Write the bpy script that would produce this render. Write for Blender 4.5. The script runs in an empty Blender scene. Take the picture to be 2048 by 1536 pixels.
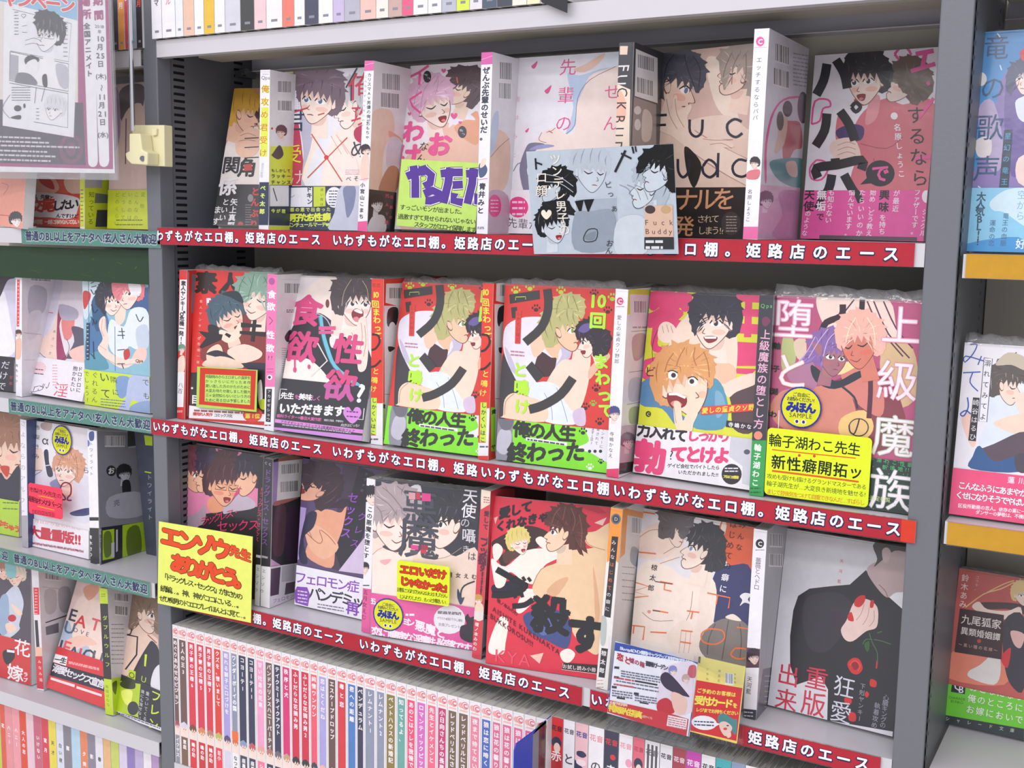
import bpy, math, random
import numpy as np
from mathutils import Vector, Matrix
from mathutils.geometry import tessellate_polygon
random.seed(5)
SC = bpy.context.scene
COL = SC.collection

# ---------------------------------------------------------------- camera
F_PX = 2300.4
CAM = np.array([1.06431, -1.00522, 0.00837])
PITCH, ROLL, YAW = -0.13585, -0.0164, 0.51811
def _rot():
    cz, sz, cx, sx, cr, sr = math.cos(YAW), math.sin(YAW), math.cos(PITCH), math.sin(PITCH), math.cos(ROLL), math.sin(ROLL)
    Rz = np.array([[cz, -sz, 0], [sz, cz, 0], [0, 0, 1]])
    Rx = np.array([[1, 0, 0], [0, cx, -sx], [0, sx, cx]])
    Ry = np.array([[cr, 0, sr], [0, 1, 0], [-sr, 0, cr]])
    return Rz @ Rx @ Ry
RM = _rot()
cd = bpy.data.cameras.new('camera'); cam = bpy.data.objects.new('camera', cd); COL.objects.link(cam)
m3 = np.stack([RM[:, 0], RM[:, 2], -RM[:, 1]], axis=1)
M = Matrix([[*m3[0], CAM[0]], [*m3[1], CAM[1]], [*m3[2], CAM[2]], [0, 0, 0, 1]])
cam.matrix_world = M
cd.sensor_fit = 'HORIZONTAL'; cd.sensor_width = 36.0; cd.lens = F_PX * 36.0 / 2048; cd.clip_start = 0.01
SC.camera = cam

# ---------------------------------------------------------------- light and exposure
w = bpy.data.worlds.new('shop'); SC.world = w; w.use_nodes = True
w.node_tree.nodes['Background'].inputs[0].default_value = (0.93, 0.92, 1.0, 1)
w.node_tree.nodes['Background'].inputs[1].default_value = 1.15
def area(name, loc, target, sx, sy, power, col):
    l = bpy.data.lights.new(name, 'AREA'); l.shape = 'RECTANGLE'; l.size = sx; l.size_y = sy; l.energy = power; l.color = col
    o = bpy.data.objects.new(name, l); COL.objects.link(o); o.location = loc
    o.rotation_euler = (Vector(target) - Vector(loc)).to_track_quat('-Z', 'Y').to_euler()
    return o
area('ceiling_tubes_near', (0.3, -1.6, 1.75), (0.3, -1.5, 0), 4.0, 0.3, 34, (1, 0.97, 1))
area('ceiling_tubes_middle', (0.5, -3.0, 1.75), (0.5, -2.6, 0), 5.0, 0.3, 60, (1, 0.97, 1))
area('ceiling_tubes_back', (0.9, -4.6, 1.75), (0.45, 0, -0.2), 4.5, 0.5, 62, (1, 0.97, 1))
SC.cycles.diffuse_bounces = 6
SC.view_settings.view_transform = 'Standard'; SC.view_settings.look = 'None'; SC.view_settings.gamma = 1
SC.view_settings.exposure = -0.36
SC.view_settings.use_curve_mapping = False

# ---------------------------------------------------------------- projections
def proj(P):
    d = RM.T @ (np.asarray(P, float) - CAM)
    return np.array([1024 + F_PX * d[0] / d[1], 768 - F_PX * d[2] / d[1]])
def ray(px, py):
    return RM @ np.array([(px - 1024) / F_PX, 1, (768 - py) / F_PX])
def on_y(px, py, Y=0.0):
    d = ray(px, py); return CAM + d * (Y - CAM[1]) / d[1]
def on_x(px, py, Xv):
    d = ray(px, py); return CAM + d * (Xv - CAM[0]) / d[0]
def on_z(px, py, Z):
    d = ray(px, py); return CAM + d * (Z - CAM[2]) / d[2]

# ---------------------------------------------------------------- colours and materials
def lin(v): return v / 12.92 if v <= 0.04045 else ((v + 0.055) / 1.055) ** 2.4
def hx(s):
    s = s.lstrip('#')
    if len(s) == 3: s = ''.join(ch * 2 for ch in s)
    return tuple(lin(int(s[i:i + 2], 16) / 255) * 0.86 for i in (0, 2, 4)) + (1.0,)
def mat(name, col=None, rough=0.5, metal=0.0, coat=0.0, vcol=False, bump=0.0, scale=60, noise=0.0, alpha=None, spec=0.5, coat_rough=0.12):
    m = bpy.data.materials.new(name); m.use_nodes = True
    nt = m.node_tree; b = nt.nodes['Principled BSDF']
    b.inputs['Roughness'].default_value = rough; b.inputs['Metallic'].default_value = metal
    b.inputs['Coat Weight'].default_value = coat; b.inputs['Coat Roughness'].default_value = coat_rough
    b.inputs['Specular IOR Level'].default_value = spec
    if vcol:
        a = nt.nodes.new('ShaderNodeVertexColor'); a.layer_name = 'ink'
        tc0 = nt.nodes.new('ShaderNodeTexCoord'); n0 = nt.nodes.new('ShaderNodeTexNoise'); n0.inputs['Scale'].default_value = 85; n0.inputs['Detail'].default_value = 5; n0.inputs['Roughness'].default_value = .65
        mr = nt.nodes.new('ShaderNodeMapRange'); mr.inputs[1].default_value = .3; mr.inputs[2].default_value = .7; mr.inputs[3].default_value = .94; mr.inputs[4].default_value = 1.05
        mm = nt.nodes.new('ShaderNodeVectorMath'); mm.operation = 'SCALE'
        nt.links.new(tc0.outputs['Object'], n0.inputs['Vector']); nt.links.new(n0.outputs['Fac'], mr.inputs[0]); nt.links.new(a.outputs['Color'], mm.inputs[0]); nt.links.new(mr.outputs[0], mm.inputs['Scale']); nt.links.new(mm.outputs[0], b.inputs['Base Color'])   # uneven ink
    else:
        b.inputs['Base Color'].default_value = hx(col)
    if noise or bump:
        tc = nt.nodes.new('ShaderNodeTexCoord'); nz = nt.nodes.new('ShaderNodeTexNoise')
        nz.inputs['Scale'].default_value = scale; nz.inputs['Detail'].default_value = 3
        nt.links.new(tc.outputs['Object'], nz.inputs['Vector'])
        if noise and not vcol:
            r = nt.nodes.new('ShaderNodeMix'); r.data_type = 'RGBA'
            c = hx(col); r.inputs[6].default_value = tuple(x * (1 - noise) for x in c[:3]) + (1,); r.inputs[7].default_value = tuple(min(1, x * (1 + noise)) for x in c[:3]) + (1,)
            nt.links.new(nz.outputs['Fac'], r.inputs[0]); nt.links.new(r.outputs[2], b.inputs['Base Color'])
        if bump:
            bp = nt.nodes.new('ShaderNodeBump'); bp.inputs['Strength'].default_value = bump; bp.inputs['Distance'].default_value = 0.002
            nt.links.new(nz.outputs['Fac'], bp.inputs['Height']); nt.links.new(bp.outputs['Normal'], b.inputs['Coat Normal' if coat else 'Normal'])
    return m
def clear(name, tint=(1, 1, 1), amount=0.12, rough=0.08, bump=0.0, haze=0.0):
    m = bpy.data.materials.new(name); m.use_nodes = True; nt = m.node_tree
    for n in list(nt.nodes):
        if n.type != 'OUTPUT_MATERIAL': nt.nodes.remove(n)
    out = nt.nodes['Material Output']; t = nt.nodes.new('ShaderNodeBsdfTransparent'); g = nt.nodes.new('ShaderNodeBsdfGlossy')
    t.inputs[0].default_value = tint + (1,); g.inputs['Roughness'].default_value = rough
    fr = nt.nodes.new('ShaderNodeLayerWeight'); fr.inputs[0].default_value = 0.25
    ma = nt.nodes.new('ShaderNodeMath'); ma.operation = 'MULTIPLY_ADD'; ma.inputs[1].default_value = 0.5; ma.inputs[2].default_value = amount; ma.use_clamp = True
    nt.links.new(fr.outputs['Fresnel'], ma.inputs[0])
    mx = nt.nodes.new('ShaderNodeMixShader'); nt.links.new(ma.outputs[0], mx.inputs[0]); nt.links.new(t.outputs[0], mx.inputs[1]); nt.links.new(g.outputs[0], mx.inputs[2])
    last = mx
    if haze:
        d = nt.nodes.new('ShaderNodeBsdfDiffuse'); d.inputs[0].default_value = (0.8, 0.8, 0.85, 1)
        m2 = nt.nodes.new('ShaderNodeMixShader'); m2.inputs[0].default_value = haze
        nt.links.new(mx.outputs[0], m2.inputs[1]); nt.links.new(d.outputs[0], m2.inputs[2]); last = m2
    if bump:
        tc = nt.nodes.new('ShaderNodeTexCoord'); nz = nt.nodes.new('ShaderNodeTexNoise'); nz.inputs['Scale'].default_value = 90
        bp = nt.nodes.new('ShaderNodeBump'); bp.inputs['Strength'].default_value = bump; bp.inputs['Distance'].default_value = 0.004
        nt.links.new(tc.outputs['Object'], nz.inputs['Vector']); nt.links.new(nz.outputs['Fac'], bp.inputs['Height']); nt.links.new(bp.outputs['Normal'], g.inputs['Normal'])
    nt.links.new(last.outputs[0], out.inputs['Surface'])
    return m
PRINT = mat('printed_cover', rough=0.45, coat=0.55, vcol=True, bump=0.25, scale=35, coat_rough=0.16)
PAPER = mat('printed_paper', rough=0.6, vcol=True, spec=0.25)
def pages_mat():
    m = mat('page_edges', '#d9d8cf', 0.8); nt = m.node_tree; b = nt.nodes['Principled BSDF']
    tc = nt.nodes.new('ShaderNodeTexCoord'); mp = nt.nodes.new('ShaderNodeMapping'); mp.inputs['Scale'].default_value = (1800, 6, 6)
    nz = nt.nodes.new('ShaderNodeTexNoise'); nz.inputs['Scale'].default_value = 1.0
    r = nt.nodes.new('ShaderNodeMix'); r.data_type = 'RGBA'; r.inputs[6].default_value = hx('#b5b3a8'); r.inputs[7].default_value = hx('#efeee6')
    nt.links.new(tc.outputs['Object'], mp.inputs[0]); nt.links.new(mp.outputs[0], nz.inputs['Vector']); nt.links.new(nz.outputs['Fac'], r.inputs[0]); nt.links.new(r.outputs[2], b.inputs['Base Color'])
    return m
PAGES = pages_mat()
FILM = clear('shrink_film', amount=0.10, rough=0.12, bump=0.9, haze=0.10)
ACRYL = clear('clear_acrylic', tint=(0.98, 0.99, 1.0), amount=0.0, rough=0.05, haze=0.006)
DARKSTEEL = mat('grey_enamel_steel', '#6d7077', 0.42, noise=0.05, scale=300, bump=0.05)
SIDESTEEL = mat('dark_enamel_steel', '#63666c', 0.45, noise=0.06, scale=200, bump=0.05)
LIGHTSTEEL = mat('white_enamel_steel', '#cfcdd2', 0.35, noise=0.03, scale=40, bump=0.03)
BACKSTEEL = mat('beige_enamel_panel', '#b4b0a4', 0.5, noise=0.04, scale=60)
BLACK = mat('slot_shade_black', '#101014', 0.8)
CHROME = mat('chrome_rod', '#d8d8dc', 0.15, metal=1.0)
BEIGE = mat('cream_plastic', '#e6dfb4', 0.4, noise=0.04, scale=80)
BLUEP = mat('blue_plastic', '#1c3cc4', 0.35, noise=0.04, scale=50)
BLACKP = mat('black_plastic', '#1c1e24', 0.4)
SCREW = mat('screw_metal', '#8a8c92', 0.3, metal=1.0)

# ---------------------------------------------------------------- meshes
def link(name, me, parent=None, mtx=None):
    o = bpy.data.objects.new(name, me); COL.objects.link(o)
    if parent is not None: o.parent = parent
    if mtx is not None: o.matrix_local = mtx
    return o
def meta(o, label=None, cat=None, group=None, kind=None):
    if label: o['label'] = label
    if cat: o['category'] = cat
    if group: o['group'] = group
    if kind: o['kind'] = kind
    return o
def empty(name, loc=(0, 0, 0), label=None, cat=None, group=None, kind=None, mtx=None):
    o = bpy.data.objects.new(name, None); o.empty_display_size = 0.02; COL.objects.link(o)
    if mtx is not None: o.matrix_world = mtx
    else: o.location = loc
    return meta(o, label, cat, group, kind)
class MB:
    """collects simple solids for one mesh object"""
    def __init__(s): s.v = []; s.f = []
    def hexa(s, p):
        n = len(s.v); s.v += [tuple(q) for q in p]
        s.f += [(n, n+3, n+2, n+1), (n+4, n+5, n+6, n+7), (n, n+1, n+5, n+4), (n+1, n+2, n+6, n+5), (n+2, n+3, n+7, n+6), (n+3, n, n+4, n+7)]
        return s
    def box(s, a, b):
        x0, y0, z0 = a; x1, y1, z1 = b
        return s.hexa([(x0,y0,z0),(x1,y0,z0),(x1,y1,z0),(x0,y1,z0),(x0,y0,z1),(x1,y0,z1),(x1,y1,z1),(x0,y1,z1)])
    def tube(s, p0, p1, r, n=12):
        p0 = Vector(p0); p1 = Vector(p1); d = (p1 - p0).normalized(); a = d.orthogonal().normalized(); b = d.cross(a); k = len(s.v)
        for p in (p0, p1):
            for i in range(n):
                t = 2 * math.pi * i / n; s.v.append(tuple(p + a * r * math.cos(t) + b * r * math.sin(t)))
        for i in range(n):
            j = (i + 1) % n; s.f.append((k+i, k+j, k+n+j, k+n+i))
        s.f.append(tuple(k+i for i in range(n))[::-1]); s.f.append(tuple(k+n+i for i in range(n)))
        return s
    def prism(s, poly, y0, y1):
        """poly in (x, z), extruded along y"""
        k = len(s.v); n = len(poly)
        s.v += [(x, y0, z) for x, z in poly] + [(x, y1, z) for x, z in poly]
        s.f.append(tuple(range(k, k+n))); s.f.append(tuple(range(k+n, k+2*n))[::-1])
        for i in range(n):
            j = (i+1) % n; s.f.append((k+j, k+i, k+n+i, k+n+j))
        return s
    def build(s, name, m, parent=None, mtx=None, bevel=0.0):
        me = bpy.data.meshes.new(name); me.from_pydata(s.v, [], s.f); me.materials.append(m)
        o = link(name, me, parent, mtx)
        import bmesh
        bm = bmesh.new(); bm.from_mesh(me); bmesh.ops.recalc_face_normals(bm, faces=bm.faces)
        if bevel: bmesh.ops.bevel(bm, geom=bm.edges[:], offset=bevel, segments=2, affect='EDGES', profile=0.5)
        bm.to_mesh(me); bm.free()
        return o

# ---------------------------------------------------------------- glyphs
_G = {}
def glyph(ch, off):
    k = (ch, off)
    if k not in _G:
        c = bpy.data.curves.new('g', 'FONT'); c.body = ch; c.resolution_u = 2; c.offset = off; c.size = 1
        o = bpy.data.objects.new('g', c); COL.objects.link(o)
        me = o.to_mesh(); me.calc_loop_triangles()
        v = np.array([x.co[:2] for x in me.vertices], float).reshape(-1, 2); t = [tuple(x.vertices) for x in me.loop_triangles]
        o.to_mesh_clear(); bpy.data.objects.remove(o); bpy.data.curves.remove(c)
        wd = 1.0 if ord(ch) > 0x2e00 else (float(v[:, 0].max()) + 0.1 if len(v) else 0.35)
        _G[k] = (v, t, wd)
    return _G[k]

def spline(p, closed=True, k=4):
    p = [np.array(q, float) for q in p]; n = len(p); out = []
    rng = range(n) if closed else range(n - 1)
    for i in rng:
        if closed: a, b, c, d = p[(i-1) % n], p[i], p[(i+1) % n], p[(i+2) % n]
        else: a, b, c, d = p[max(i-1, 0)], p[i], p[i+1], p[min(i+2, n-1)]
        for j in range(k):
            t = j / k; out.append(0.5 * ((2*b) + (c-a)*t + (2*a-5*b+4*c-d)*t*t + (3*b-3*c+d-a)*t**3))
    if not closed: out.append(p[-1])
    return out

class Art:
    """flat print on one face: w x h metres, drawn either in the photograph's pixels (through the face's own perspective) or in face fractions"""
    def __init__(s, w, h, quad=None, tmax=1.0, base='#fff', src=(0, 0, 1)):
        s.w, s.h, s.tmax = w, h, tmax; s.src = src
        s.V = []; s.F = []; s.C = []; s.layer = 1; s.base = hx(base); s.hairs = set()
        s.H = None
        if quad is not None:
            A = []; B = []
            for (x, y), (u, v) in zip(quad, ((0, h), (w, h), (w, 0), (0, 0))):
                A.append([x, y, 1, 0, 0, 0, -u*x, -u*y]); B.append(u)
                A.append([0, 0, 0, x, y, 1, -v*x, -v*y]); B.append(v)
            q = np.linalg.solve(np.array(A), np.array(B)); s.H = np.append(q, 1).reshape(3, 3); s.HI = np.linalg.inv(s.H)
    def to(s, P):
        P = np.asarray(P, float).reshape(-1, 2)
        if s.H is None: return P * np.array([s.w, s.h])
        P = P / s.src[2] + np.array(s.src[:2])
        q = np.c_[P, np.ones(len(P))] @ s.H.T
        return q[:, :2] / q[:, 2:3]
    def back(s, P):
        P = np.asarray(P, float).reshape(-1, 2)
        q = np.c_[P, np.ones(len(P))] @ s.HI.T
        return (q[:, :2] / q[:, 2:3] - np.array(s.src[:2])) * s.src[2]
    def tris(s, pts, tri, col):
        z = s.layer; s.layer += 1
        if isinstance(col, str): col = hx(col)
        lo = (0, 0); hi = (s.w, s.h * s.tmax); e = 1e-9
        for t in tri:
            poly = [tuple(pts[i]) for i in t]
            xs = [q[0] for q in poly]; ys = [q[1] for q in poly]
            if max(xs) <= 0 or min(xs) >= hi[0] or max(ys) <= 0 or min(ys) >= hi[1]: continue
            if min(xs) < 0 or max(xs) > hi[0] or min(ys) < 0 or max(ys) > hi[1]:
                for ax, lim, sg in ((0, 0, 1), (0, hi[0], -1), (1, 0, 1), (1, hi[1], -1)):
                    out = []
                    for i in range(len(poly)):
                        a, b = poly[i-1], poly[i]; da, db = (a[ax]-lim)*sg, (b[ax]-lim)*sg
                        if (da >= 0) != (db >= 0):
                            k = da / (da - db); out.append((a[0]+(b[0]-a[0])*k, a[1]+(b[1]-a[1])*k))
                        if db >= 0: out.append(b)
                    poly = out
                    if len(poly) < 3: break
                if len(poly) < 3: continue
            n = len(s.V); s.V += [(q[0], z, q[1]) for q in poly]
            s.F += [(n, n+i, n+i+1) for i in range(1, len(poly)-1)]; s.C += [col] * (len(poly) - 2)
        return s
    def _poly(s, P, col):
        Q = s.to(P); tri = tessellate_polygon([[Vector((q[0], q[1], 0)) for q in Q]])
        return s.tris(Q, tri, col)
    def hair(s, P, col):
        """a lock-edged mass: tips pushed out along the outline and strands drawn inside it"""
        Q = spline(P, k=6); c = sum(Q) / len(Q); R = max(np.hypot(*(q - c)) for q in Q); out = []; tips = []
        rnd = random.Random(int(c[0] * 7 + c[1]))
        n = len(Q); i = 0
        while i < n:
            q = Q[i]; nx = Q[(i + 1) % n]; tg = nx - q; tg = tg / (np.hypot(*tg) + 1e-9); nn = (q - c) / (np.hypot(*(q - c)) + 1e-9)
            if i % 3 == 1:
                k = rnd.uniform(.05, .13) * R * (.25 if q[1] > c[1] else 1); dn = 1 if tg[1] > 0 else -1
                out.append(q + nn * k + tg * k * .7 * dn); tips.append(q)
            else: out.append(q - nn * rnd.uniform(0, .02) * R)
            i += 1
        s._poly(out, col); z = s.layer
        hc = np.array(hx(col)[:3]); lum = float(hc.mean())
        for j, q in enumerate(tips):
            f = rnd.uniform(.25, .6); a = c + (q - c) * f; b_ = c + (q - c) * rnd.uniform(.85, 1.0); m = (a + b_) / 2 + np.array([-(b_ - a)[1], (b_ - a)[0]]) * rnd.uniform(-.12, .12)
            k = rnd.choice((.6, .72, 1.35, 1.6)) if lum > .03 else rnd.choice((.5, 2.2, 3.0))
            cc = tuple(float(min(.85, v * k + (.012 if k > 1 else 0))) for v in hc) + (1.0,)
            s.l(cc, R * rnd.uniform(.02, .05), *a, *m, *b_, taper=.95)
        return s
    def p(s, col, *a, sm=1):
        P = [(a[i], a[i+1]) for i in range(0, len(a), 2)]
        if sm and col in s.hairs and len(P) > 4: return s.hair(P, col)
        return s._poly(spline(P) if sm else P, col)
    def q(s, col, *a): return s.p(col, *a, sm=0)
    def r(s, col, x0, y0, x1, y1): return s.q(col, x0, y0, x1, y0, x1, y1, x0, y1)
    def e(s, col, x, y, rx, ry=None, a=0, n=20):
        ry = rx if ry is None else ry; ca, sa = math.cos(a), math.sin(a)
        return s._poly([(x + rx*math.cos(t)*ca - ry*math.sin(t)*sa, y + rx*math.cos(t)*sa + ry*math.sin(t)*ca) for t in (2*math.pi*i/n for i in range(n))], col)
    def l(s, col, wd, *a, sm=1, taper=0):
        P = [np.array((a[i], a[i+1]), float) for i in range(0, len(a), 2)]
        if sm and len(P) > 2: P = spline(P, closed=False, k=3)
        L = []; R = []; n = len(P)
        for i in range(n):
            d = P[min(i+1, n-1)] - P[max(i-1, 0)]; d = d / (np.hypot(*d) + 1e-9); nn = np.array([-d[1], d[0]])
            k = wd / 2 * (1 - taper * abs(2*i/(n-1)-1) if taper else 1)
            L.append(P[i] + nn*k); R.append(P[i] - nn*k)
        Q = s.to(np.array(L + R)); tri = []
        for i in range(n-1): tri += [(i, i+1, n+i+1), (i, n+i+1, n+i)]
        return s.tris(Q, tri, col)
    def t(s, col, txt, x0, y0, x1, y1, size=None, b=0.0, mode=None, out=None, ob=0.05, sx=1.0, jit=0.0):
        """text whose first and last character centres are at the two points; mode h / v / r (turned a quarter)"""
        if out: s.t(out, txt, x0, y0, x1, y1, size, b + ob, mode, None, 0, sx, 0)
        n = len(txt); d = np.array([x1-x0, y1-y0], float); L = np.hypot(*d)
        asp = 1.0
        if s.H is None: d = d * np.array([s.w, s.h]); L = np.hypot(*d)
        if mode is None: mode = 'h' if abs(d[0]) >= abs(d[1]) else 'v'
        dn = d / (L + 1e-9) if L > 0 else np.array([1.0, 0.0])
        if s.H is None:
            if size is None: size = L / max(1, n-1)
            ux, uy = np.array([1.0, 0]), np.array([0, 1.0])
        else:
            if size is None: size = L / max(1, n-1)
            c = s.to([((x0+x1)/2, (y0+y1)/2)])[0]; o = s.back([c])[0]
            ux = s.back([c + (0.002, 0)])[0] - o; uy = s.back([c + (0, 0.002)])[0] - o
            ux = ux / np.hypot(*ux); uy = uy / np.hypot(*uy)
        if mode == 'h': ax, ay = (dn if n > 1 else ux), uy
        elif mode == 'v': ax, ay = ux, (-dn if n > 1 else uy)
        else: ax, ay = dn, ux
        if b > 0.004:   # heavy lettering: the thin glyphs stamped around a small circle, each a hair above the last
            ns = 6 if b > .025 else 4
            stamps = [(b * math.cos(2*math.pi/ns*i + .3), b * math.sin(2*math.pi/ns*i + .3)) for i in range(ns)]
            if b > .05: stamps = [(0, 0)] + [(b * k * math.cos(.628*i + k), b * k * math.sin(.628*i + k)) for k in ((.5, 1.0) if b < .08 else (.33, .66, 1.0)) for i in range(0, 10, 1 if k > .6 else 2)]
        else: stamps = [(0, 0)]
        V = []; T = []; k = 0
        if mode in 'hr' and n > 1 and any(ord(ch) < 0x2e00 for ch in txt):
            ws = [glyph(ch, 0)[2] for ch in txt]; tot = sum(ws) - (ws[0] + ws[-1]) / 2; cs = []; acc = 0
            for i, wv in enumerate(ws):
                cs.append((acc + wv/2 - ws[0]/2) / max(tot, 1e-6)); acc += wv
        else:
            cs = [i / max(1, n-1) for i in range(n)]
        for i, ch in enumerate(txt):
            gv, gt, gw = glyph(ch, 0)
            if not len(gv): continue
            if s.H is None: c = np.array([x0*s.w, y0*s.h]) + d * cs[i]
            else: c = np.array([x0, y0], float) + d * cs[i]
            lx = gv[:, 0] - (0.5 if gw == 1.0 else (gw-0.1)/2); ly = gv[:, 1] - 0.37
            if mode == 'v' and ch in 'ー―…‐〜':
                lx, ly = ly + 0.0, -(lx)
            if jit:
                th = random.uniform(-jit, jit); lx, ly = lx*math.cos(th)-ly*math.sin(th), lx*math.sin(th)+ly*math.cos(th)
            pts = c + np.outer(lx * size * sx, ax) + np.outer(ly * size, ay)
            V.append(pts); T += [tuple(j + k for j in t) for t in gt]; k += len(pts)
        if not V: return s
        V0 = np.vstack(V)
        for qx, qy in stamps:
            V = V0 + qx * size * sx * ax + qy * size * ay
            if s.H is not None: V = s.to(V)
            s.tris(V, T, col)
        return s
    def scrib(s, col, x0, y0, x1, y1, n, size):
        """rows of print too small to read in the photograph"""
        for i in range(n):
            k = (i + .5) / n
            a = (x0 + (x1-x0)*k, y0) if abs(x1-x0) > abs(y1-y0)*0 and False else None
        return s
    def rows(s, col, x0, y0, x1, y1, n, th, dy=0.0):
        """n thin dashed lines of unreadable print; dy: how far the right end drops"""
        for i in range(n):
            y = y0 + (y1-y0) * i / max(1, n-1); x = x0
            while x < x1:
                e = min(x1, x + random.uniform(1.2, 4) * th); f0 = (x-x0)/(x1-x0)*dy; f1 = (e-x0)/(x1-x0)*dy
                s.q(col, x, y+f0, e, y+f1, e, y+f1+th, x, y+f0+th); s.layer -= 1
                x = e + th * 0.5
            s.layer += 0
        s.layer += 1
        return s
    def bar(s, x0, y0, x1, y1, dy=0):
        s.q('#f2f0f2', x0, y0, x1, y0+dy, x1, y1+dy, x0, y1)
        x = x0 + 2
        while x < x1 - 3:
            wv = random.choice((2, 3, 5)); k = (x-x0)/(x1-x0)*dy
            s.q('#4a4850', x, y0+k+2, x+wv, y0+k+2, x+wv, y1+k-8, x, y1+k-8); s.layer -= 1; x += wv + random.choice((2, 3, 5))
        s.layer += 1
        return s
    def heart(s, col, x, y, r):
        return s.p(col, x, y+r, x-r*.9, y+r*.1, x-r*.85, y-r*.6, x-r*.35, y-r*.75, x, y-r*.3, x+r*.35, y-r*.75, x+r*.85, y-r*.6, x+r*.9, y+r*.1)
    def paw(s, col, x, y, r):
        s.e(col, x, y+r*.35, r*.55, r*.45, n=12); s.layer -= 1
        for a, b in ((-.8, -.1), (-.3, -.65), (.3, -.65), (.8, -.1)): s.e(col, x+a*r, y+b*r, r*.22, r*.32, n=8); s.layer -= 1
        s.layer += 1
        return s
    def face(s, cx, cy, S, a=0, d=1, kind='q', skin='#f6dccb', hair='#2a2730', hi=None, eye='#3a3038', mouth='line', blush='#f0aa9c', eyes='open', glasses=0, neck=1, line='#7a4f48', fringe=1):
        """a plain comic head: S half-height, a turn in the picture plane (radians), d looks right (1) or left (-1)"""
        ca, sa = math.cos(a), math.sin(a)
        def X(*q):
            o = []
            for i in range(0, len(q), 2):
                x, y = q[i]*d, q[i+1]; o += [cx + S*(x*ca - y*sa), cy + S*(x*sa + y*ca)]
            return o
        hi = hi or hair; s.hairs.add(hair)
        def mixc(c1, c2, k):
            a1 = [int(c1.lstrip('#')[i:i+2], 16) for i in (0, 2, 4)]; a2 = [int(c2.lstrip('#')[i:i+2], 16) for i in (0, 2, 4)]
            return '#%02x%02x%02x' % tuple(int(u*(1-k)+v*k) for u, v in zip(a1, a2))
        if blush and len(skin) == 7: blush = mixc(skin, blush, .45)
        shd = mixc(skin, '#c88474' if blush else '#8a8a98', .28) if len(skin) == 7 else skin
        if kind == 'q':
            s.p(hair, *X(-.9,.45,-1.0,-.1,-.95,-.6,-.55,-1.08,.05,-1.2,.6,-.95,.82,-.4,.75,.2,.2,.1,-.5,.6))
            if neck: s.q(skin, *X(-.42,.5,.12,.8,.1,1.5,-.55,1.5)); s.p(shd, *X(-.4,.62,.1,.85,.1,1.05,-.3,1.0))
            s.p(line, *X(-.62,-.4,-.66,.1,-.5,.5,-.12,.9,.12,1.02,.33,.9,.58,.5,.68,.08,.66,-.4,.1,-.8))
            s.p(skin, *X(-.6,-.4,-.64,.1,-.48,.48,-.12,.87,.12,.99,.32,.87,.56,.48,.65,.08,.63,-.4,.1,-.8))
            s.p(line, *X(-.6,0,-.78,-.08,-.8,.18,-.66,.38,-.55,.35)); s.p(skin, *X(-.6,.03,-.75,-.03,-.76,.18,-.65,.34,-.56,.31))
            if blush: s.e(blush, *X(-.2,.42), S*.24, S*.1, a); s.e(blush, *X(.46,.4), S*.13, S*.1, a)
            for ex, ew in ((-.12, .2), (.42, .15)):
                if eyes == 'open':
                    s.p('#fbf7f6', *X(ex-ew,.1,ex,-.02,ex+ew,.08,ex+ew*.8,.2,ex-ew*.6,.22)); s.e(eye, *X(ex+.02,.1), S*.085, S*.11, a, 12); s.e('#fff', *X(ex+.05,.06), S*.03, S*.03, a, 8)
                    s.l('#241c22', S*.07, *X(ex-ew*1.1,.12,ex-ew*.3,-.03,ex+ew*.6,-.01,ex+ew*1.15,.12), taper=.5)
                elif eyes: s.l('#3a262a', S*.06, *X(ex-ew,.08,ex,.19,ex+ew,.1), taper=.5)
                if eyes: s.l('#3a2a2c', S*.05, *X(ex-ew*1.1,-.14,ex,-.22,ex+ew*1.1,-.12), taper=.6)
            s.l(line, S*.035, *X(.28,.3,.36,.45,.26,.48), taper=.4)
            if mouth == 'open': s.p('#8c2a2e', *X(.05,.6,.28,.57,.4,.63,.3,.82,.12,.82)); s.p('#e27f80', *X(.14,.76,.24,.7,.32,.76,.26,.82))
            elif mouth is None: pass
            elif mouth == 'smile': s.l('#8a4a48', S*.045, *X(.02,.62,.2,.72,.42,.6), taper=.5)
            else: s.l('#8a4a48', S*.045, *X(.1,.68,.2,.66,.34,.68), taper=.4)
            if glasses:
                for ex, ew in ((-.12, .26), (.42, .18)): s.l('#3a2a2c', S*.03, *X(ex-ew,.0,ex+ew,.0,ex+ew,.26,ex-ew,.26,ex-ew,.0), sm=0)
            if fringe:
                s.q(shd, *X(-.6,.1,-.5,-.02,-.4,.24,-.3,-.02,-.12,.02,-.02,.14,.06,-.1,.22,.1,.3,-.1,.44,.1,.52,-.1,.62,.12,.64,-.5,.1,-.8,-.5,-.6))
                s.q(hair, *X(-.95,.35,-.74,.5,-.66,-.05,-.58,.22,-.44,-.18,-.36,.1,-.2,-.2,-.1,.04,.02,-.26,.16,.02,.24,-.26,.38,-.02,.44,-.28,.56,.02,.62,-.2,.72,.22,.86,-.1,.84,-.55,.55,-1.0,.05,-1.22,-.55,-1.1,-.95,-.65,-1.05,-.1))
                for q in ((-.7,-.75,-.82,-.1), (-.35,-1.0,-.5,-.2), (0,-1.08,-.08,-.3), (.35,-.95,.3,-.35), (.62,-.7,.64,-.25)):
                    s.l(hi, S*.05, *X(q[0], q[1], (q[0]+q[2])/2-.05, (q[1]+q[3])/2, q[2], q[3]), taper=.9)
        else:
            s.p(hair, *X(-.75,.75,-1.0,.1,-.95,-.6,-.5,-1.1,.1,-1.12,.55,-.75,.55,-.2,.1,0,-.2,.5))
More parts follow.
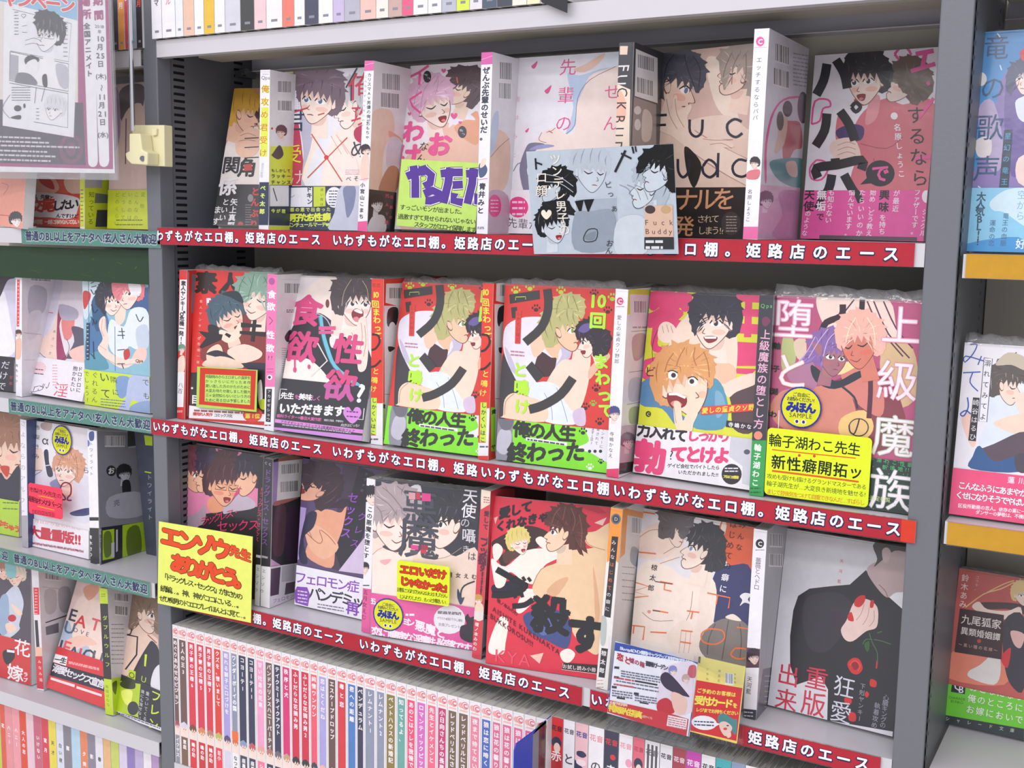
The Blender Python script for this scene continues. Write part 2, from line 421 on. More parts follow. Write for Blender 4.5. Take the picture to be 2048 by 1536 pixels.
            if neck: s.q(skin, *X(-.6,.45,0,.7,-.05,1.5,-.75,1.4)); s.p(shd, *X(-.35,.6,.02,.78,-.03,1.0,-.3,.9))
            s.p(line, *X(.38,-.55,.48,-.15,.45,.02,.7,.36,.53,.45,.57,.55,.49,.62,.53,.72,.42,.93,.2,.96,-.12,.74,-.35,.35,-.4,-.5))
            s.p(skin, *X(.36,-.55,.46,-.15,.43,.02,.67,.36,.5,.44,.54,.54,.46,.62,.5,.72,.4,.9,.2,.93,-.12,.7,-.33,.33,-.38,-.5))
            s.p(line, *X(-.2,.02,-.38,-.1,-.42,.15,-.26,.38,-.15,.3)); s.p(skin, *X(-.2,.06,-.35,-.04,-.37,.15,-.25,.33,-.16,.27))
            if blush: s.e(blush, *X(.18,.36), S*.2, S*.11, a)
            if eyes == 'open':
                s.p('#fbf7f6', *X(.14,.1,.3,-.02,.4,.06,.36,.2,.2,.2)); s.e(eye, *X(.32,.1), S*.06, S*.1, a, 12); s.l('#241c22', S*.06, *X(.1,.12,.26,-.04,.42,.02), taper=.5)
            else: s.l('#3a262a', S*.06, *X(.1,.08,.24,.18,.4,.12), taper=.5)
            s.l('#3a2a2c', S*.05, *X(.08,-.12,.24,-.22,.42,-.16), taper=.6)
            if mouth == 'open': s.p('#8c2a2e', *X(.28,.56,.55,.5,.52,.7,.36,.74))
            else: s.l('#8a4a48', S*.045, *X(.34,.62,.42,.59,.52,.6), taper=.5)
            if glasses: s.l('#3a2a2c', S*.03, *X(.1,-.02,.48,-.02,.46,.26,.12,.26,.1,-.02), sm=0); s.l('#3a2a2c', S*.03, *X(.1,.05,-.3,.05), sm=0)
            if fringe:
                s.q(hair, *X(-.85,.7,-.5,.75,-.42,.2,-.34,-.15,-.2,.05,-.08,-.2,.04,.12,.12,-.2,.26,.06,.32,-.25,.44,.14,.5,-.2,.6,-.1,.6,-.6,.35,-1.0,-.1,-1.18,-.6,-1.05,-.98,-.55,-1.02,.1))
                for q in ((-.85,-.4,-.7,.4), (-.6,-.8,-.5,.1), (-.2,-1.0,-.15,-.3), (.15,-.9,.2,-.25), (.4,-.75,.45,-.2)):
                    s.l(hi, S*.05, *X(q[0], q[1], (q[0]+q[2])/2-.05, (q[1]+q[3])/2, q[2], q[3]), taper=.9)
        return s
    def mesh(s, name, m, thick=0.0008, edge='#e9e7e2', round_=0.0):
        """a thin board (front at y = 0, body towards +y) with the print on its front"""
        H = s.h * s.tmax; st = 2.5e-6
        v = [(0,0,0),(s.w,0,0),(s.w,0,H),(0,0,H),(0,thick,0),(s.w,thick,0),(s.w,thick,H),(0,thick,H)]
        f = [(0,1,2,3),(4,7,6,5),(0,4,5,1),(1,5,6,2),(2,6,7,3),(3,7,4,0)]
        if round_:
            pts = []
            for cx, cz, a0 in ((s.w-round_, round_, -90), (s.w-round_, H-round_, 0), (round_, H-round_, 90), (round_, round_, 180)):
                for k in range(6):
                    t = math.radians(a0 + 18*k); pts.append((cx + round_*math.cos(t), cz + round_*math.sin(t)))
            n = len(pts); v = [(x, 0, z) for x, z in pts] + [(x, thick, z) for x, z in pts]
            f = [tuple(range(n)), tuple(range(2*n-1, n-1, -1))] + [(i, n+i, n+(i+1) % n, (i+1) % n) for i in range(n)]
        c = [s.base] + [hx(edge)] * (len(f) - 1)
        n = len(v)
        v = v + [(x, -st*z, t) for x, z, t in s.V]
        F2 = []
        for t in s.F:
            a, b, d = (s.V[i] for i in t)
            F2.append(t if (b[0]-a[0])*(d[2]-a[2]) - (b[2]-a[2])*(d[0]-a[0]) > 0 else t[::-1])
        f = f + [tuple(i + n for i in t) for t in F2]; c = c + s.C
        me = bpy.data.meshes.new(name); me.from_pydata(v, [], f); me.materials.append(m)
        ca = me.color_attributes.new('ink', 'FLOAT_COLOR', 'CORNER')
        cnt = [len(q) for q in f]; arr = np.repeat(np.array(c, dtype=np.float32), cnt, axis=0)
        ca.data.foreach_set('color', arr.ravel())
        return me

# ---------------------------------------------------------------- fitting a flat rigid face to where the photograph shows it
def frame(x, y, z, yaw, lean, roll):
    r = np.array([math.cos(yaw), math.sin(yaw), 0]); n = np.array([-math.sin(yaw), math.cos(yaw), 0])
    u = np.array([0, 0, math.cos(lean)]) + n * math.sin(lean)
    r2 = r * math.cos(roll) + u * math.sin(roll); u2 = u * math.cos(roll) - r * math.sin(roll)
    return np.array([x, y, z], float), r2, u2
def fit(quad, w, h, z=None, y=0.03, sy=0.02, yaw=0.0, syaw=0.15, lean=0.1, slean=0.15, sroll=0.01, sw=0.002, sh=0.003, wt=(1, 1, 1, 1), src=(0, 0, 1), spx=2.5, szz=0.0006):
    quad = [((a / src[2] + src[0]), (b / src[2] + src[1])) if q is not None else None for q in quad for a, b in [q or (0, 0)]]
    known = [q for q in quad if q is not None]
    bl = quad[3] or quad[0]
    g = on_y(bl[0], bl[1], y)
    z0 = g[2] if z is None else z
    v = np.array([g[0], y, z0, yaw, lean, 0.0, w, h]); 
    pri = np.array([0, y, z0, yaw, lean, 0, w, h]); sg = np.array([10, sy, (0.5 if z is None else szz), syaw, slean, sroll, sw, sh])
    def res(v):
        o, r, u = frame(*v[:6]); R = []
        for q, P, k in zip(quad, (o + u*v[7], o + r*v[6] + u*v[7], o + r*v[6], o), wt):
            if q is not None: R += list((proj(P) - q) / spx * k)
        return np.array(R + list((v - pri) / sg))
    lam = 1e-3; R = res(v)
    for _ in range(25):
        J = np.empty((len(R), 8))
        for i in range(8):
            d = v.copy(); d[i] += 1e-5; J[:, i] = (res(d) - R) / 1e-5
        A = J.T @ J; s_ = np.linalg.solve(A + lam*np.diag(np.diag(A)), -J.T @ R); R2 = res(v + s_)
        if R2 @ R2 < R @ R:
            done = (R @ R - R2 @ R2) < 1e-7; v = v + s_; R = R2; lam *= .3
            if done: break
        else: lam *= 5
    o, r, u = frame(*v[:6]); n = np.cross(r, u) * -1   # points away from the viewer
    pq = [proj(P) for P in (o + u*v[7], o + r*v[6] + u*v[7], o + r*v[6], o)]
    err = max([float(np.hypot(*(a-b))) for a, b in zip(pq, quad) if b is not None])
    mt = Matrix([[r[0], n[0], u[0], o[0]], [r[1], n[1], u[1], o[1]], [r[2], n[2], u[2], o[2]], [0, 0, 0, 1]])
    return dict(m=mt, w=v[6], h=v[7], q=pq, v=v, err=err, o=o, r=r, u=u, n=n)

# ---------------------------------------------------------------- shelving
W = 0.884; D = 0.164; UP = 0.023; LIP = 0.0195
Z_TOP, Z1, Z2, Z3, Z4 = 0.2195, 0.0, -0.235, -0.4525, -0.682
ZR = (0.2195, -0.0078, -0.232, -0.455)
def upright(root, x0, x1):
    MB().box((x0, 0.0, -1.28), (x1, 0.022, 0.46)).build('upright', DARKSTEEL, root, bevel=0.0012)
def slotted_side(root, x, face, y0=0.022, y1=D, cols=((0.0, 0.012),), pitch=0.0083, name='side_panel', sh=0.0032):
    """steel side sheet with real punched slots: face +1 looks to +X"""
    zs = [-0.80]; z = -0.795
    while z < 0.45: zs += [z, z + sh]; z += pitch
    zs.append(0.46)
    v = []; f = []
    def q(ya, yb, za, zb):
        n = len(v); v.extend([(x, ya, za), (x, yb, za), (x, yb, zb), (x, ya, zb)]); f.append((n, n+1, n+2, n+3) if face > 0 else (n+3, n+2, n+1, n))
    ys = y0
    for a, b in cols:
        q(ys, a, -0.80, 0.46)
        for i in range(0, len(zs) - 1, 2): q(a, b, zs[i], zs[i+1])
        ys = b
    q(ys, y1, -0.80, 0.46)
    me = bpy.data.meshes.new(name); me.from_pydata(v, [], f); me.materials.append(SIDESTEEL); o = link(name, me, root)
    b = MB(); b.box((x - face*0.002 - 0.0003, y0, -0.80), (x - face*0.002 + 0.0003, y1, 0.46)); b.build('slot_shade_sheet', BLACK, root)  # added black sheet: the shade inside the slots put into colour
def shelf(root, x0, x1, z, lipm=LIGHTSTEEL, lip=LIP, back=D):
    b = MB(); t = 0.001
    b.box((x0, 0, z - lip), (x1, t, z)); b.box((x0, t, z - t), (x1, back, z)); b.box((x0, t, z - lip), (x1, 0.012, z - lip + t)); b.box((x0, 0.011, z - lip + t), (x1, 0.012, z - lip + 0.006))
    b.box((x0, back - t, z - lip), (x1, back, z - t)); b.box((x0, back - 0.02, z - lip), (x1, back - t, z - lip + t))
    o = b.build('shelf_board', lipm, root)
    c = MB(); c.box((x0 + 0.01, 0.058, z - 0.013), (x1 - 0.01, 0.098, z - t)); c.build('stiffener', BACKSTEEL, o)
def bay(label, x0, x1, zs, left, right):
    root = empty('shelving_unit', ((x0 + x1) / 2, 0.05, -0.80), label, 'shelf')
    root.matrix_world = Matrix.Identity(4)
    for z in zs: shelf(root, x0, x1, z)
    MB().box((x0 - 0.002, D - 0.0003, -1.28), (x1 + 0.002, D + 0.003, 0.46)).build('back_panel', BACKSTEEL, root)
    return root
SLOTS_R = ((0.026, 0.044), (0.130, 0.146))
main = bay('wide middle bookcase bay of grey steel with white shelves and red edge strips', 0.0, W, (0.46, Z_TOP, Z1, Z2, Z3, Z4), 1, 1)
upright(main, -UP, 0.0); upright(main, W, W + 0.026)
slotted_side(main, -0.0005, 1, cols=SLOTS_R); slotted_side(main, W + 0.0005, -1, cols=SLOTS_R)
left = bay('left bookcase bay with green shelf strips, cut off by the picture edge', -0.50, -UP - 0.004, (0.46, 0.211, -0.004, -0.2345, -0.4485, -0.662, -0.87), 0, 0)
slotted_side(left, -UP - 0.0035, -1, cols=SLOTS_R); upright(left, -0.525, -0.502)
right = bay('right bookcase bay with mustard yellow shelf strips, cut off by the picture edge', W + 0.0305, 1.30, (0.46,) + ZR + (-0.65,), 0, 0)
slotted_side(right, W + 0.0272, 1, y0=0.004, cols=((0.008, 0.0105), (0.135, 0.138)), pitch=0.0115, sh=0.0035); upright(right, 1.302, 1.33)
# shelf brackets under the top shelf, at the back
for r_, x in ((main, 0.012), (main, W - 0.012)):
    b = MB().box((x - 0.006, 0.125, Z_TOP - 0.028), (x + 0.006, 0.15, Z_TOP - LIP)); b.tube((x, 0.13, Z_TOP - 0.022), (x + 0.01, 0.13, Z_TOP - 0.022), 0.005); b.build('shelf_clip', SCREW, r_)
# floor and far aisle so that the light bounces as in a shop
fl = MB().box((-3, -4, -1.30), (4, 0.3, -1.28)).build('floor', mat('floor_vinyl', '#f0ece2', 0.5, noise=0.1, scale=6)); meta(fl, kind='structure')
wl = MB().box((-3, 0.24, -1.28), (4, 0.30, 1.3)).build('wall_back', mat('wall_paint', '#c8c4ba', 0.8, noise=0.04, scale=5)); meta(wl, kind='structure')

# ---------------------------------------------------------------- books
BH_, BW_, BD_ = 0.184, 0.130, 0.128
REP = []
def scale4(q, src): return [None if p is None else (p[0]/src[2]+src[0], p[1]/src[2]+src[1]) for p in q]
def film_strip(parent, w, h, up=0.009, seed=0, y=-0.0012, T=0.016):
    rnd = random.Random(seed); n = 16; v = []; f = []
    for j in range(3):
        for i in range(n + 1):
            k = j / 2; v.append((w * i / n, y + k * T * 0.5 + rnd.uniform(-1, 1) * 0.0012 * k, h - 0.002 + k * up + rnd.uniform(-1, 1) * 0.0018 * k))
    for i in range(n + 1): v.append((w * i / n, T + 0.0005, h - 0.002))
    for j in range(3):
        for i in range(n):
            a = j * (n + 1) + i; f.append((a, a + 1, a + n + 2, a + n + 1))
    me = bpy.data.meshes.new('plastic_wrap'); me.from_pydata(v, [], f); me.materials.append(FILM)
    for p in me.polygons: p.use_smooth = True
    return link('plastic_wrap', me, parent)
class Cover:
    """a face-out book leaning back: empty > cover (print), paper_band (print), page_block, back_cover, plastic_wrap"""
    def __init__(s, src, quad, z, label, base='#eee', band=None, bandcol='#fff', y=0.035, T=0.014, film=0, w=BW_, h=BH_, group=None, edge='#ece9e6', cat='book', name='comic_book', **k):
        s.f = fit(quad, w, h, z + T * .1, y=y, src=src, **k)   # leaning: it stands on its rear lower edge
        v_ = s.f['v']; s.f = fit(quad, w, h, z + T * math.sin(max(0, v_[4])) + .0005 + max(0, -math.sin(v_[5])) * v_[6], y=y, src=src, szz=.0001, **k); s.label = label; f = s.f; s.T = T; s.film = film; s.edge = edge
        REP.append((label[:30], round(f['err'], 1), [round(float(q), 3) for q in f['v']]))
        s.root = empty(name, mtx=f['m'], label=label, cat=cat, group=group)
        s.g = Art(f['w'], f['h'], f['q'], base=base, src=src)
        s.gb = Art(f['w'], f['h'], f['q'], base=bandcol, src=src, tmax=band) if band else None
    def done(s, sticker=None):
        f = s.f; w, h, T = f['w'], f['h'], s.T
        link('cover', s.g.mesh('cover', PRINT, edge=s.edge), s.root)
        if s.gb:
            o = link('paper_band', s.gb.mesh('paper_band', PRINT, thick=0.0005), s.root); o.location = (0, -0.0012, 0)
        MB().box((0.002, 0.0009, 0.0015), (w - 0.0015, T - 0.0009, h - 0.0015)).build('page_block', PAGES, s.root)
        b = MB().box((0, T - 0.0008, 0), (w, T, h)).box((w - 0.0009, 0.0009, 0), (w, T - 0.0009, h)); b.build('back_cover', PRINTW, s.root)
        if s.film: film_strip(s.root, w, h, seed=len(REP), up=s.film, T=T)
        return s
def plain_print(name, col):
    return mat(name, col, 0.4, coat=0.4, noise=0.02, scale=30)
PRINTW = plain_print('white_cover_stock', '#e6e4e6')
class Spine:
    """a spine-out book with its back cover seen at the side: empty > spine, back_cover, front_cover, page_block"""
    def __init__(s, src, quad, z, label, base='#eee', backbase='#e8e6ea', y=0.013, depth=BD_, backtr=None, film=0, group=None, h=BH_, T=0.013, hs=0.0035, **k):
        kk = dict(sy=0.004, yaw=0.0, syaw=0.05, lean=0.0, slean=0.0005, sroll=0.025, sw=0.004, sh=hs); kk.update(k)
        s.f = fit(quad, T, h, z + .0005, y=y, src=src, szz=.0001, **kk); v_ = s.f['v']
        s.f = fit(quad, T, h, z + .0005 + max(0, -math.sin(v_[5])) * v_[6] + max(0, math.sin(v_[4])) * depth, y=y, src=src, szz=.0001, **kk); s.label = label; f = s.f; s.film = film; s.depth = depth; s.backcol = backbase
        REP.append((label[:30], round(f['err'], 1), [round(float(q), 3) for q in f['v']]))
        s.root = empty('comic_book', mtx=f['m'], label=label, cat='book', group=group)
        s.g = Art(f['w'], f['h'], f['q'], base=base, src=src)
        o, r, u, n = f['o'] + f['r'] * f['w'], f['r'], f['u'], f['n']
        bq = [proj(P) for P in (o + u*f['h'], o + u*f['h'] + n*depth, o + n*depth, o)]
        s.k = Art(depth, f['h'], bq, base=backbase, src=src)
    def done(s):
        f = s.f; w, h, d = f['w'], f['h'], s.depth
        link('spine', s.g.mesh('spine', PRINT), s.root)
        me = s.k.mesh('back_cover', PRINT, thick=0.0007)
        mt = Matrix([[0, -1, 0, w], [1, 0, 0, 0.0009], [0, 0, 1, 0], [0, 0, 0, 1]])
        link('back_cover', me, s.root, mt)
        MB().box((0.0008, 0.0009, 0.0012), (w - 0.0008, d - 0.003, h - 0.0012)).build('page_block', PAGES, s.root)
        MB().box((0, 0.0009, 0), (0.0007, d, h)).build('front_cover', PRINTW, s.root)
        if s.film: film_strip(s.root, w, h, seed=len(REP), up=s.film, T=d, y=-0.001)
        return s
def card(src, quad, label, cat, name, base='#fff', y=-0.004, w=0.1, h=0.07, thick=0.0006, rnd=0.0, edge=None, sw=0.03, sh=0.03, m=None, lean=0.0, slean=0.1, sroll=0.3, sy=0.002, syaw=0.05, group=None, z=None, **k):
    f = fit(quad, w, h, z, y=y, src=src, sw=sw, sh=sh, lean=lean, slean=slean, sroll=sroll, sy=sy, syaw=syaw, **k)
    REP.append((label[:30], round(f['err'], 1), [round(float(q), 3) for q in f['v']]))
    g = Art(f['w'], f['h'], f['q'], base=base, src=src)
    def done():
        o = link(name, g.mesh(name, m or PAPER, thick=thick, round_=rnd, edge=edge or base)); o.matrix_world = f['m']; meta(o, label, cat, group); return o
    return g, done, f
def sticker_on(parent_cover, src, cx, cy, rx, ry):
    """round yellow sample sticker, a part of the book it is stuck on"""
    f = parent_cover.f; A = parent_cover.g; c = A.to([(cx, cy)])[0]; e = A.to([(cx + rx, cy), (cx, cy + ry)])
    R = (abs(e[0][0] - c[0]) + abs(e[1][1] - c[1])) / 2
    g = Art(2*R, 2*R, base='#2a3a9a')
    g.e('#dfe02c', .5, .5, .46, .46, n=32)
    g.t('#26304a', 'ご自由に', .34, .80, .66, .80, size=R*.22, b=.02)
    g.t('#26304a', 'お読みください!', .2, .69, .8, .69, size=R*.22, b=.02)
    g.t('#24309a', 'みほん', .27, .5, .73, .5, size=R*.54, b=.06)
    g.t('#26304a', 'SAMPLE', .26, .31, .74, .31, size=R*.3)
    for x in (.42, .58): g.e('#f4f2c0', x, .16, .07, .06); g.e('#24309a', x, .16, .035, .04)
    n = 32; pts = [(R + R*math.cos(2*math.pi*i/n), R + R*math.sin(2*math.pi*i/n)) for i in range(n)]
    me = g.mesh('sample_sticker', PAPER, thick=0.0002, round_=R*0.999)
    o = link('sample_sticker', me, parent_cover.root); o.location = (c[0] - R, -0.0021, c[1] - R)
    return o

# shelf-edge strips
def strip(x0, x1, z, txt, tx0, tx1, base, label, group, fill='#f4f2f6', outl='#262a50', h=0.0198, tcol2=None, y=-0.0022, end=None):
    """printed strip x0..x1 (metres) in its clear holder; tx0, tx1: where the first and last letters stand"""
    wd = x1 - x0; g = Art(wd, h, base=base)
    if txt:
        a, b = (tx0 - x0) / wd, (tx1 - x0) / wd
        g.t(outl, txt, a, .5, b, .5, size=h*.68, b=.105, mode='h', jit=.0)
        g.t(fill, txt, a, .52, b, .52, size=h*.68, b=.034, mode='h')
    if end: g.q(end, 1-.012/wd, 0, 1, 0, 1, 1, 1-.012/wd, 1)
    o = link('shelf_edge_strip', g.mesh('shelf_edge_strip', PAPER, thick=0.0008)); o.location = (x0, y, z - h + 0.0004)
    meta(o, label, 'shelf strip', group)
    # clear channel that holds it
    c = MB().box((0, -0.0008, -0.0006), (wd, 0.0012, 0.0)).box((0, -0.0008, h), (wd, 0.0012, h + 0.0008)); c.build('clear_channel', ACRYL, o)
    return o
def X(px, py, Y=0.0): return float(on_y(px, py, Y)[0])
RED = '#b42a3a'; TX = 'いわずもがなエロ棚。姫路店のエース'
GR = 'red shelf-edge strips with white brush lettering'
def rs(pa, pb, ta, tb, py, z, label, txt=TX, base=RED, x0=None, x1=None, pa_y=None, end=None):
    a = x0 if x0 is not None else X(pa, py[0]); b = x1 if x1 is not None else X(pb, py[1])
    return strip(a, b, z, txt, X(ta, py[0]), X(tb, py[1]), base, label, GR, end=end)
rs(318, 660, 303, 634, (478, 487), Z1, 'red edge strip on the uppermost red-edged shelf, first from the left upright', x0=-0.004)
rs(660, 1070, 677, 1085, (485, 500), Z1, 'red edge strip on the uppermost red-edged shelf, left part, partly under a grey postcard')
rs(1070, 1830, 1225, 1783, (498, 510), Z1, 'red edge strip at the right end of the uppermost red-edged shelf', txt='もがなエロ棚。姫路店のエース')
rs(303, 663, 316, 637, (853, 900), Z2, 'red edge strip starting on the left upright of the second red-edged shelf', x0=-0.0225)
rs(663, 960, 676, 946, (905, 950), Z2, 'red edge strip cut short, below the pair of identical red comics', txt='いわずもがなエロ棚。姫路')
rs(960, 1224, 974, 1208, (950, 990), Z2, 'shortest red edge strip, below the white-spined comic', txt='いわずもがなエロ棚')
rs(1224, 1832, 1240, 1787, (990, 1065), Z2, 'longest red edge strip, at the right end of the second red-edged shelf', end='#d8402c')
rs(340, 712, 366, 681, (1180, 1275), Z3, 'red edge strip on the lowest labelled shelf, behind the yellow card', x0=0.0)
rs(712, 1166, 730, 1130, (1290, 1395), Z3, 'red edge strip on the lowest labelled shelf, below the red sample booklet')
rs(1182, 1762, 1195, 1725, (1395, 1530), Z3, 'red edge strip at the right end of the lowest labelled shelf')
GT = '普通のBL以上をアナタへ!玄人さん大歓迎'
GG = 'green shelf-edge strips with dark lettering'
def gs(x0, x1, z, ta, tb, py, label, txt=GT):
    return strip(x0, x1, z, txt, X(ta, py[0]), X(tb, py[1]), '#5d8d80', label, GG, fill='#3c4060', outl='#a4b8b8')
gs(X(46, 478), 0.0, -0.0045, 60, 308, (468, 470), 'green edge strip below the poster stand, reaching onto the upright')
gs(X(20, 805), -0.024, -0.2345, 30, 296, (810, 850), 'green edge strip below the pale blue comic with two embracing figures')
gs(X(-260, 1090), X(22, 1100), -0.4485, -230, 12, (1090, 1100), 'green edge strip cut off by the left picture edge')
gs(X(22, 1100), -0.033, -0.4485, 36, 290, (1110, 1172), 'green edge strip below the white and black spined comic')
for z, lab in ((ZR[1], 'upper mustard yellow edge strip in the right bay'), (ZR[2], 'lower mustard yellow edge strip in the right bay')):
    strip(W + 0.033, 1.29, z, '', 0, 1, '#c8962e', lab, 'plain mustard edge strips', h=0.0195)

# crops of the photograph used to read off print positions: (x, y, magnification)
A = (420, 100, 3.84); B = (700, 90, 3.747); C = (940, 70, 3.339); Dq = (1220, 60, 3.49); E_ = (1480, 40, 3.072)
Fq = (340, 510, 4.15); G = (520, 530, 4.15); Hq = (740, 540, 3.657); I_ = (960, 540, 3.657); J = (1210, 560, 3.49); K = (1500, 560, 3.072)
SK = '#f3d9c8'; SKd = '#e6b8a2'; SKl = '#f8e8de'
GM = 'face-out comics on the uppermost red-edged shelf'

# ================= uppermost red-edged shelf
c = Cover(A, [(185, 300), (870, 255), (720, 1380), (25, 1370)], Z1, 'dim comic with a blond figure leaning beside the left side panel', w=.118, sw=.001, base='#c98f78', band=.29, bandcol='#26262a', y=.05, wt=(1, .2, .2, 1))
g = c.g
g.p('#e9dfd8', 100, 800, 190, 640, 420, 620, 430, 1100, 60, 1100)
g.face(440, 540, 120, a=-.1, d=-1, skin='#e8b8a0', hair='#3a2c30'); g.face(270, 480, 165, a=.15, d=1, kind='p', skin='#eebda2', hair='#d9a63a', hi='#b8842a', eyes='closed')
g.p('#f0c2a8', 200, 700, 260, 620, 330, 600, 390, 640, 380, 760, 300, 830, 210, 800); g.l('#b07058', 4, 230, 660, 290, 640, 350, 660); g.l('#b07058', 4, 225, 700, 290, 690, 350, 700)
for y in (680, 750, 830): g.l('#2a2024', 8, 265, y, 375, y-6)
g.t('#2a2226', '三角関係', 300, 760, 300, 1300, size=10)
g.t('#1e1a1e', '角', 285, 905, 286, 905, size=150, b=.03); g.q('#c23a34', 262, 880, 320, 875, 322, 925, 262, 930)
g.t('#1e1a1e', '関', 165, 885, 166, 885, size=140, b=.03, out='#e8e0e0')
c.gb.t('#e6e2e4', '係', 140, 1050, 141, 1050, size=150, b=.03); g.t('#e6e2e4', '係', 140, 1050, 141, 1050, size=150, b=.03)
b = c.gb; b.t('#e6e2e4', 'といい', 125, 1170, 100, 1290, size=56, b=.02); b.t('#e6e2e4', 'ます', 62, 1230, 48, 1320, size=62, b=.02)
b.t('#eceaec', '矢上真野', 188, 1170, 165, 1350, size=58, b=.02); b.t('#c8323a', 'とんぶり', 352, 1090, 340, 1340, size=66, b=.05)
b.e('#8a8488', 315, 1140, 22, 30); b.e('#c23a34', 238, 1345, 22, 24); b.rows('#8a868a', 275, 1190, 320, 1340, 9, 5)
c.done()

s = Spine(A, [(388, 155), (465, 155), (447, 1375), (372, 1375)], Z1, 'white spine with yellow-green title and navy band, leftmost spine on the uppermost red-edged shelf', base='#eceaf0', film=.003)
g = s.g; g.t('#3a3844', 'Qpa', 408, 212, 452, 212, size=38); g.l('#8a8894', 3, 400, 186, 450, 186)
g.q('#dfe84a', 395, 440, 450, 440, 440, 820, 385, 820); g.t('#c87a3a', '俺攻め君受け', 425, 300, 408, 790, size=62, b=.01, out='#e9f05a', ob=.05)
g.t('#b8b6c0', '黒恋の愛憎', 405, 880, 395, 970, size=24); g.q('#2c3450', 380, 1015, 460, 1015, 447, 1345, 370, 1345); g.t('#d8e86a', 'ぺそ太郎', 407, 1060, 400, 1240, size=42, b=.04)
k = s.k; k.bar(515, 235, 620, 330, 4); k.bar(515, 385, 620, 470, 4); k.q('#dbe63a', 460, 740, 640, 740, 640, 1040, 440, 1040); k.face(540, 630, 46, hair='#6a3438', d=-1); k.p('#4a3038', 480, 790, 530, 730, 560, 800, 520, 840, 470, 810); k.e('#c84a50', 472, 602, 9)
k.t('#2a2a30', 'もしかして', 480, 925, 600, 928, size=28, b=.03); k.t('#2a2a30', 'ラッキー', 480, 968, 600, 970, size=34, b=.03); k.t('#2a2a30', 'チャンス', 480, 1015, 600, 1017, size=34, b=.03)
k.q('#2c3450', 440, 1036, 640, 1036, 640, 1350, 440, 1345); k.q('#e8e6ea', 455, 1040, 600, 1040, 600, 1200, 455, 1200); k.l('#3a3a48', 8, 480, 1060, 510, 1160); k.t('#d8e86a', '今が君', 480, 1235, 560, 1238, size=32, b=.05)
k.q('#dbe63a', 440, 1352, 640, 1352, 640, 1400, 440, 1400)
s.done()

c = Cover(A, [(575, 172), (1285, 130), (1275, 1385), (562, 1378)], Z1, 'cover with a purple-haired man beside a pale-haired man and a navy band', base='#eceaf2', band=.277, bandcol='#343a52', y=.038, wt=(1, .4, .2, 1))
g = c.g; g.q('#d8e43c', 575, 172, 665, 170, 640, 290, 574, 340); 
for i in range(9):
    for j in range(7): g.e('#b8bcd0', 590+j*18, 310+i*18, 4, n=6); g.layer -= 1
g.layer += 1
g.t('#3a3c30', 'Qpa', 600, 240, 640, 240, size=34)
g.q('#d8e43c', 570, 540, 660, 520, 570, 640); g.p('#c23a5c', 575, 600, 680, 560, 700, 700, 720, 900, 700, 1040, 560, 1040, 562, 800, sm=0)
g.q('#8a90b0', 735, 600, 765, 600, 730, 1040, 700, 1040); g.p('#bdbcd2', 690, 520, 800, 560, 760, 1040, 700, 1040, 720, 800)
g.p(SKl, 830, 560, 960, 620, 1100, 560, 1180, 700, 1160, 1040, 730, 1040, 770, 760); g.p('#e9eaf3', 790, 560, 830, 700, 760, 900, 735, 1040, 850, 1040, 870, 830, 950, 640, 900, 580)
g.face(1060, 420, 185, a=-.25, d=-1, kind='p', skin=SKl, hair='#cfcbd0', hi='#aaa6b0', eyes='closed', fringe=1, blush='#f3b8a8')
g.face(830, 370, 200, a=.12, d=-1, skin='#f7e3d6', hair='#75606e', hi='#4c3c50', eye='#5a6a9a', mouth='line')
g.p('#75606e', 650, 300, 640, 180, 900, 130, 1030, 200, 1000, 300, 900, 240, 760, 250); g.l('#c84a44', 10, 830, 500, 880, 485)
g.p(SKl, 890, 830, 960, 640, 1010, 700, 1120, 830, 1130, 960, 980, 900); 
for q in ((930, 660, 1010, 800), (970, 650, 1060, 800), (1000, 690, 1100, 830)): g.l('#d89a86', 4, *q)
g.l('#cc5a48', 9, 780, 645, 1015, 1010); g.l('#cc5a48', 9, 1055, 672, 750, 982); g.e('#d83a3a', 895, 825, 18)
g.t('#2e3652', '君', 640, 540, 641, 540, size=190); g.l('#c8385a', 12, 575, 500, 750, 445); g.t('#e6e04a', '受', 635, 800, 636, 800, size=150); g.l('#e6e04a', 12, 575, 950, 605, 1040); g.t('#e8c8d0', 'け', 665, 975, 666, 975, size=120)
g.l('#2e3652', 12, 1130, 140, 1045, 290); g.l('#2e3652', 12, 1085, 250, 1085, 390); g.t('#cc3a54', '俺', 1170, 280, 1171, 280, size=230); g.t('#cc3a54', '攻', 1170, 500, 1171, 500, size=180); g.p('#b8305a', 1120, 600, 1290, 560, 1290, 740, 1130, 700); g.t('#3a3850', 'め', 1150, 760, 1151, 760, size=160)
g.t('#3a3440', 'べそ太郎', 1065, 990, 1240, 985, size=44); g.rows('#e0a0a8', 1040, 920, 1150, 950, 3, 5)
b = c.gb; b.q('#e6e6ee', 570, 1060, 790, 1055, 790, 1205, 565, 1205); b.l('#9a9aa8', 5, 590, 1120, 630, 1130, 655, 1115); b.t('#2a3020', 'ドキン', 765, 1070, 770, 1165, size=44, b=.04)
b.p('#c8d83a', 800, 1050, 890, 1050, 892, 1200, 800, 1205, sm=0); b.t('#33402a', '疼い夜は', 865, 1075, 862, 1185, size=26); b.e('#eeeef4', 958, 1132, 64, 80); b.rows('#4a4a5a', 918, 1080, 998, 1190, 6, 8)
b.p('#c6c8d8', 1020, 1040, 1290, 1040, 1290, 1390, 930, 1390, 960, 1250); b.p('#8088a8', 1030, 1060, 1120, 1050, 1110, 1200, 1060, 1290, 1040, 1180)
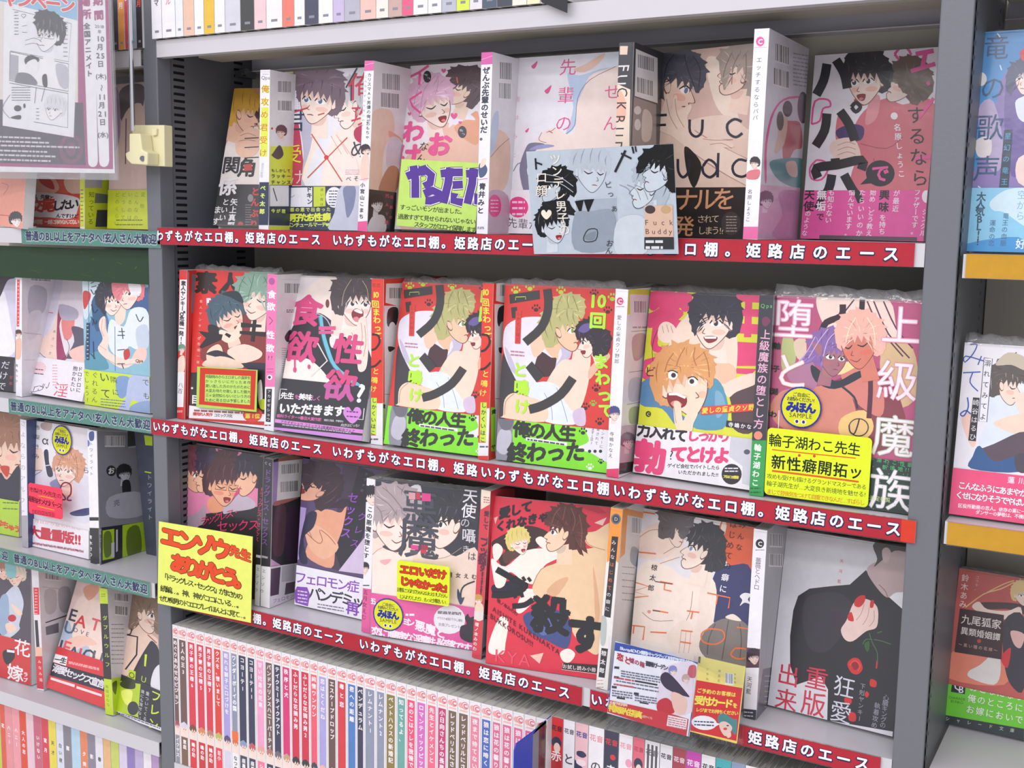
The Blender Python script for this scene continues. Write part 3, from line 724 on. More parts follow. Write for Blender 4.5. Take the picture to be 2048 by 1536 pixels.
b.t('#d4e072', 'BL悪の恵で出会った', 580, 1228, 915, 1224, size=34, b=.03); b.t('#e3ee4c', '腐男子たち', 590, 1290, 780, 1285, size=66, b=.05); b.t('#e3ee4c', 'の', 765, 1300, 766, 1300, size=34, b=.05); b.t('#e3ee4c', '性癖', 835, 1285, 900, 1283, size=66, b=.05)
b.t('#d8e86a', 'アバンチュールマーチ', 575, 1345, 880, 1340, size=38, b=.03); b.heart('#d8e86a', 905, 1340, 15)
c.done()

s = Spine(B, [(112, 120), (182, 118), (126, 1392), (55, 1390)], Z1, 'leaning white spine with pink top block and slim black title beside a dark photo band', base='#efedf2', sroll=.05, syaw=.12, backbase='#ece8ec')
g = s.g; g.q('#e26aa8', 100, 100, 200, 100, 200, 190, 100, 196); g.l('#f4c8e0', 3, 110, 150, 180, 135)
g.t('#3a3a48', 'カリスマAV男優の俺が', 146, 225, 138, 570, size=31, b=.02); g.t('#3a3a48', 'おもちゃ', 135, 590, 130, 690, size=31, b=.02); g.t('#5a5a68', 'こんなはずじゃないのに', 120, 235, 98, 600, size=20)
g.face(120, 790, 40, hair='#3a2a34', a=-.2, mouth='open'); g.p('#f0cfc0', 90, 840, 140, 840, 135, 1000, 80, 1000); g.l('#e26aa8', 4, 75, 1010, 140, 1000)
g.t('#3a3a48', '小宮山こまち', 95, 1050, 85, 1285, size=36, b=.03); g.q('#e85a98', 50, 1325, 130, 1318, 128, 1400, 50, 1400)
k = s.k; k.bar(238, 208, 372, 335, 14); k.bar(228, 352, 364, 470, 14); k.p('#f0d0bc', 170, 500, 300, 490, 330, 640, 260, 760, 240, 900, 230, 1100, 120, 1100, 160, 700); k.p('#e6a890', 290, 640, 380, 700, 380, 730, 300, 700); k.p('#dcd6e2', 290, 700, 380, 720, 360, 910, 270, 910); k.p('#c08a6a', 280, 920, 360, 930, 340, 1100, 210, 1100)
k.q('#2c2c30', 140, 1080, 345, 1105, 330, 1400, 120, 1400); k.face(200, 1190, 62, hair='#1c1c20', skin='#e8e6e8', blush=None, line='#666', mouth='line'); k.p('#e8e6ea', 160, 1290, 250, 1280, 260, 1400, 130, 1400); k.t('#d84a70', '元AV男', 275, 1130, 270, 1330, size=32, b=.03); k.t('#d84a70', '伝説の', 308, 1140, 302, 1290, size=26, b=.03)
s.done()

c = Cover(B, [(458, 148), (1150, 150), (1085, 1415), (332, 1352)], Z1, 'cover with a pink-haired figure, behind the green card with purple letters', base='#f1eaf0', y=.04, wt=(1, .5, .2, .7))
g = c.g; g.p('#f0c4b0', 560, 560, 760, 590, 960, 700, 1000, 1000, 400, 1400, 380, 900, 620, 700); g.p('#f6f0f4', 440, 560, 540, 520, 600, 640, 560, 640)
g.p('#e8a888', 780, 620, 860, 560, 960, 500, 960, 740, 850, 700); g.p('#efe9f4', 740, 620, 770, 520, 880, 510, 940, 560, 880, 560, 800, 570)
g.face(850, 330, 150, a=.45, d=-1, kind='p', skin='#edd2c0', hair='#5c4a50', hi='#3c2c34', eyes='closed')
g.p('#5c4a50', 735, 200, 800, 160, 985, 175, 990, 330, 930, 300, 860, 250, 780, 330, 730, 290); g.l('#e0703a', 10, 800, 240, 808, 285)
g.face(625, 440, 185, a=-.25, d=1, skin='#f8e4dc', hair='#e2b6d0', hi='#b890b4', eyes='closed', mouth='open', blush='#f0a890')
g.p('#e2b6d0', 450, 400, 500, 260, 640, 210, 760, 280, 770, 400, 680, 330, 590, 400, 540, 500, 500, 540, 450, 480)
for q in ((640, 230, 560, 330, 530, 470), (660, 230, 660, 300, 640, 370), (600, 240, 510, 330, 480, 450)): g.l('#c090b8', 4, *q)
g.l('#ee5c9c', 18, 450, 240, 520, 205, 590, 155, sm=0); g.l('#ee5c9c', 18, 525, 210, 520, 300); g.l('#ee5c9c', 16, 540, 350, 450, 410, 470, 460, 530, 510, sm=0)
for x, y, r in ((703, 192, 18), (780, 530, 26), (447, 515, 14), (825, 580, 12)): g.heart('#ee5c9c', x, y, r)
g.e('#2c2c34', 580, 238, 30, 45); g.t('#f0eef4', 'やっ', 572, 225, 590, 248, size=28); g.e('#4a4a54', 842, 652, 32, 45); g.t('#f0eef4', 'めっ', 835, 640, 850, 665, size=28)
g.t('#ee5c9c', 'わ', 475, 650, 476, 650, size=170, b=.05); g.t('#ee5c9c', 'け', 440, 830, 441, 830, size=190, b=.05); g.t('#ee5c9c', 'お', 672, 745, 673, 745, size=190, b=.05); g.t('#2e2c3a', 'なん', 555, 760, 530, 850, size=75)
c.done()
c_yatta, d_, f_ = card(B, [(400, 855), (966, 884), (950, 1405), (332, 1350)], 'light green handwritten card with fat purple letters, taped to a comic', 'card', 'handwritten_card', base='#bfe070', y=.022, w=.1, h=.09, lean=.08, sy=.002)
g = c_yatta
YT = ((425, 985, 500, 955, 570, 940, 610, 975, 600, 1035, 555, 1060), (540, 905, 560, 975), (475, 905, 490, 1010, 490, 1145), (555, 1115, 620, 1090, 665, 1110, 660, 1150, 600, 1168, 565, 1165), (680, 965, 760, 955, 845, 955), (750, 920, 735, 1040, 700, 1185), (770, 1050, 845, 1045), (785, 1110, 775, 1165, 845, 1180), (870, 965, 960, 960, 1060, 965), (925, 925, 915, 1040, 880, 1190), (960, 1055, 1040, 1050), (960, 1115, 950, 1170, 1040, 1185))
for col_, wd_ in (('#2c2440', 84), ('#f0eaf4', 74), ('#5b3f96', 60)):
    for q in YT: g.l(col_, wd_, *q, sm=0)
g.t('#2c3430', 'すっごいモンが出ました。', 395, 1215, 845, 1250, size=44, jit=.12, b=.012); g.t('#2c3430', '過激すぎて見せられないじゃないです', 380, 1285, 1000, 1330, size=44, jit=.12, b=.012); g.t('#2c3430', 'スタッフがエロイ保障します!!', 500, 1345, 960, 1388, size=44, jit=.12, b=.012)
d_()

s = Spine(B, [(985, 58), (1072, 53), (1028, 1403), (948, 1403)], Z1, 'white spine with pink top block and bold black title, right of the purple-lettered green card', base='#efedf2', backbase='#ece9ee', sroll=.04)
g = s.g; g.q('#d860a8', 960, 30, 1080, 30, 1080, 142, 970, 150); g.l('#f0b8dc', 3, 985, 110, 1070, 80); g.t('#36384c', 'ぜんぶ先輩のせいだ。', 1022, 190, 1000, 690, size=56, b=.045); g.p('#4a5a80', 965, 900, 1000, 880, 1030, 930, 1010, 980, 970, 990); g.p(SK, 985, 860, 1020, 850, 1010, 900, 975, 920); g.l('#e060a0', 5, 960, 1010, 1030, 1000)
g.t('#36384c', '青井みと', 992, 1060, 978, 1240, size=52, b=.045); g.rows('#8a8894', 955, 1362, 1005, 1372, 2, 8)
k = s.k; k.bar(1118, 125, 1205, 260, 8); k.bar(1112, 280, 1200, 405, 8); k.p('#f0cab4', 1060, 640, 1190, 700, 1185, 1000, 1110, 1120, 1040, 1100, 1040, 850); k.p('#c6d2ea', 1060, 560, 1110, 500, 1100, 700, 1050, 830); k.l('#8a6a6a', 4, 1050, 840, 1120, 760, 1190, 700)
k.p('#c8a8b8', 1030, 1110, 1180, 1130, 1180, 1410, 1020, 1410); k.e('#e23c86', 1080, 1205, 50, 85); k.rows('#f8c8dc', 1050, 1160, 1110, 1240, 4, 8)
s.done()

c = Cover(C, [(283, 158), (1045, 108), (1010, 1345), (235, 1322)], Z1, 'pale lilac-white cover with pink title, lower half behind the grey postcard', base='#ebe8f0', y=.042, band=.25, bandcol='#eeeaf0', wt=(1, .5, .2, 1))
g = c.g; g.p('#f3dfd6', 700, 640, 720, 420, 800, 270, 1000, 190, 1060, 300, 1060, 800, 430, 800, 480, 660, 560, 620, 640, 660); g.p('#b8cbe6', 650, 260, 730, 270, 860, 230, 980, 180, 1040, 190, 820, 260, 760, 360, 710, 480, 705, 600, 640, 660, 690, 480); g.p('#dfe6f2', 700, 240, 800, 170, 860, 130, 1040, 120, 1040, 190, 850, 230)
g.l('#8a6a78', 4, 640, 660, 700, 600, 720, 420, 800, 300, 975, 210); g.p('#f0c8b4', 690, 230, 760, 200, 900, 120, 860, 190, 760, 250); g.l('#8a6a78', 4, 480, 650, 460, 700, 510, 720); g.l('#8a6a78', 4, 570, 620, 545, 640, 510, 650); g.l('#c84a58', 6, 525, 640, 552, 655)
g.p('#7c7894', 370, 760, 410, 720, 500, 730, 430, 780, 380, 900, 410, 1000, 370, 1070, 330, 900); g.l('#7c7894', 6, 290, 910, 320, 860, 370, 850); g.p('#9a9ac8', 440, 740, 520, 730, 560, 745, 400, 770)
g.t('#e0508c', '先輩の', 655, 215, 625, 590, size=118); g.t('#e0508c', 'せん', 950, 380, 940, 590, size=110); g.t('#e8a0b4', '青井みと', 318, 430, 292, 800, size=38)
for x, y, r in ((425, 210, 16), (515, 375, 18), (378, 642, 10)): g.p('#e0508c', x, y+r, x-r, y, x, y-r, x+r*1.6, y-r*2.2, x+r, y)
b = c.gb; b.e('#e63c88', 325, 1150, 68, 70); b.rows('#fbd0e2', 285, 1110, 370, 1190, 3, 14); b.t('#4a4654', '先輩が', 285, 1255, 430, 1270, size=72)
c.done()

s = Spine(Dq, [(70, 88), (162, 88), (118, 1440), (5, 1435)], Z1, 'black and cream spine with tall thin sideways Latin title, third title from the right upright', base='#f0dcc8', backbase='#3c3c40', sroll=.04)
g = s.g; g.q('#3a3a40', 40, 60, 200, 60, 165, 420, 140, 415, 40, 372); g.q('#e8cdb8', 70, 112, 125, 112, 120, 172, 68, 172); g.q('#34343a', 148, 60, 200, 60, 140, 1000, 133, 900); g.p('#f0b8a0', 60, 420, 110, 500, 100, 640, 40, 600)
g.t('#e8e0dc', 'FU', 98, 262, 82, 345, size=110, mode='r', sx=1.0); g.t('#34303a', 'CKBUDDY', 88, 432, 30, 1010, size=110, mode='r', sx=.9)
k = s.k; k.q('#eceaec', 178, 130, 330, 195, 330, 510, 170, 460); k.bar(190, 165, 300, 268, 30); k.bar(185, 325, 296, 440, 30); k.q('#9a8c88', 165, 465, 320, 520, 320, 820, 150, 810); k.e('#e8dcd8', 190, 560, 25, 30); k.e('#e8dcd8', 190, 660, 22, 40); k.p('#d8c8c0', 230, 560, 290, 600, 280, 760, 220, 760)
s.done()

c = Cover(Dq, [(318, 160), (1070, 112), (1010, 1460), (262, 1440)], Z1, 'cover with large thin Latin letters over two male faces and a brown-black band', base='#d9b7ab', band=.268, bandcol='#2e2624', y=.042, wt=(1, .6, .5, .6))
g = c.g; g.p('#e9cbb8', 300, 540, 380, 480, 600, 700, 800, 780, 1000, 700, 1000, 1100, 430, 1100, 440, 800, 290, 800); g.p('#f1dccb', 670, 210, 760, 200, 800, 330, 900, 620, 800, 600, 720, 480); g.p('#ecd2c2', 560, 640, 700, 600, 840, 600, 920, 660, 1000, 740, 900, 760, 600, 740)
g.face(900, 290, 195, a=.3, d=-1, kind='p', skin='#f0d2c0', hair='#a8978c', hi='#7c6c66', eyes='closed'); g.p('#a8978c', 770, 150, 900, 120, 1020, 130, 1020, 300, 960, 380, 930, 240, 860, 250, 830, 330, 800, 420, 770, 300)
for q in ((900, 170, 860, 260, 850, 380), (950, 170, 950, 300, 930, 400), (850, 160, 810, 250, 790, 330)): g.l('#756660', 5, *q)
g.face(470, 380, 225, a=.3, d=1, kind='p', skin='#f0cdb8', hair='#4b4a56', hi='#2e2c38', eye='#6a7a92', blush='#e8927c')
g.p('#4b4a56', 300, 440, 310, 230, 430, 150, 600, 160, 670, 260, 660, 380, 600, 440, 570, 330, 480, 350, 430, 290, 380, 300, 370, 400)
for q in ((450, 170, 400, 240, 380, 330), (520, 170, 540, 260, 590, 400), (580, 180, 630, 270, 620, 400)): g.l('#2e2c38', 6, *q)
g.p('#f2d8c6', 340, 680, 390, 470, 410, 450, 430, 560, 450, 460, 470, 470, 470, 560, 560, 520, 570, 550, 540, 620, 590, 700, 700, 780, 950, 900, 960, 1080, 800, 1000, 560, 840, 430, 740)
for q in ((395, 480, 420, 600, 470, 690), (455, 480, 470, 590, 520, 680), (590, 700, 760, 800, 960, 900), (560, 840, 760, 980, 960, 1090)): g.l('#b4806c', 4, *q)
g.p('#2c2620', 520, 820, 580, 850, 640, 950, 590, 1100, 540, 1000); g.p('#f0d4c4', 640, 770, 720, 750, 840, 780, 860, 820, 740, 810)
for q in ((650, 760, 740, 770, 860, 765), (700, 800, 780, 790, 850, 825)): g.l('#b4806c', 4, *q)
K1 = '#2e2c3c'
g.l(K1, 18, 326, 590, 326, 752, sm=0); g.l(K1, 18, 318, 597, 398, 593, sm=0); g.l(K1, 17, 326, 665, 392, 662, sm=0)
g.l(K1, 18, 557, 625, 560, 710, 600, 745, 640, 715, 647, 625); g.l(K1, 18, 920, 640, 870, 622, 820, 660, 830, 720, 880, 748, 925, 720)
g.l(K1, 18, 475, 900, 478, 985, 510, 1028, 548, 990, 555, 900); g.l(K1, 18, 650, 950, 690, 905, 740, 940, 745, 990, 700, 1028, 655, 1000, 645, 950); g.l(K1, 18, 758, 858, 752, 1028, sm=0); g.l(K1, 18, 955, 915, 900, 905, 858, 950, 870, 1005, 920, 1025, 960, 1010)
b = c.gb; O1 = '#e3a172'; b.t(O1, 'ナルを', 540, 1185, 800, 1180, size=170, b=.01); b.t(O1, '発', 520, 1370, 521, 1370, size=150, b=.01); b.t('#e8c8a8', 'されて', 640, 1320, 740, 1318, size=60); b.t('#e8c8a8', 'しまう!?', 645, 1400, 790, 1400, size=62); b.e('#453b38', 850, 1350, 68, 82); b.rows('#a89a90', 815, 1300, 890, 1400, 6, 7)
c.done()

s = Spine(E_, [(92, 55), (180, 50), (108, 1338), (15, 1335)], Z1, 'tall white spine with pink circle emblem, rightmost spine on the uppermost red-edged shelf', base='#f2f0f6', backbase='#e2e0ea', sroll=.05, syaw=.1)
g = s.g; g.e('#e85aa0', 124, 132, 26, 30); g.t('#f8e8f2', 'C', 124, 132, 125, 132, size=42, b=.04); g.l('#e8a0c8', 3, 95, 168, 165, 168); g.t('#4c4a58', 'エッチするなら', 118, 245, 98, 520, size=36); g.t('#4c4a58', 'パパ', 97, 560, 94, 600, size=34)
g.face(90, 880, 34, hair='#2c2830', d=-1); g.p('#d87880', 50, 930, 120, 920, 110, 975, 42, 975); g.t('#5a5866', '名原しょうこ', 62, 1055, 48, 1225, size=30); g.q('#ea6aa6', 10, 1270, 120, 1270, 110, 1345, 10, 1345)
k = s.k; k.bar(215, 140, 300, 255, 28); k.bar(205, 290, 295, 400, 26); k.rows('#a8a4b4', 325, 200, 440, 390, 9, 8, 20); k.p('#e8589c', 150, 980, 152, 760, 200, 560, 300, 470, 500, 480, 500, 490, 300, 484, 212, 565, 166, 760, 162, 980); k.e('#54505a', 385, 538, 34, 98); k.p('#d0606a', 320, 620, 370, 640, 380, 780, 330, 800, 270, 900, 260, 650); k.p('#e8c4b4', 230, 620, 290, 600, 270, 760, 210, 820, 230, 700); k.e('#3c3438', 290, 545, 30, 50); k.e('#5a4c44', 245, 620, 22, 60)
k.p('#5fa0a4', 200, 860, 400, 860, 400, 1030, 260, 1000, 190, 920); k.p('#ecd0c2', 280, 880, 340, 870, 350, 960, 300, 950); k.q('#e3b8d4', 120, 1010, 420, 1035, 420, 1360, 90, 1340); k.face(160, 1110, 50, hair='#5a5060', skin='#f0dcea', blush=None); k.p('#cfa0c4', 240, 1060, 400, 1080, 390, 1340, 200, 1330, 260, 1200)
s.done()

c = Cover(E_, [(482, 215), (1210, 172), (1147, 1365), (358, 1345)], Z1, 'cover with huge black brush strokes over a pink-jacketed figure, above a pink band', base='#eeeaf0', band=.265, bandcol='#ea5aa4', y=.136, sy=.004, yaw=-.12, syaw=.06, lean=.05, slean=.02, T=.010, sw=.004, wt=(1, 1, 1, 1))
g = c.g; P1 = '#ee5ba0'
for x0, y0, r in ((1000, 210, 50),): g.l(P1, 16, x0-r, y0, x0, y0-r, x0+r, y0, x0, y0+r, x0-r, y0)
g.l(P1, 12, 440, 640, 460, 500, 540, 490, 555, 530, 510, 545, 490, 620, 440, 640); g.l(P1, 12, 470, 860, 520, 870, 540, 920, 500, 980, 440, 975, 430, 910, 470, 860)
g.p('#d8747e', 760, 560, 900, 480, 1000, 520, 1200, 520, 1180, 1050, 700, 1050, 730, 800, 690, 700); g.p('#e89aa0', 800, 480, 860, 470, 840, 600, 770, 640); g.l('#a84a58', 5, 740, 760, 900, 790, 1000, 720); g.l('#a84a58', 5, 820, 850, 860, 1000)
g.p('#d8747e', 600, 590, 650, 560, 660, 760, 590, 740); g.p('#4a3a6c', 590, 680, 680, 640, 760, 660, 740, 740, 620, 735); g.p('#f2d8cc', 580, 740, 700, 730, 740, 860, 620, 880, 550, 800); 
for y in (770, 800, 830): g.l('#c8907c', 4, 600, y, 660, y-20, 710, y-5)
g.p('#c84a3a', 700, 490, 790, 450, 800, 500, 740, 530)
g.face(1010, 380, 150, a=.35, d=-1, kind='p', skin='#f4dfd2', hair='#6b5a4c', hi='#40342e', eyes='open', neck=0); g.p('#6b5a4c', 890, 360, 940, 270, 1060, 245, 1160, 300, 1190, 420, 1130, 500, 1100, 470, 1010, 450, 960, 390)
g.face(770, 360, 160, a=-.1, d=-1, skin='#f7e0d2', hair='#2c262c', hi='#4a4048', mouth='open', blush='#f0a088', neck=0); g.p('#2c262c', 700, 290, 760, 235, 860, 220, 940, 300, 920, 400, 870, 390, 820, 300, 760, 330)
BK = '#26242a'
for q in ((535, 270, 515, 370, 470, 460), (590, 245, 640, 330, 660, 420), (535, 575, 520, 680, 465, 775), (615, 560, 670, 640, 705, 740), (480, 970, 470, 910, 600, 890, 750, 860, 745, 920), (585, 850, 590, 900), (565, 950, 545, 1040, 480, 1150), (640, 950, 690, 1040, 740, 1110)): g.l(BK, 56, *q)
g.l(BK, 20, 655, 230, 680, 208, 705, 230, 682, 258, 655, 232); g.l(BK, 24, 685, 535, 712, 508, 740, 535, 712, 564, 686, 536)
g.l(P1, 28, 1080, 210, 1190, 190); g.l(P1, 28, 1140, 200, 1120, 300); g.l(P1, 26, 1050, 315, 1200, 270); g.l(P1, 20, 1150, 380, 1165, 400); g.l(P1, 22, 1100, 600, 1190, 480); g.l(P1, 22, 1080, 850, 1190, 840)
g.t('#2c2830', 'するなら', 1080, 585, 1105, 970, size=115); g.e(BK, 862, 942, 88, 80); g.q(BK, 740, 1010, 800, 950, 830, 1000); g.t(P1, 'で', 862, 942, 863, 942, size=115, b=.03)
g.e('#f8f0f4', 948, 590, 22); g.t('#f8f4f8', '名原しょうこ', 968, 660, 992, 945, size=46, b=.02)
b = c.gb; b.l(BK, 40, 520, 1040, 490, 1130, 470, 1160); b.l(BK, 40, 710, 1040, 745, 1120)
b.t('#34242e', '天使', 430, 1075, 425, 1145, size=66, b=.03); b.t('#faf0f6', 'のような', 420, 1190, 400, 1310, size=38, b=.01); b.t('#faf0f6', '無垢', 505, 1075, 500, 1145, size=62, b=.03); b.t('#34242e', 'で', 495, 1210, 496, 1210, size=50, b=.02)
b.t('#faf0f6', 'も知らない', 565, 1060, 545, 1230, size=42, b=.01); b.t('#faf0f6', '悩んでいます。', 690, 1060, 665, 1310, size=42, b=.01); b.t('#faf0f6', 'たらいいのか', 755, 1060, 735, 1310, size=42, b=.01); b.t('#faf0f6', '始め、どう教え', 820, 1060, 795, 1310, size=40, b=.01)
b.t('#34242e', '興味', 890, 1075, 885, 1150, size=66, b=.03); b.t('#faf0f6', 'を持ち', 880, 1215, 875, 1300, size=42, b=.01); b.t('#faf0f6', 'が最近', 965, 1065, 958, 1160, size=42, b=.01); b.t('#faf0f6', 'ファザーです。', 1092, 1060, 1072, 1300, size=42, b=.01); b.t('#faf0f6', 'シングル', 1140, 1180, 1125, 1310, size=40, b=.01); b.e('#f8f0f4', 1150, 1085, 30, 40)
b.q('#5a4a54', 490, 1322, 1090, 1335, 1090, 1358, 490, 1345)
c.done()

# grey postcard hanging over the uppermost strip
g, d_, f_ = card(C, [(373, 778), (1358, 728), (1393, 1462), (430, 1462)], 'grey monochrome comic-page postcard hanging over the uppermost red strips', 'postcard', 'postcard', base='#b9c4d0', y=-.010, w=.165, h=.115, lean=-.02, sy=.002)
g.p('#a4b0bd', 700, 1090, 980, 1080, 990, 1300, 700, 1330, sm=0); g.l('#d8e0e8', 3, 700, 780, 705, 1330); g.l('#d8e0e8', 3, 700, 1095, 975, 1085)
g.face(810, 900, 150, a=.1, d=1, skin='#c2ccd6', hair='#b4bec9', hi='#8a95a2', eyes='closed', blush=None, line='#5a646e', neck=0)
g.face(560, 1010, 120, a=.2, d=-1, kind='p', skin='#bcc6d0', hair='#15161a', hi='#9aa6b2', blush=None, line='#454c54', neck=0); g.p('#15161a', 450, 1030, 480, 920, 600, 880, 700, 940, 700, 1080, 600, 1010, 520, 1000, 470, 1080); g.l('#c2ccd6', 4, 500, 930, 600, 950, 690, 1010); g.l('#c2ccd6', 4, 500, 980, 600, 990, 690, 1050)
g.face(560, 1270, 120, a=-.1, d=1, skin='#c8d1da', hair='#17181d', hi='#6a7480', mouth='open', blush=None, line='#454c54', eyes='closed'); 
g.p('#17181d', 480, 1130, 640, 1100, 700, 1200, 640, 1190, 560, 1180, 500, 1240)
g.q('#15161a', 700, 1110, 760, 1100, 740, 1200); g.q('#15161a', 760, 1100, 830, 1095, 790, 1190); g.p('#8f9ba8', 700, 1200, 800, 1180, 960, 1180, 940, 1420, 700, 1430); g.l('#3a4048', 8, 760, 1350, 790, 1300, 850, 1300, 840, 1370, 770, 1380, 760, 1350); g.p('#7c8894', 770, 1340, 840, 1310, 830, 1365, 780, 1370)
g.p('#c6d0d8', 980, 1250, 1100, 1200, 1180, 1250, 1180, 1450, 980, 1460); g.face(1180, 1010, 160, a=.1, d=-1, kind='p', skin='#c6d0d9', hair='#aab6c2', hi='#5a646e', eyes='closed', blush=None, line='#4a525c')
g.face(1280, 900, 170, a=.25, d=-1, kind='p', skin='#c4ced8', hair='#141518', hi='#5a646e', eyes='closed', blush=None, line='#4a525c', neck=0); g.p('#141518', 1110, 900, 1160, 780, 1290, 735, 1370, 760, 1375, 960, 1330, 1000, 1300, 860, 1220, 830, 1150, 920)
for x in (1000, 1050, 1100): g.l('#6a7480', 3, x, 1000, x+60, 1030, x+90, 1100)
g.t('#e9e2d6', 'ツンデレ男子の', 572, 830, 632, 1300, size=78, b=.01); g.t('#1c1e22', 'ト', 452, 860, 453, 860, size=90, b=.02); g.t('#e9e2d6', 'ロ顔', 480, 950, 480, 1040, size=80, b=.01); g.t('#e9e2d6', '…', 498, 1115, 499, 1115, size=60, mode='v'); g.heart('#eee3d0', 512, 1195, 36)
g.l('#24262c', 16, 1040, 770, 970, 915); g.l('#24262c', 12, 1010, 790, 1080, 825); g.l('#24262c', 12, 1085, 745, 1095, 790); g.l('#24262c', 10, 1105, 742, 1112, 780); g.t('#2a2c32', 'ピっ', 925, 1000, 940, 1060, size=50); g.t('#2a2c32', 'あ', 965, 1160, 966, 1160, size=44); g.t('#2a2c32', 'おん', 935, 1390, 930, 1440, size=50)
g.q('#d6b49e', 1168, 1138, 1355, 1135, 1360, 1348, 1168, 1348); g.e('#4a3c40', 1205, 1165, 35, 28); g.e('#c0a078', 1310, 1165, 35, 28); g.t('#4a3a44', 'Fuck', 1180, 1250, 1345, 1250, size=50); g.t('#4a3a44', 'Buddy', 1185, 1310, 1340, 1310, size=50); g.q('#34363a', 1166, 1350, 1362, 1350, 1364, 1430, 1166, 1430); g.rows('#d8dce0', 1175, 1370, 1290, 1410, 2, 18)
d_()

# ================= second red-edged shelf
s = Spine(Fq, [(85, 125), (145, 125), (118, 1362), (52, 1350)], Z2, 'red spine with white title panel, first from the left on the second red-edged shelf', base='#d8332e', backbase='#cc2f2c', film=.002)
g = s.g; g.q('#f2f0f2', 82, 205, 146, 205, 128, 760, 70, 750); g.t('#3a3438', '素人ヤンキー♂危機一発!!', 112, 235, 90, 735, size=42, b=.045); g.face(100, 780, 34, hair='#6f9c86'); g.p(SK, 70, 860, 120, 840, 120, 960, 65, 965); g.q('#f2f0f2', 62, 970, 122, 970, 112, 1262, 56, 1262); g.t('#2c2a30', '八百', 90, 1080, 84, 1130, size=44); g.rows('#f4c8c4', 58, 1290, 105, 1300, 2, 6)
s.k.q('#77727a', 178, 160, 240, 165, 230, 480, 170, 480); s.k.l('#e8e0e0', 3, 150, 140, 140, 1340)
s.done()
c = Cover(Fq, [(205, 112), (885, 165), (860, 1410), (160, 1366)], Z2, 'red cover with a green-haired man behind a blue-haired one, under a red-framed green note', base='#d9352f', band=.09, bandcol='#f0ecec', film=.008, wt=(1, .5, .3, 1))
g = c.g; g.p('#8a3a34', 620, 480, 900, 480, 900, 900, 300, 900, 300, 700, 480, 560); g.t('#2c2422', '素人', 300, 230, 500, 240, size=190, b=.05); g.q('#f0e8e8', 302, 358, 372, 358, 368, 374, 325, 374, 322, 415, 304, 415)
g.t('#f2c8c0', '素人ヤンキー♂危機一発', 258, 385, 232, 890, size=26)
g.face(740, 350, 200, a=.2, d=-1, skin='#f4e0d0', hair='#86a595', hi='#557868', eyes='closed', mouth='smile'); g.p('#86a595', 535, 330, 560, 200, 680, 140, 800, 160, 880, 260, 880, 520, 800, 470, 780, 320, 700, 300, 640, 390, 580, 380)
for q in ((620, 180, 580, 260, 570, 350), (700, 160, 680, 240, 650, 350), (780, 180, 830, 300, 830, 450)): g.l('#557868', 6, *q)
g.face(490, 510, 165, a=-.35, d=1, skin='#f3d2bd', hair='#49606e', hi='#2a3c48', eyes='closed', mouth='open', blush='#e88a7a'); g.p('#49606e', 350, 500, 380, 360, 480, 300, 600, 380, 560, 400, 470, 380, 430, 450, 380, 540); g.p('#2a3640', 430, 320, 560, 300, 610, 400, 500, 350)
g.p('#f5e0cc', 420, 620, 520, 640, 580, 560, 600, 640, 560, 700, 480, 730, 410, 680); g.p('#2c2830', 320, 580, 400, 600, 400, 700, 330, 660)
g.q('#2a2428', 235, 630, 440, 660, 430, 700, 260, 775, 245, 760, 300, 690); g.q('#2a2428', 470, 645, 510, 665, 495, 690, 455, 662); g.q('#2a2428', 590, 560, 760, 580, 760, 600, 590, 600); g.q('#2a2428', 580, 630, 820, 640, 810, 680, 580, 655); g.q('#2a2428', 690, 540, 720, 540, 700, 720, 670, 715)
g.p('#f4d8c0', 310, 800, 400, 740, 440, 800, 420, 900, 320, 900); g.p('#f5dcc8', 480, 790, 620, 740, 760, 800, 740, 860, 600, 900, 520, 880); g.p('#333040', 300, 820, 400, 790, 520, 850, 560, 900, 480, 880, 360, 840); g.p('#333040', 580, 900, 800, 900, 860, 960, 860, 1060, 640, 940); g.p('#f4d8c0', 290, 880, 420, 840, 560, 880, 600, 940, 300, 930)
g.q('#2a2628', 175, 975, 880, 960, 880, 1320, 165, 1260); g.e('#f0e8e8', 185, 1105, 9); g.t('#f0e8e8', '目', 215, 1200, 216, 1200, size=80, b=.03); g.p('#e8e0e0', 730, 1080, 760, 1040, 770, 1200, 740, 1240); g.p('#c0d030', 745, 1210, 790, 1200, 790, 1280, 750, 1270)
b = c.gb; b.rows('#9a5a58', 205, 1282, 610, 1300, 1, 16, 20); b.t('#c8302c', '爆発的人気作', 210, 1318, 345, 1325, size=30, b=.045); b.t('#443c40', 'コミックス化', 385, 1328, 510, 1335, size=30, b=.03); b.q('#c8302c', 160, 1352, 860, 1385, 860, 1420, 160, 1366)
b.e('#d8402c', 690, 1325, 80, 62); b.t('#f0d840', '第1位', 650, 1335, 730, 1335, size=44, b=.05); g.e('#d8402c', 690, 1325, 80, 62)
c.done()
g, d_, f_ = card(Fq, [(228, 925), (728, 955), (715, 1300), (215, 1265)], 'green handwritten note with a thick red frame, taped to the red cover', 'note', 'handwritten_note', base='#b4d660', y=.012, w=.09, h=.062, sy=.003)
g.q('#cf4030', 250, 935, 715, 960, 700, 1285, 240, 1240); g.q('#bfe070', 293, 990, 670, 1005, 665, 1245, 288, 1215)
for i, tx in enumerate(('地獄病みからエロましの温泉を', 'かっさらいに行った本作', '買い逃した方のかたのために', '大変お待たせ致しました御大', '三ヶ全然知らない!という方の', 'ために見る位は予習しました')): g.t('#2e4a34', tx, 308, 1008 + i*39, 655, 1020 + i*39, size=30, jit=.15, b=.01)
d_()

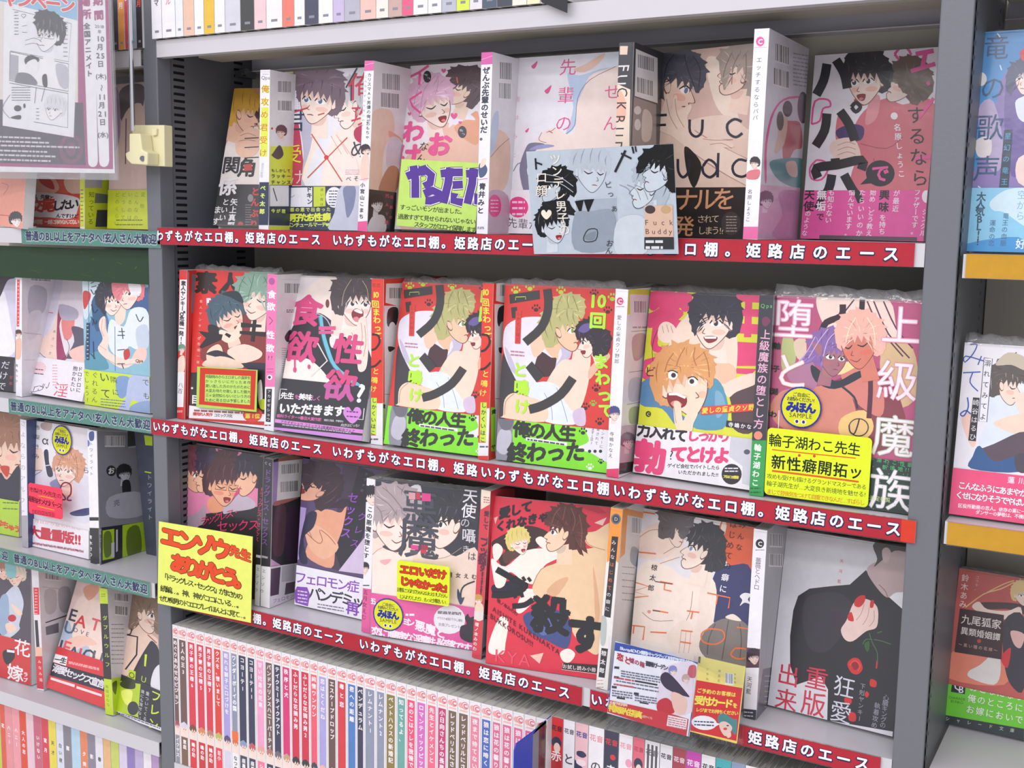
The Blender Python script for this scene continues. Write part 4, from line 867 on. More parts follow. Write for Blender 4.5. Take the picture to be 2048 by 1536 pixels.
s = Spine(G, [(65, 75), (148, 78), (110, 1380), (30, 1370)], Z2, 'pink spine with white vertical title, second from the left on the second red-edged shelf', base='#ee7ab4', backbase='#ebe8ec', film=.006, T=.014)
g = s.g; g.e('#b45a98', 98, 135, 26, 30); g.t('#fbf2f8', '食欲', 98, 245, 92, 345, size=72, b=.035); g.l('#3a3440', 5, 75, 430, 105, 462, 78, 495, sm=0); g.t('#fbf2f8', '性欲', 88, 580, 84, 690, size=70, b=.035); g.t('#3a3440', '?!', 70, 770, 95, 770, size=50); g.rows('#c04a88', 55, 860, 110, 885, 2, 6); g.e('#f6f2f4', 80, 932, 22); g.e('#2c2830', 78, 932, 12)
g.q('#f2f0f4', 20, 1012, 150, 1012, 130, 1400, 10, 1400); g.q('#26242a', 52, 1028, 100, 1028, 88, 1305, 48, 1300); g.t('#f0eef2', 'アカギギショウ', 76, 1050, 68, 1280, size=30); g.rows('#8a3a58', 38, 1325, 90, 1335, 1, 10)
k = s.k; k.bar(200, 150, 340, 240, 4); k.l('#c8c4cc', 3, 180, 120, 340, 122); k.rows('#8a8690', 215, 370, 300, 385, 2, 10); k.p('#3c3840', 200, 600, 240, 540, 270, 560, 230, 640)
for i in range(12): k.l('#77727c', 3, 175, 690+i*18, 215, 692+i*18)
s.done()
c = Cover(G, [(335, 84), (1040, 122), (850, 1455), (115, 1378)], Z2, 'white cover with a screaming dark-haired man and pink dripping characters', base='#eee6e6', band=.33, bandcol='#2e2c34', film=.008, wt=(1, .4, 1, 1))
g = c.g; g.p('#f5e6dc', 360, 260, 480, 120, 640, 110, 700, 300, 690, 480, 540, 420, 420, 380); g.p('#2c2a34', 400, 430, 500, 400, 640, 500, 760, 600, 900, 700, 960, 1100, 600, 1000, 440, 800, 340, 600, 340, 480); g.p('#2c2a34', 230, 600, 340, 420, 460, 420, 440, 800, 380, 780, 210, 770)
g.p('#f8ece4', 200, 790, 400, 780, 560, 930, 560, 1030, 160, 1010); g.l('#f0b0a4', 16, 190, 960, 300, 980, 540, 1000); g.p('#f4ddd2', 600, 380, 680, 330, 720, 520, 600, 620); g.e('#7a3c3c', 560, 320, 16, 36)
g.l('#6ec0d8', 34, 500, 420, 520, 560, 560, 700, 620, 840, 760, 960, 910, 1060); g.l('#2c7a94', 5, 490, 430, 505, 560, 545, 710, 610, 850, 750, 970); g.l('#c8c4d0', 8, 380, 430, 480, 405, 560, 460, 600, 560); g.p('#eeeae6', 580, 600, 650, 590, 640, 680, 590, 680)
g.face(790, 300, 200, a=.05, d=1, skin='#f8eae0', hair='#4e4448', hi='#8a7a6a', mouth=None, blush='#f3b0a0'); g.p('#4e4448', 600, 140, 720, 110, 880, 110, 930, 200, 930, 320, 870, 240, 800, 200, 730, 240, 690, 420, 640, 300); g.l('#b0a080', 6, 760, 120, 700, 220, 680, 340); g.l('#b0a080', 6, 850, 130, 890, 200, 900, 300)
g.p('#8c2c34', 760, 400, 800, 360, 860, 400, 830, 470, 780, 460); g.p('#f4f0ee', 780, 380, 810, 365, 850, 390, 840, 405); g.p('#e08a8c', 775, 440, 810, 430, 830, 465, 790, 470)
g.p('#f6e2d6', 830, 440, 880, 440, 890, 560, 900, 700, 880, 860, 820, 880, 800, 760, 740, 640, 690, 560, 700, 530, 780, 540, 800, 520)
for q in ((840, 480, 850, 600, 830, 700), (870, 500, 880, 640, 860, 760), (760, 560, 800, 640, 810, 720)): g.l('#d08a7a', 5, *q)
PK = '#d84a82'; g.t(PK, '食', 385, 380, 384, 380, size=270, b=.035); g.t(PK, '欲', 350, 680, 349, 680, size=270, b=.035); g.l(PK, 14, 290, 770, 290, 850); g.e(PK, 290, 870, 15, 24); g.e(PK, 408, 845, 13, 20); g.t(PK, '性', 735, 700, 734, 700, size=260, b=.035); g.t(PK, '欲', 670, 1000, 669, 1000, size=270, b=.035)
g.q('#e05a90', 488, 510, 630, 508, 628, 540, 488, 540); g.q('#e05a90', 488, 548, 610, 546, 608, 572, 488, 574); g.l('#e6e0dc', 11, 480, 650, 560, 795, 425, 925, sm=0)
b = c.gb; b.t('#c85aa0', '欲', 670, 1000, 669, 1000, size=270, b=.035); b.t('#f4f2f4', '?', 835, 1060, 836, 1060, size=210, b=.03); g.t('#f4f2f4', '?', 835, 1060, 836, 1060, size=210, b=.03)
b.l('#f4f2f4', 6, 165, 1120, 175, 1030, 230, 1035, sm=0); b.l('#f4f2f4', 6, 870, 1190, 860, 1285, 815, 1280, sm=0); b.t('#f4f2f4', '先生', 205, 1085, 260, 1088, size=58, b=.03); b.t('#d86aa8', 'を', 312, 1095, 313, 1095, size=40, b=.02); b.t('#f4f2f4', '美味', 355, 1095, 410, 1100, size=58, b=.03); b.t('#d86aa8', 'しく', 452, 1105, 492, 1108, size=46, b=.02)
b.t('#f4f2f4', 'いただきます', 210, 1190, 665, 1215, size=96, b=.045); b.heart('#d68ad8', 772, 1240, 78); b.rows('#6a3a78', 725, 1210, 820, 1250, 2, 12, 8)
b.t('#d86aa8', '歯科ライター×書店大賞作家', 160, 1252, 500, 1285, size=32, b=.02); b.t('#e8e6ea', '食欲と性欲、不等号の', 545, 1288, 690, 1300, size=20); b.t('#e8e6ea', '向きはどっち?', 690, 1330, 825, 1335, size=28)
b.q('#d68ad0', 105, 1275, 870, 1370, 870, 1402, 105, 1305); b.t('#3a2c48', 'アカギギショウ コミックス3冊連続刊行記念フェア', 190, 1302, 780, 1380, size=26, b=.02); b.rows('#b8b4be', 190, 1322, 760, 1322, 1, 9, 68); b.q('#c88ad4', 100, 1345, 870, 1420, 860, 1470, 100, 1385)
c.done()

def spin(src, ox, oy, quad, label, film, sc=1.0):
    s = Spine(src, quad, Z2, label, base='#e2392c', backbase='#e2392c', film=film, T=.013, group='two copies of the red and green paw-print comic, spines')
    g = s.g; o = lambda *q: [v + (ox if i % 2 == 0 else oy) for i, v in enumerate(q)]
    g.t('#4a2a28', '花恋', *o(30, 112, 62, 112), size=30); g.t('#e9e24a', '10', *o(25, 180, 50, 180), size=58, b=.03); g.t('#e9e24a', '回まわって', *o(40, 250, 62, 480), size=58, b=.03)
    g.l('#3c1c1c', 16, *o(15, 470, 60, 480, 70, 530, 40, 575, 10, 585)); g.l('#3c1c1c', 16, *o(80, 660, 40, 700, 5, 710)); g.t('#e9e24a', 'と鳴け', *o(42, 740, 25, 870), size=50, b=.02)
    g.q('#c8e840', *o(8, 935, 50, 935, 45, 1205, 2, 1205)); g.q('#eeeaee', *o(50, 975, 110, 975, 110, 1300, -10, 1300, -10, 1210, 45, 1210)); g.t('#2c2c30', 'しかくいはこ', *o(30, 955, 22, 1190), size=38, b=.02); g.rows('#6a6870', *o(2, 1232, 60, 1240), 1, 12)
    k = s.k; k.q('#f0ecee', *o(115, 100, 300, 95, 300, 290, 110, 240)); k.bar(*o(138, 128, 300, 215), 2); k.q('#ece6e8', *o(100, 262, 300, 262, 300, 1300, 105, 1300)); k.p('#241e22', *o(130, 290, 200, 280, 190, 400, 125, 410)); k.e('#e8e2e4', *o(160, 440), 28, 60); k.p('#241e22', *o(130, 560, 180, 570, 140, 600)); k.l('#4a444c', 3, *o(130, 572, 190, 572)); k.l('#4a444c', 3, *o(105, 910, 160, 912))
    k.q('#8fe02c', *o(75, 970, 105, 970, 105, 1270, 78, 1270)); k.t('#2c3a20', '貴ヤ', *o(95, 1000, 92, 1240), size=34, b=.04)
    s.done()
def wan(src, ox, oy, quad, label):
    """same comic twice; coordinates follow the right-hand copy"""
    if ox: src = (src[0] + ox, src[1] + oy, src[2] * 1.04)
    c = Cover(src, quad, Z2, label, base='#d83a34', band=.235, bandcol='#84e428', film=.009, wt=(1, .5, .5, 1), y=.04)
    g = c.g
    for x, y in ((262, 150), (365, 125), (592, 150), (968, 200)): g.paw('#b8d83a', x, y, 34)
    for x, y in ((410, 280), (835, 168), (935, 295), (850, 865), (770, 1000), (875, 1110)): g.paw('#4a2024', x, y, 32)
    g.paw('#7ac82c', 828, 975, 26)
    WK = '#3a3838'
    g.p('#3c3a40', 180, 600, 300, 700, 290, 900, 170, 1100, 140, 1100, 150, 800)
    g.p('#e9e6f2', 200, 400, 330, 345, 520, 360, 600, 480, 650, 520, 640, 640, 500, 720, 420, 820, 430, 900, 340, 920, 250, 780, 180, 620, 170, 500); g.p('#c9c2da', 560, 500, 650, 510, 660, 640, 520, 740, 600, 620); g.p('#c9c2da', 180, 560, 230, 640, 270, 760, 220, 720)
    g.p('#f0c3a0', 500, 440, 640, 480, 580, 590, 560, 660, 470, 560); g.p('#4a2e34', 440, 600, 520, 640, 560, 650, 530, 760, 460, 780, 400, 720); g.p('#f3cdb2', 370, 520, 460, 470, 480, 560, 400, 640)
    g.p('#f8dcc8', 520, 760, 600, 660, 680, 650, 720, 560, 790, 560, 800, 780, 740, 1000, 660, 1040, 540, 930, 480, 860); g.p('#f8dcc8', 680, 600, 800, 580, 800, 760, 760, 900, 680, 900); g.p('#eabba0', 800, 720, 900, 620, 930, 600, 950, 640, 870, 720, 800, 800)
    g.p('#e6edf6', 430, 820, 560, 840, 620, 960, 720, 1120, 480, 1110, 420, 980, 340, 900); g.l('#8a93b0', 4, 560, 860, 610, 1000, 640, 1110); g.l('#8a93b0', 4, 470, 900, 520, 1000, 530, 1100); g.p('#d8c2dc', 680, 1040, 760, 1010, 770, 1130, 700, 1130)
    g.p('#f6d6bc', 170, 1060, 180, 950, 240, 900, 330, 920, 480, 980, 470, 1110, 170, 1080); g.l('#a8705a', 4, 180, 1060, 190, 960, 250, 905)
    g.face(620, 430, 175, a=-.05, d=1, kind='p', skin='#f3c9a8', hair='#bcb87a', hi='#8f8c50', eye='#8a9a40', blush=None, neck=0); g.p('#bcb87a', 520, 300, 540, 210, 640, 170, 750, 200, 770, 300, 740, 360, 700, 290, 620, 280, 580, 340, 540, 350)
    for q in ((600, 190, 570, 250, 560, 320), (680, 190, 700, 240, 720, 300), (640, 190, 640, 230, 650, 280)): g.l('#8f8c50', 6, *q)
    g.face(790, 510, 130, a=-.25, d=-1, kind='p', skin='#f9e2d2', hair='#2e2430', hi='#5a4680', mouth='open', blush='#f0b0a0', neck=1); g.p('#2e2430', 790, 440, 880, 410, 960, 480, 940, 600, 880, 640, 830, 630, 820, 560, 800, 520); g.p('#6a5a9c', 720, 440, 760, 395, 830, 395, 800, 440, 760, 460)
    g.q(WK, 215, 180, 435, 148, 438, 212, 220, 246); g.q(WK, 228, 275, 270, 270, 270, 350, 235, 352); g.l(WK, 62, 492, 140, 500, 280, 450, 420, 330, 530); g.q('#d83a34', 262, 300, 305, 295, 296, 540, 256, 538); g.t('#5a2a28', 'しかくいはこ', 285, 320, 276, 510, size=28)
    g.q(WK, 335, 715, 380, 668, 470, 770, 415, 822); g.l(WK, 66, 360, 1020, 460, 990, 590, 910, 680, 790)
    GL = '#b6ee3a'; g.t(GL, '10', 815, 225, 890, 225, size=130, b=.04); g.t(GL, '回', 862, 370, 863, 370, size=125, b=.045); g.t(GL, 'まわって', 885, 670, 925, 1030, size=118, b=.045); g.t(GL, 'と', 295, 730, 296, 730, size=115, b=.04); g.t(GL, '鳴', 305, 860, 306, 860, size=115, b=.045); g.t(GL, 'け', 310, 1000, 311, 1000, size=115, b=.04); g.l('#c8ec70', 4, 262, 220, 262, 198, 335, 195, 335, 215, sm=0)
    g.rows('#c87a88', 225, 590, 325, 615, 2, 9, 8)
    b = c.gb; b.p('#e8e6ee', 780, 1150, 960, 1160, 960, 1400, 820, 1340, 720, 1300, 800, 1250); b.p('#8e8c98', 130, 1070, 250, 1070, 240, 1200, 250, 1400, 110, 1400); b.p('#c0becb', 150, 1170, 230, 1180, 225, 1290, 180, 1350, 120, 1300); b.p('#6f6d78', 140, 1080, 245, 1080, 230, 1160, 180, 1170, 150, 1140)
    b.t('#2c3028', '俺の人生', 310, 1165, 645, 1195, size=130, b=.05); b.t('#2c3028', '終わった', 275, 1335, 700, 1330, size=150, b=.05); b.q('#f2f0f4', 340, 1222, 640, 1262, 640, 1285, 338, 1245); b.rows('#4a4a50', 350, 1232, 620, 1232, 1, 12, 38)
    for x in (805, 845, 885): b.e('#2c3028', x, 1325, 12)
    b.paw('#2c3028', 757, 1180, 30); b.paw('#2c3028', 888, 1400, 22); b.paw('#eef6e0', 808, 1440, 28); b.t('#3a3a40', 'ヤンキーに', 905, 1165, 890, 1290, size=26); b.t('#3a3a40', '脅されて', 868, 1165, 855, 1265, size=26); b.t('#3a3a40', 'ます(泣)', 830, 1165, 818, 1260, size=26)
    c.done()
spin(Hq, 0, 0, [(15, 65), (97, 65), (98, 1277), (0, 1270)], 'red and green spine with yellow title, left one of the identical pair', .006)
spin((Hq[0] - 2, Hq[1] - 14, Hq[2] * .955), 812, 0, [(825*.955+7, (97+51)*.955), (905*.955+7, (97+51)*.955), (858*.955+7, (1393+51)*.955), (788*.955+7, (1388+51)*.955)], 'red and green spine with yellow title, right one of the identical pair', .006) if 0 else spin((958.8, 531.5, 3.42), 0, 0, [((965.6-958.8)*3.42, (566.5-531.5)*3.42), ((987.5-958.8)*3.42, (566.5-531.5)*3.42), ((975-958.8)*3.42, (921-531.5)*3.42), ((955.5-958.8)*3.42, (919.5-531.5)*3.42)], 'red and green spine with yellow title, right one of the identical pair', .006)
def shq(q, f, ox, oy): return [((f[0] + x / f[2]) , (f[1] + y / f[2])) for x, y in q]
# left copy: pixel frame that maps the right copy's drawing onto it
LC = (752.5, 534.0, 3.90)
lq = [((x - LC[0]) * LC[2], (y - LC[1]) * LC[2]) for x, y in ((805.6, 564.6), (1008, 572), (975, 918), (768, 887))]
wan(LC, 0, 0, lq, 'red cover of a blond man holding a dark-haired one, left of the identical pair')
wan(I_, 0, 0, [(185, 100), (1043, 142), (965, 1495), (118, 1385)], 'red cover of a blond man holding a dark-haired one, right of the identical pair')

s = Spine(J, [(75, 62), (165, 65), (90, 1385), (8, 1378)], Z2, 'white spine with pink circle emblem and blue-haired face, on the second red-edged shelf', base='#f1eff5', backbase='#ece8ee', film=.005, T=.014)
g = s.g; g.e('#e23c6c', 105, 148, 24, 27); g.t('#f8eef2', 'C', 105, 148, 106, 148, size=40, b=.04); g.rows('#e23c6c', 78, 184, 135, 184, 1, 5); g.t('#44424e', '愛しの童貞クソ野郎', 100, 262, 82, 568, size=34); g.face(65, 935, 46, hair='#4a4a88', d=1, blush=None); g.t('#5a5866', '寺嶋かなえ', 48, 1075, 38, 1225, size=32); g.q('#e23c6c', 0, 1320, 100, 1315, 100, 1390, 0, 1385)
k = s.k; k.q('#dce042', 160, 60, 340, 70, 340, 105, 170, 100, 175, 240, 150, 240); k.bar(200, 145, 285, 235, 2); k.rows('#a8a0ac', 190, 325, 300, 325, 1, 12); k.p('#c8a0b4', 190, 400, 280, 380, 270, 520, 200, 560); k.l('#5a5560', 3, 180, 360, 300, 352); k.l('#5a5560', 3, 165, 645, 280, 630); k.l('#5a5560', 3, 150, 870, 260, 850); k.p('#cfc6d0', 170, 700, 250, 690, 240, 830, 165, 840); k.p('#a8b49a', 170, 900, 240, 890, 230, 990, 170, 1000)
k.q('#c8b0b8', 110, 1020, 230, 1005, 210, 1330, 92, 1360); k.face(160, 1130, 55, hair='#7a6a74', skin='#e8d0d4'); k.q('#3c3a34', 95, 1280, 210, 1265, 200, 1335, 92, 1360)
s.done()
c = Cover(J, [(325, 75), (1130, 115), (1040, 1455), (195, 1345)], Z2, 'yellow and pink cover with a shouting orange-haired man in blue', base='#dfe23a', band=.262, bandcol='#efecef', film=.008, wt=(1, .5, .5, 1), y=.04)
g = c.g; PKc = '#e8487c'
g.t(PKc, '愛', 450, 180, 451, 180, size=320, b=.06); g.t(PKc, 'し', 400, 400, 401, 400, size=240, b=.06); g.t(PKc, 'の', 340, 620, 341, 620, size=210, b=.06); g.q(PKc, 900, 100, 1090, 110, 1090, 160, 930, 150); g.q(PKc, 925, 200, 1085, 205, 1085, 260, 925, 250); g.q(PKc, 890, 300, 1080, 310, 1080, 380, 890, 370); g.q(PKc, 980, 100, 1030, 100, 1020, 400, 970, 400); g.q(PKc, 910, 430, 1080, 440, 1070, 600, 915, 600); g.q(PKc, 885, 615, 1060, 620, 1020, 660, 885, 650)
g.p('#f8e0cc', 560, 260, 620, 210, 680, 360, 740, 460, 860, 380, 920, 390, 920, 600, 880, 700, 760, 760, 700, 560, 600, 470, 500, 470, 440, 560, 420, 520, 500, 330); g.p('#f3c8a8', 740, 560, 900, 600, 900, 700, 760, 720); g.p('#f8e2d0', 380, 320, 430, 290, 490, 330, 500, 420, 420, 440, 370, 400)
for q in ((400, 320, 410, 370), (430, 310, 445, 365), (460, 320, 475, 370)): g.l('#c08a70', 4, *q)
g.l('#4a3a3a', 4, 370, 345, 340, 420, 330, 500, 340, 600)
g.p('#5a8ab4', 250, 720, 400, 680, 430, 860, 560, 960, 500, 1020, 400, 900, 250, 870); g.p('#5a9ab8', 750, 690, 820, 740, 860, 900, 820, 1040, 600, 1020, 680, 850); g.p('#7fb0cc', 770, 780, 820, 800, 840, 900, 780, 960)
g.p('#5a4448', 860, 740, 1050, 700, 1060, 860, 1030, 1060, 900, 1040, 880, 860); g.p('#f8e0cc', 830, 740, 900, 690, 1040, 650, 1060, 720, 920, 780, 860, 820)
g.face(755, 280, 200, a=.02, d=-1, skin='#f9e5d6', hair='#333342', hi='#54586c', mouth=None, blush='#f2b498'); g.p('#333342', 600, 320, 600, 190, 680, 100, 800, 85, 920, 130, 940, 280, 900, 380, 880, 260, 830, 210, 760, 250, 700, 220, 650, 330, 630, 390)
g.p('#8a3430', 690, 395, 780, 395, 775, 425, 720, 440); g.q('#f8f4f2', 692, 395, 780, 395, 776, 410, 700, 410)
g.l('#2a2028', 9, 650, 255, 690, 275); g.l('#2a2028', 9, 770, 285, 810, 255)
g.face(560, 720, 235, a=-.12, d=1, skin='#f9dfc6', hair='#e4a468', hi='#b87840', mouth=None, eyes=None, blush='#f0a888', neck=0, eye='#3a2c28'); g.p('#e4a468', 390, 680, 420, 540, 500, 470, 620, 450, 740, 520, 770, 620, 740, 760, 700, 680, 640, 620, 560, 590, 480, 600, 430, 640, 410, 720)
for q in ((560, 470, 520, 540, 500, 600), (630, 470, 620, 540, 640, 600), (690, 500, 720, 580, 730, 680), (480, 510, 440, 570, 420, 640)): g.l('#b87840', 7, *q)
g.e('#fbf8f4', 475, 665, 34, 32); g.e('#3a2c28', 480, 665, 17); g.e('#fbf8f4', 615, 710, 34, 32); g.e('#3a2c28', 608, 708, 17); g.l('#3a2c28', 8, 440, 640, 475, 632, 510, 650); g.l('#3a2c28', 8, 580, 685, 620, 675, 650, 700)
g.p('#8c2a28', 440, 790, 500, 790, 570, 820, 560, 880, 480, 900, 440, 850); g.q('#f8f4ee', 445, 788, 500, 784, 568, 815, 560, 830, 500, 805, 448, 805); g.p('#e48a80', 460, 860, 500, 840, 540, 870, 500, 895)
g.p('#f9dfc6', 480, 870, 505, 845, 530, 870, 545, 980, 570, 940, 620, 900, 650, 930, 620, 1000, 600, 1060, 500, 1040); g.l('#c08a70', 4, 482, 880, 490, 950, 500, 1000)
g.t('#2a2420', 'ビ', 318, 640, 319, 640, size=80); g.e('#2c2c30', 304, 935, 18, 20); g.t('#dfe23a', 'C', 304, 935, 305, 935, size=28, b=.03)
g.q('#e6463c', 675, 885, 1040, 860, 1035, 915, 670, 942); g.t('#f4e04a', '愛しの童貞クソ野郎', 700, 912, 1070, 885, size=44, b=.03); g.q('#2c2a30', 850, 980, 1040, 1005, 1035, 1050, 845, 1025); g.t('#f0eef0', '寺嶋かなえ', 880, 1010, 1050, 1030, size=36, b=.02)
b = c.gb; b.t('#2a282c', '力入れて', 275, 1050, 535, 1085, size=96, b=.05); b.t('#e6447a', 'しっかり', 620, 1085, 840, 1090, size=92, b=.05); b.t('#e6447a', '勃', 315, 1235, 316, 1235, size=235, b=.06); b.t('#e6447a', 'てとけよ', 520, 1215, 820, 1225, size=120, b=.06); b.t('#2a282c', '?', 465, 1220, 466, 1220, size=90); b.t('#2a282c', 'ゲイビ会社でバイトしたら', 455, 1295, 790, 1310, size=32, b=.02); b.t('#2a282c', 'いただかれました!!', 530, 1340, 790, 1360, size=32, b=.02)
b.q('#cfd0d8', 885, 1065, 1040, 1085, 1030, 1440, 960, 1420, 965, 1300, 870, 1230); b.e('#5a5c68', 995, 1200, 22, 18); b.e('#2c2a2e', 888, 1355, 70, 72); b.t('#f0e860', 'アホエロBL爆誕!!', 840, 1372, 935, 1378, size=24, b=.03); b.rows('#e0e0e4', 840, 1310, 935, 1330, 2, 9)
c.done()

s = Spine(K, [(62, 92), (145, 98), (84, 1333), (-10, 1325)], Z2, 'dark spine with pale title and green foot, rightmost spine on the second red-edged shelf', base='#3a3a44', backbase='#2e2e36', film=.006, T=.013)
g = s.g; g.t('#6ac86a', 'Qpa', 78, 158, 130, 158, size=34); g.p('#7a3a5a', 75, 240, 100, 225, 125, 250, 100, 285, 78, 275); g.t('#f0b8d0', '上級魔族の堕とし方', 95, 335, 52, 885, size=64, b=.01, out='#6a4a6a', ob=.03)
g.e('#e8907a', 50, 955, 26); g.q('#2fa04e', 10, 985, 110, 985, 84, 1335, -20, 1325); g.t('#eaf4ea', '輪子湖わこ', 48, 1030, 32, 1245, size=46, b=.03); g.rows('#1c6a34', 2, 1275, 65, 1300, 2, 9)
s.done()
c = Cover(K, [(150, 92), (1055, 132), (980, 1440), (90, 1325)], Z2, 'rosy fantasy cover of two horned figures with thin white title characters', base='#b8567c', band=.25, bandcol='#2c3a34', film=.011, wt=(1, 1, 1, 1), y=.04)
g = c.g; g.p('#f0d8cc', 420, 90, 560, 100, 700, 110, 860, 130, 900, 300, 940, 420, 880, 520, 760, 420, 640, 230, 500, 320, 420, 200); g.p('#d8b88c', 840, 380, 1000, 420, 1030, 700, 900, 780, 800, 560); g.p('#b8c080', 200, 360, 260, 350, 280, 500, 200, 560); g.p('#e0c8b0', 270, 380, 340, 360, 340, 480, 290, 480)
for q in ((720, 130, 800, 300, 940, 470), (760, 130, 850, 330, 980, 480), (640, 120, 560, 220, 500, 260), (820, 130, 900, 300, 1000, 420)): g.l('#5a3050', 9, *q)
g.l('#33222c', 40, 570, 150, 560, 220, 470, 260, 440, 320); g.l('#33222c', 34, 690, 120, 680, 200, 620, 230); g.p('#8a4450', 560, 600, 740, 540, 860, 600, 960, 900, 820, 1060, 560, 960, 420, 700); g.p('#d88a78', 380, 660, 560, 640, 640, 760, 640, 900, 500, 960, 220, 920, 120, 800, 200, 680)
g.p('#b07a98', 230, 560, 360, 480, 420, 600, 380, 680, 280, 660); g.p('#d88478', 560, 560, 740, 560, 820, 700, 800, 840, 640, 740); g.p('#2e3440', 380, 520, 520, 620, 640, 570, 740, 540, 680, 600, 520, 670, 400, 620); g.p('#f0c880', 560, 850, 700, 800, 760, 900, 700, 980, 560, 960)
g.l('#3a3848', 14, 560, 650, 640, 720, 660, 790); g.l('#5a3040', 30, 740, 580, 740, 700, 730, 850); g.p('#f8dc9c', 520, 560, 620, 480, 740, 490, 660, 530, 560, 580)
g.face(510, 460, 130, a=.15, d=1, skin='#a8707c', hair='#8868a8', hi='#c8a8d8', blush='#c86a6a', line='#6a3a4a'); g.p('#8868a8', 270, 520, 340, 460, 380, 340, 480, 290, 590, 310, 580, 400, 520, 380, 460, 440, 440, 560, 420, 500, 330, 520); g.p('#a8707c', 380, 390, 440, 400, 430, 470)
for q in ((480, 300, 420, 380, 360, 480), (540, 310, 480, 370, 450, 470), (400, 350, 350, 440, 300, 500)): g.l('#d4b4e0', 5, *q)
g.face(670, 380, 165, a=-.15, d=-1, skin='#d8806c', hair='#f0b8a8', hi='#fbe0c0', eyes='closed', mouth='smile', blush='#e86a5a', line='#8a4040'); g.p('#f0b8a8', 550, 360, 580, 250, 690, 215, 790, 260, 810, 360, 770, 460, 740, 340, 680, 290, 620, 320, 580, 420)
for q in ((650, 230, 610, 300, 590, 380), (720, 230, 760, 300, 770, 400)): g.l('#fbe4c8', 6, *q)
WH = '#fbeef4'; RO = '#e89ab8'
g.t(WH, '堕', 270, 240, 271, 240, size=255, b=.002, out=RO, ob=.025); g.t(WH, 'と', 255, 560, 256, 560, size=240, b=.002, out='#e8b0a0', ob=.02); g.t(WH, '上', 930, 280, 931, 280, size=250, b=.002, out=RO, ob=.025); g.t(WH, '級', 905, 620, 906, 620, size=260, b=.002, out=RO, ob=.02); g.t(WH, '魔', 880, 960, 881, 960, size=270, b=.002, out='#b0c0a8', ob=.02)
g.e('#2c2a30', 668, 905, 62, 56); g.e('#e8c080', 668, 905, 56, 50); g.l('#2c2a30', 9, 672, 855, 660, 900, 640, 945, 615, 930, 610, 890)
g.t('#1e2a24', '輪', 168, 405, 169, 405, size=44, b=.04); g.t('#1e2a24', '子', 162, 545, 163, 545, size=42, b=.04); g.t('#1e2a24', '湖', 153, 685, 154, 685, size=42, b=.04); g.t('#1e2a24', 'わ', 146, 825, 147, 825, size=42, b=.04); g.l('#f0e8ec', 6, 180, 800, 176, 910)
b = c.gb; b.t('#fbeef4', '族', 865, 1290, 866, 1290, size=270, b=.002, out='#8aa898', ob=.015); b.t('#4ac87a', '輪子湖わこ性癖', 700, 1090, 985, 1135, size=32); b.t('#4ac87a', '新境地?!', 830, 1150, 975, 1165, size=32); b.t('#d8e8a0', '大満足御覧', 720, 1335, 850, 1350, size=32)
for i in range(30): b.e('#8aa090', random.uniform(740, 1000), random.uniform(1080, 1420), 3, n=6); b.layer -= 1
sticker_on(c, K, 317, 782, 130, 128)
c.done()
g, d_, f_ = card(K, [(108, 910), (755, 968), (720, 1402), (88, 1312)], 'bright yellow rounded handwritten card with orange underlines, on the rosy fantasy cover', 'card', 'handwritten_card', base='#e4f62e', y=.010, w=.098, h=.066, rnd=.004, sy=.003)
g.t('#1e2a20', '輪子湖わこ先生', 155, 985, 640, 1040, size=84, b=.012, jit=.05); g.l('#d8682a', 7, 135, 1042, 400, 1070, 650, 1095); g.t('#1e2a20', '新性癖開拓ッ', 175, 1120, 650, 1180, size=92, b=.02, jit=.05); g.l('#d8682a', 12, 135, 1172, 400, 1205, 668, 1240); g.e('#d8502a', 303, 1078, 9); g.e('#d8502a', 395, 1082, 9)
g.t('#2a3a2a', '攻めも受けも描けるグランドマスターである', 120, 1205, 700, 1272, size=34, jit=.1); g.t('#2a3a2a', '輪子湖先生が…大変良き新境地を魅せる!', 118, 1250, 705, 1318, size=36, jit=.1); g.t('#d8682a', 'まじで昔後気をつけて自重できなんだ…すばらし', 118, 1300, 690, 1368, size=34, jit=.1)
d_()

L = (300, 870, 3.84); M = (560, 890, 3.414); N = (940, 980, 3.658); O = (1190, 1000, 3.07); P = (1480, 1040, 3.097)
# ================= lowest labelled shelf
c = Cover(L, [(245, 70), (895, 175), (800, 1330), (165, 1270)], Z3, 'pink and black cover with three men, behind the big yellow thank-you card', base='#e88ab0', y=.05, sy=.006, w=.130, wt=(1, .2, .2, .3), edge='#2c2a2e')
g = c.g
g.q('#2c2830', 395, 610, 560, 585, 900, 540, 840, 900, 830, 1330, 150, 1330, 160, 1000, 380, 690)
g.p('#f0a078', 470, 480, 620, 500, 620, 560, 480, 600, 440, 540); g.p('#c8b8c8', 600, 480, 680, 450, 790, 500, 800, 560, 640, 590, 560, 600); g.p('#b8a0b0', 210, 540, 300, 500, 420, 540, 400, 690, 205, 690); g.p('#e88ab0', 230, 430, 330, 440, 420, 430, 400, 560, 300, 620, 220, 600)
g.face(310, 300, 150, a=-.05, d=1, kind='p', skin='#f4b896', hair='#7a4450', hi='#5a3040', eyes='open', neck=0, blush=None); g.p('#7a4450', 240, 250, 250, 90, 320, 70, 400, 80, 380, 200, 330, 180, 290, 240, 260, 250)
g.face(440, 300, 150, a=.05, d=-1, kind='p', skin='#f6c2a2', hair='#463c50', hi='#6a5a70', eyes='closed', neck=0, blush=None); g.p('#463c50', 360, 100, 440, 85, 500, 100, 500, 240, 440, 240, 400, 200, 370, 210)
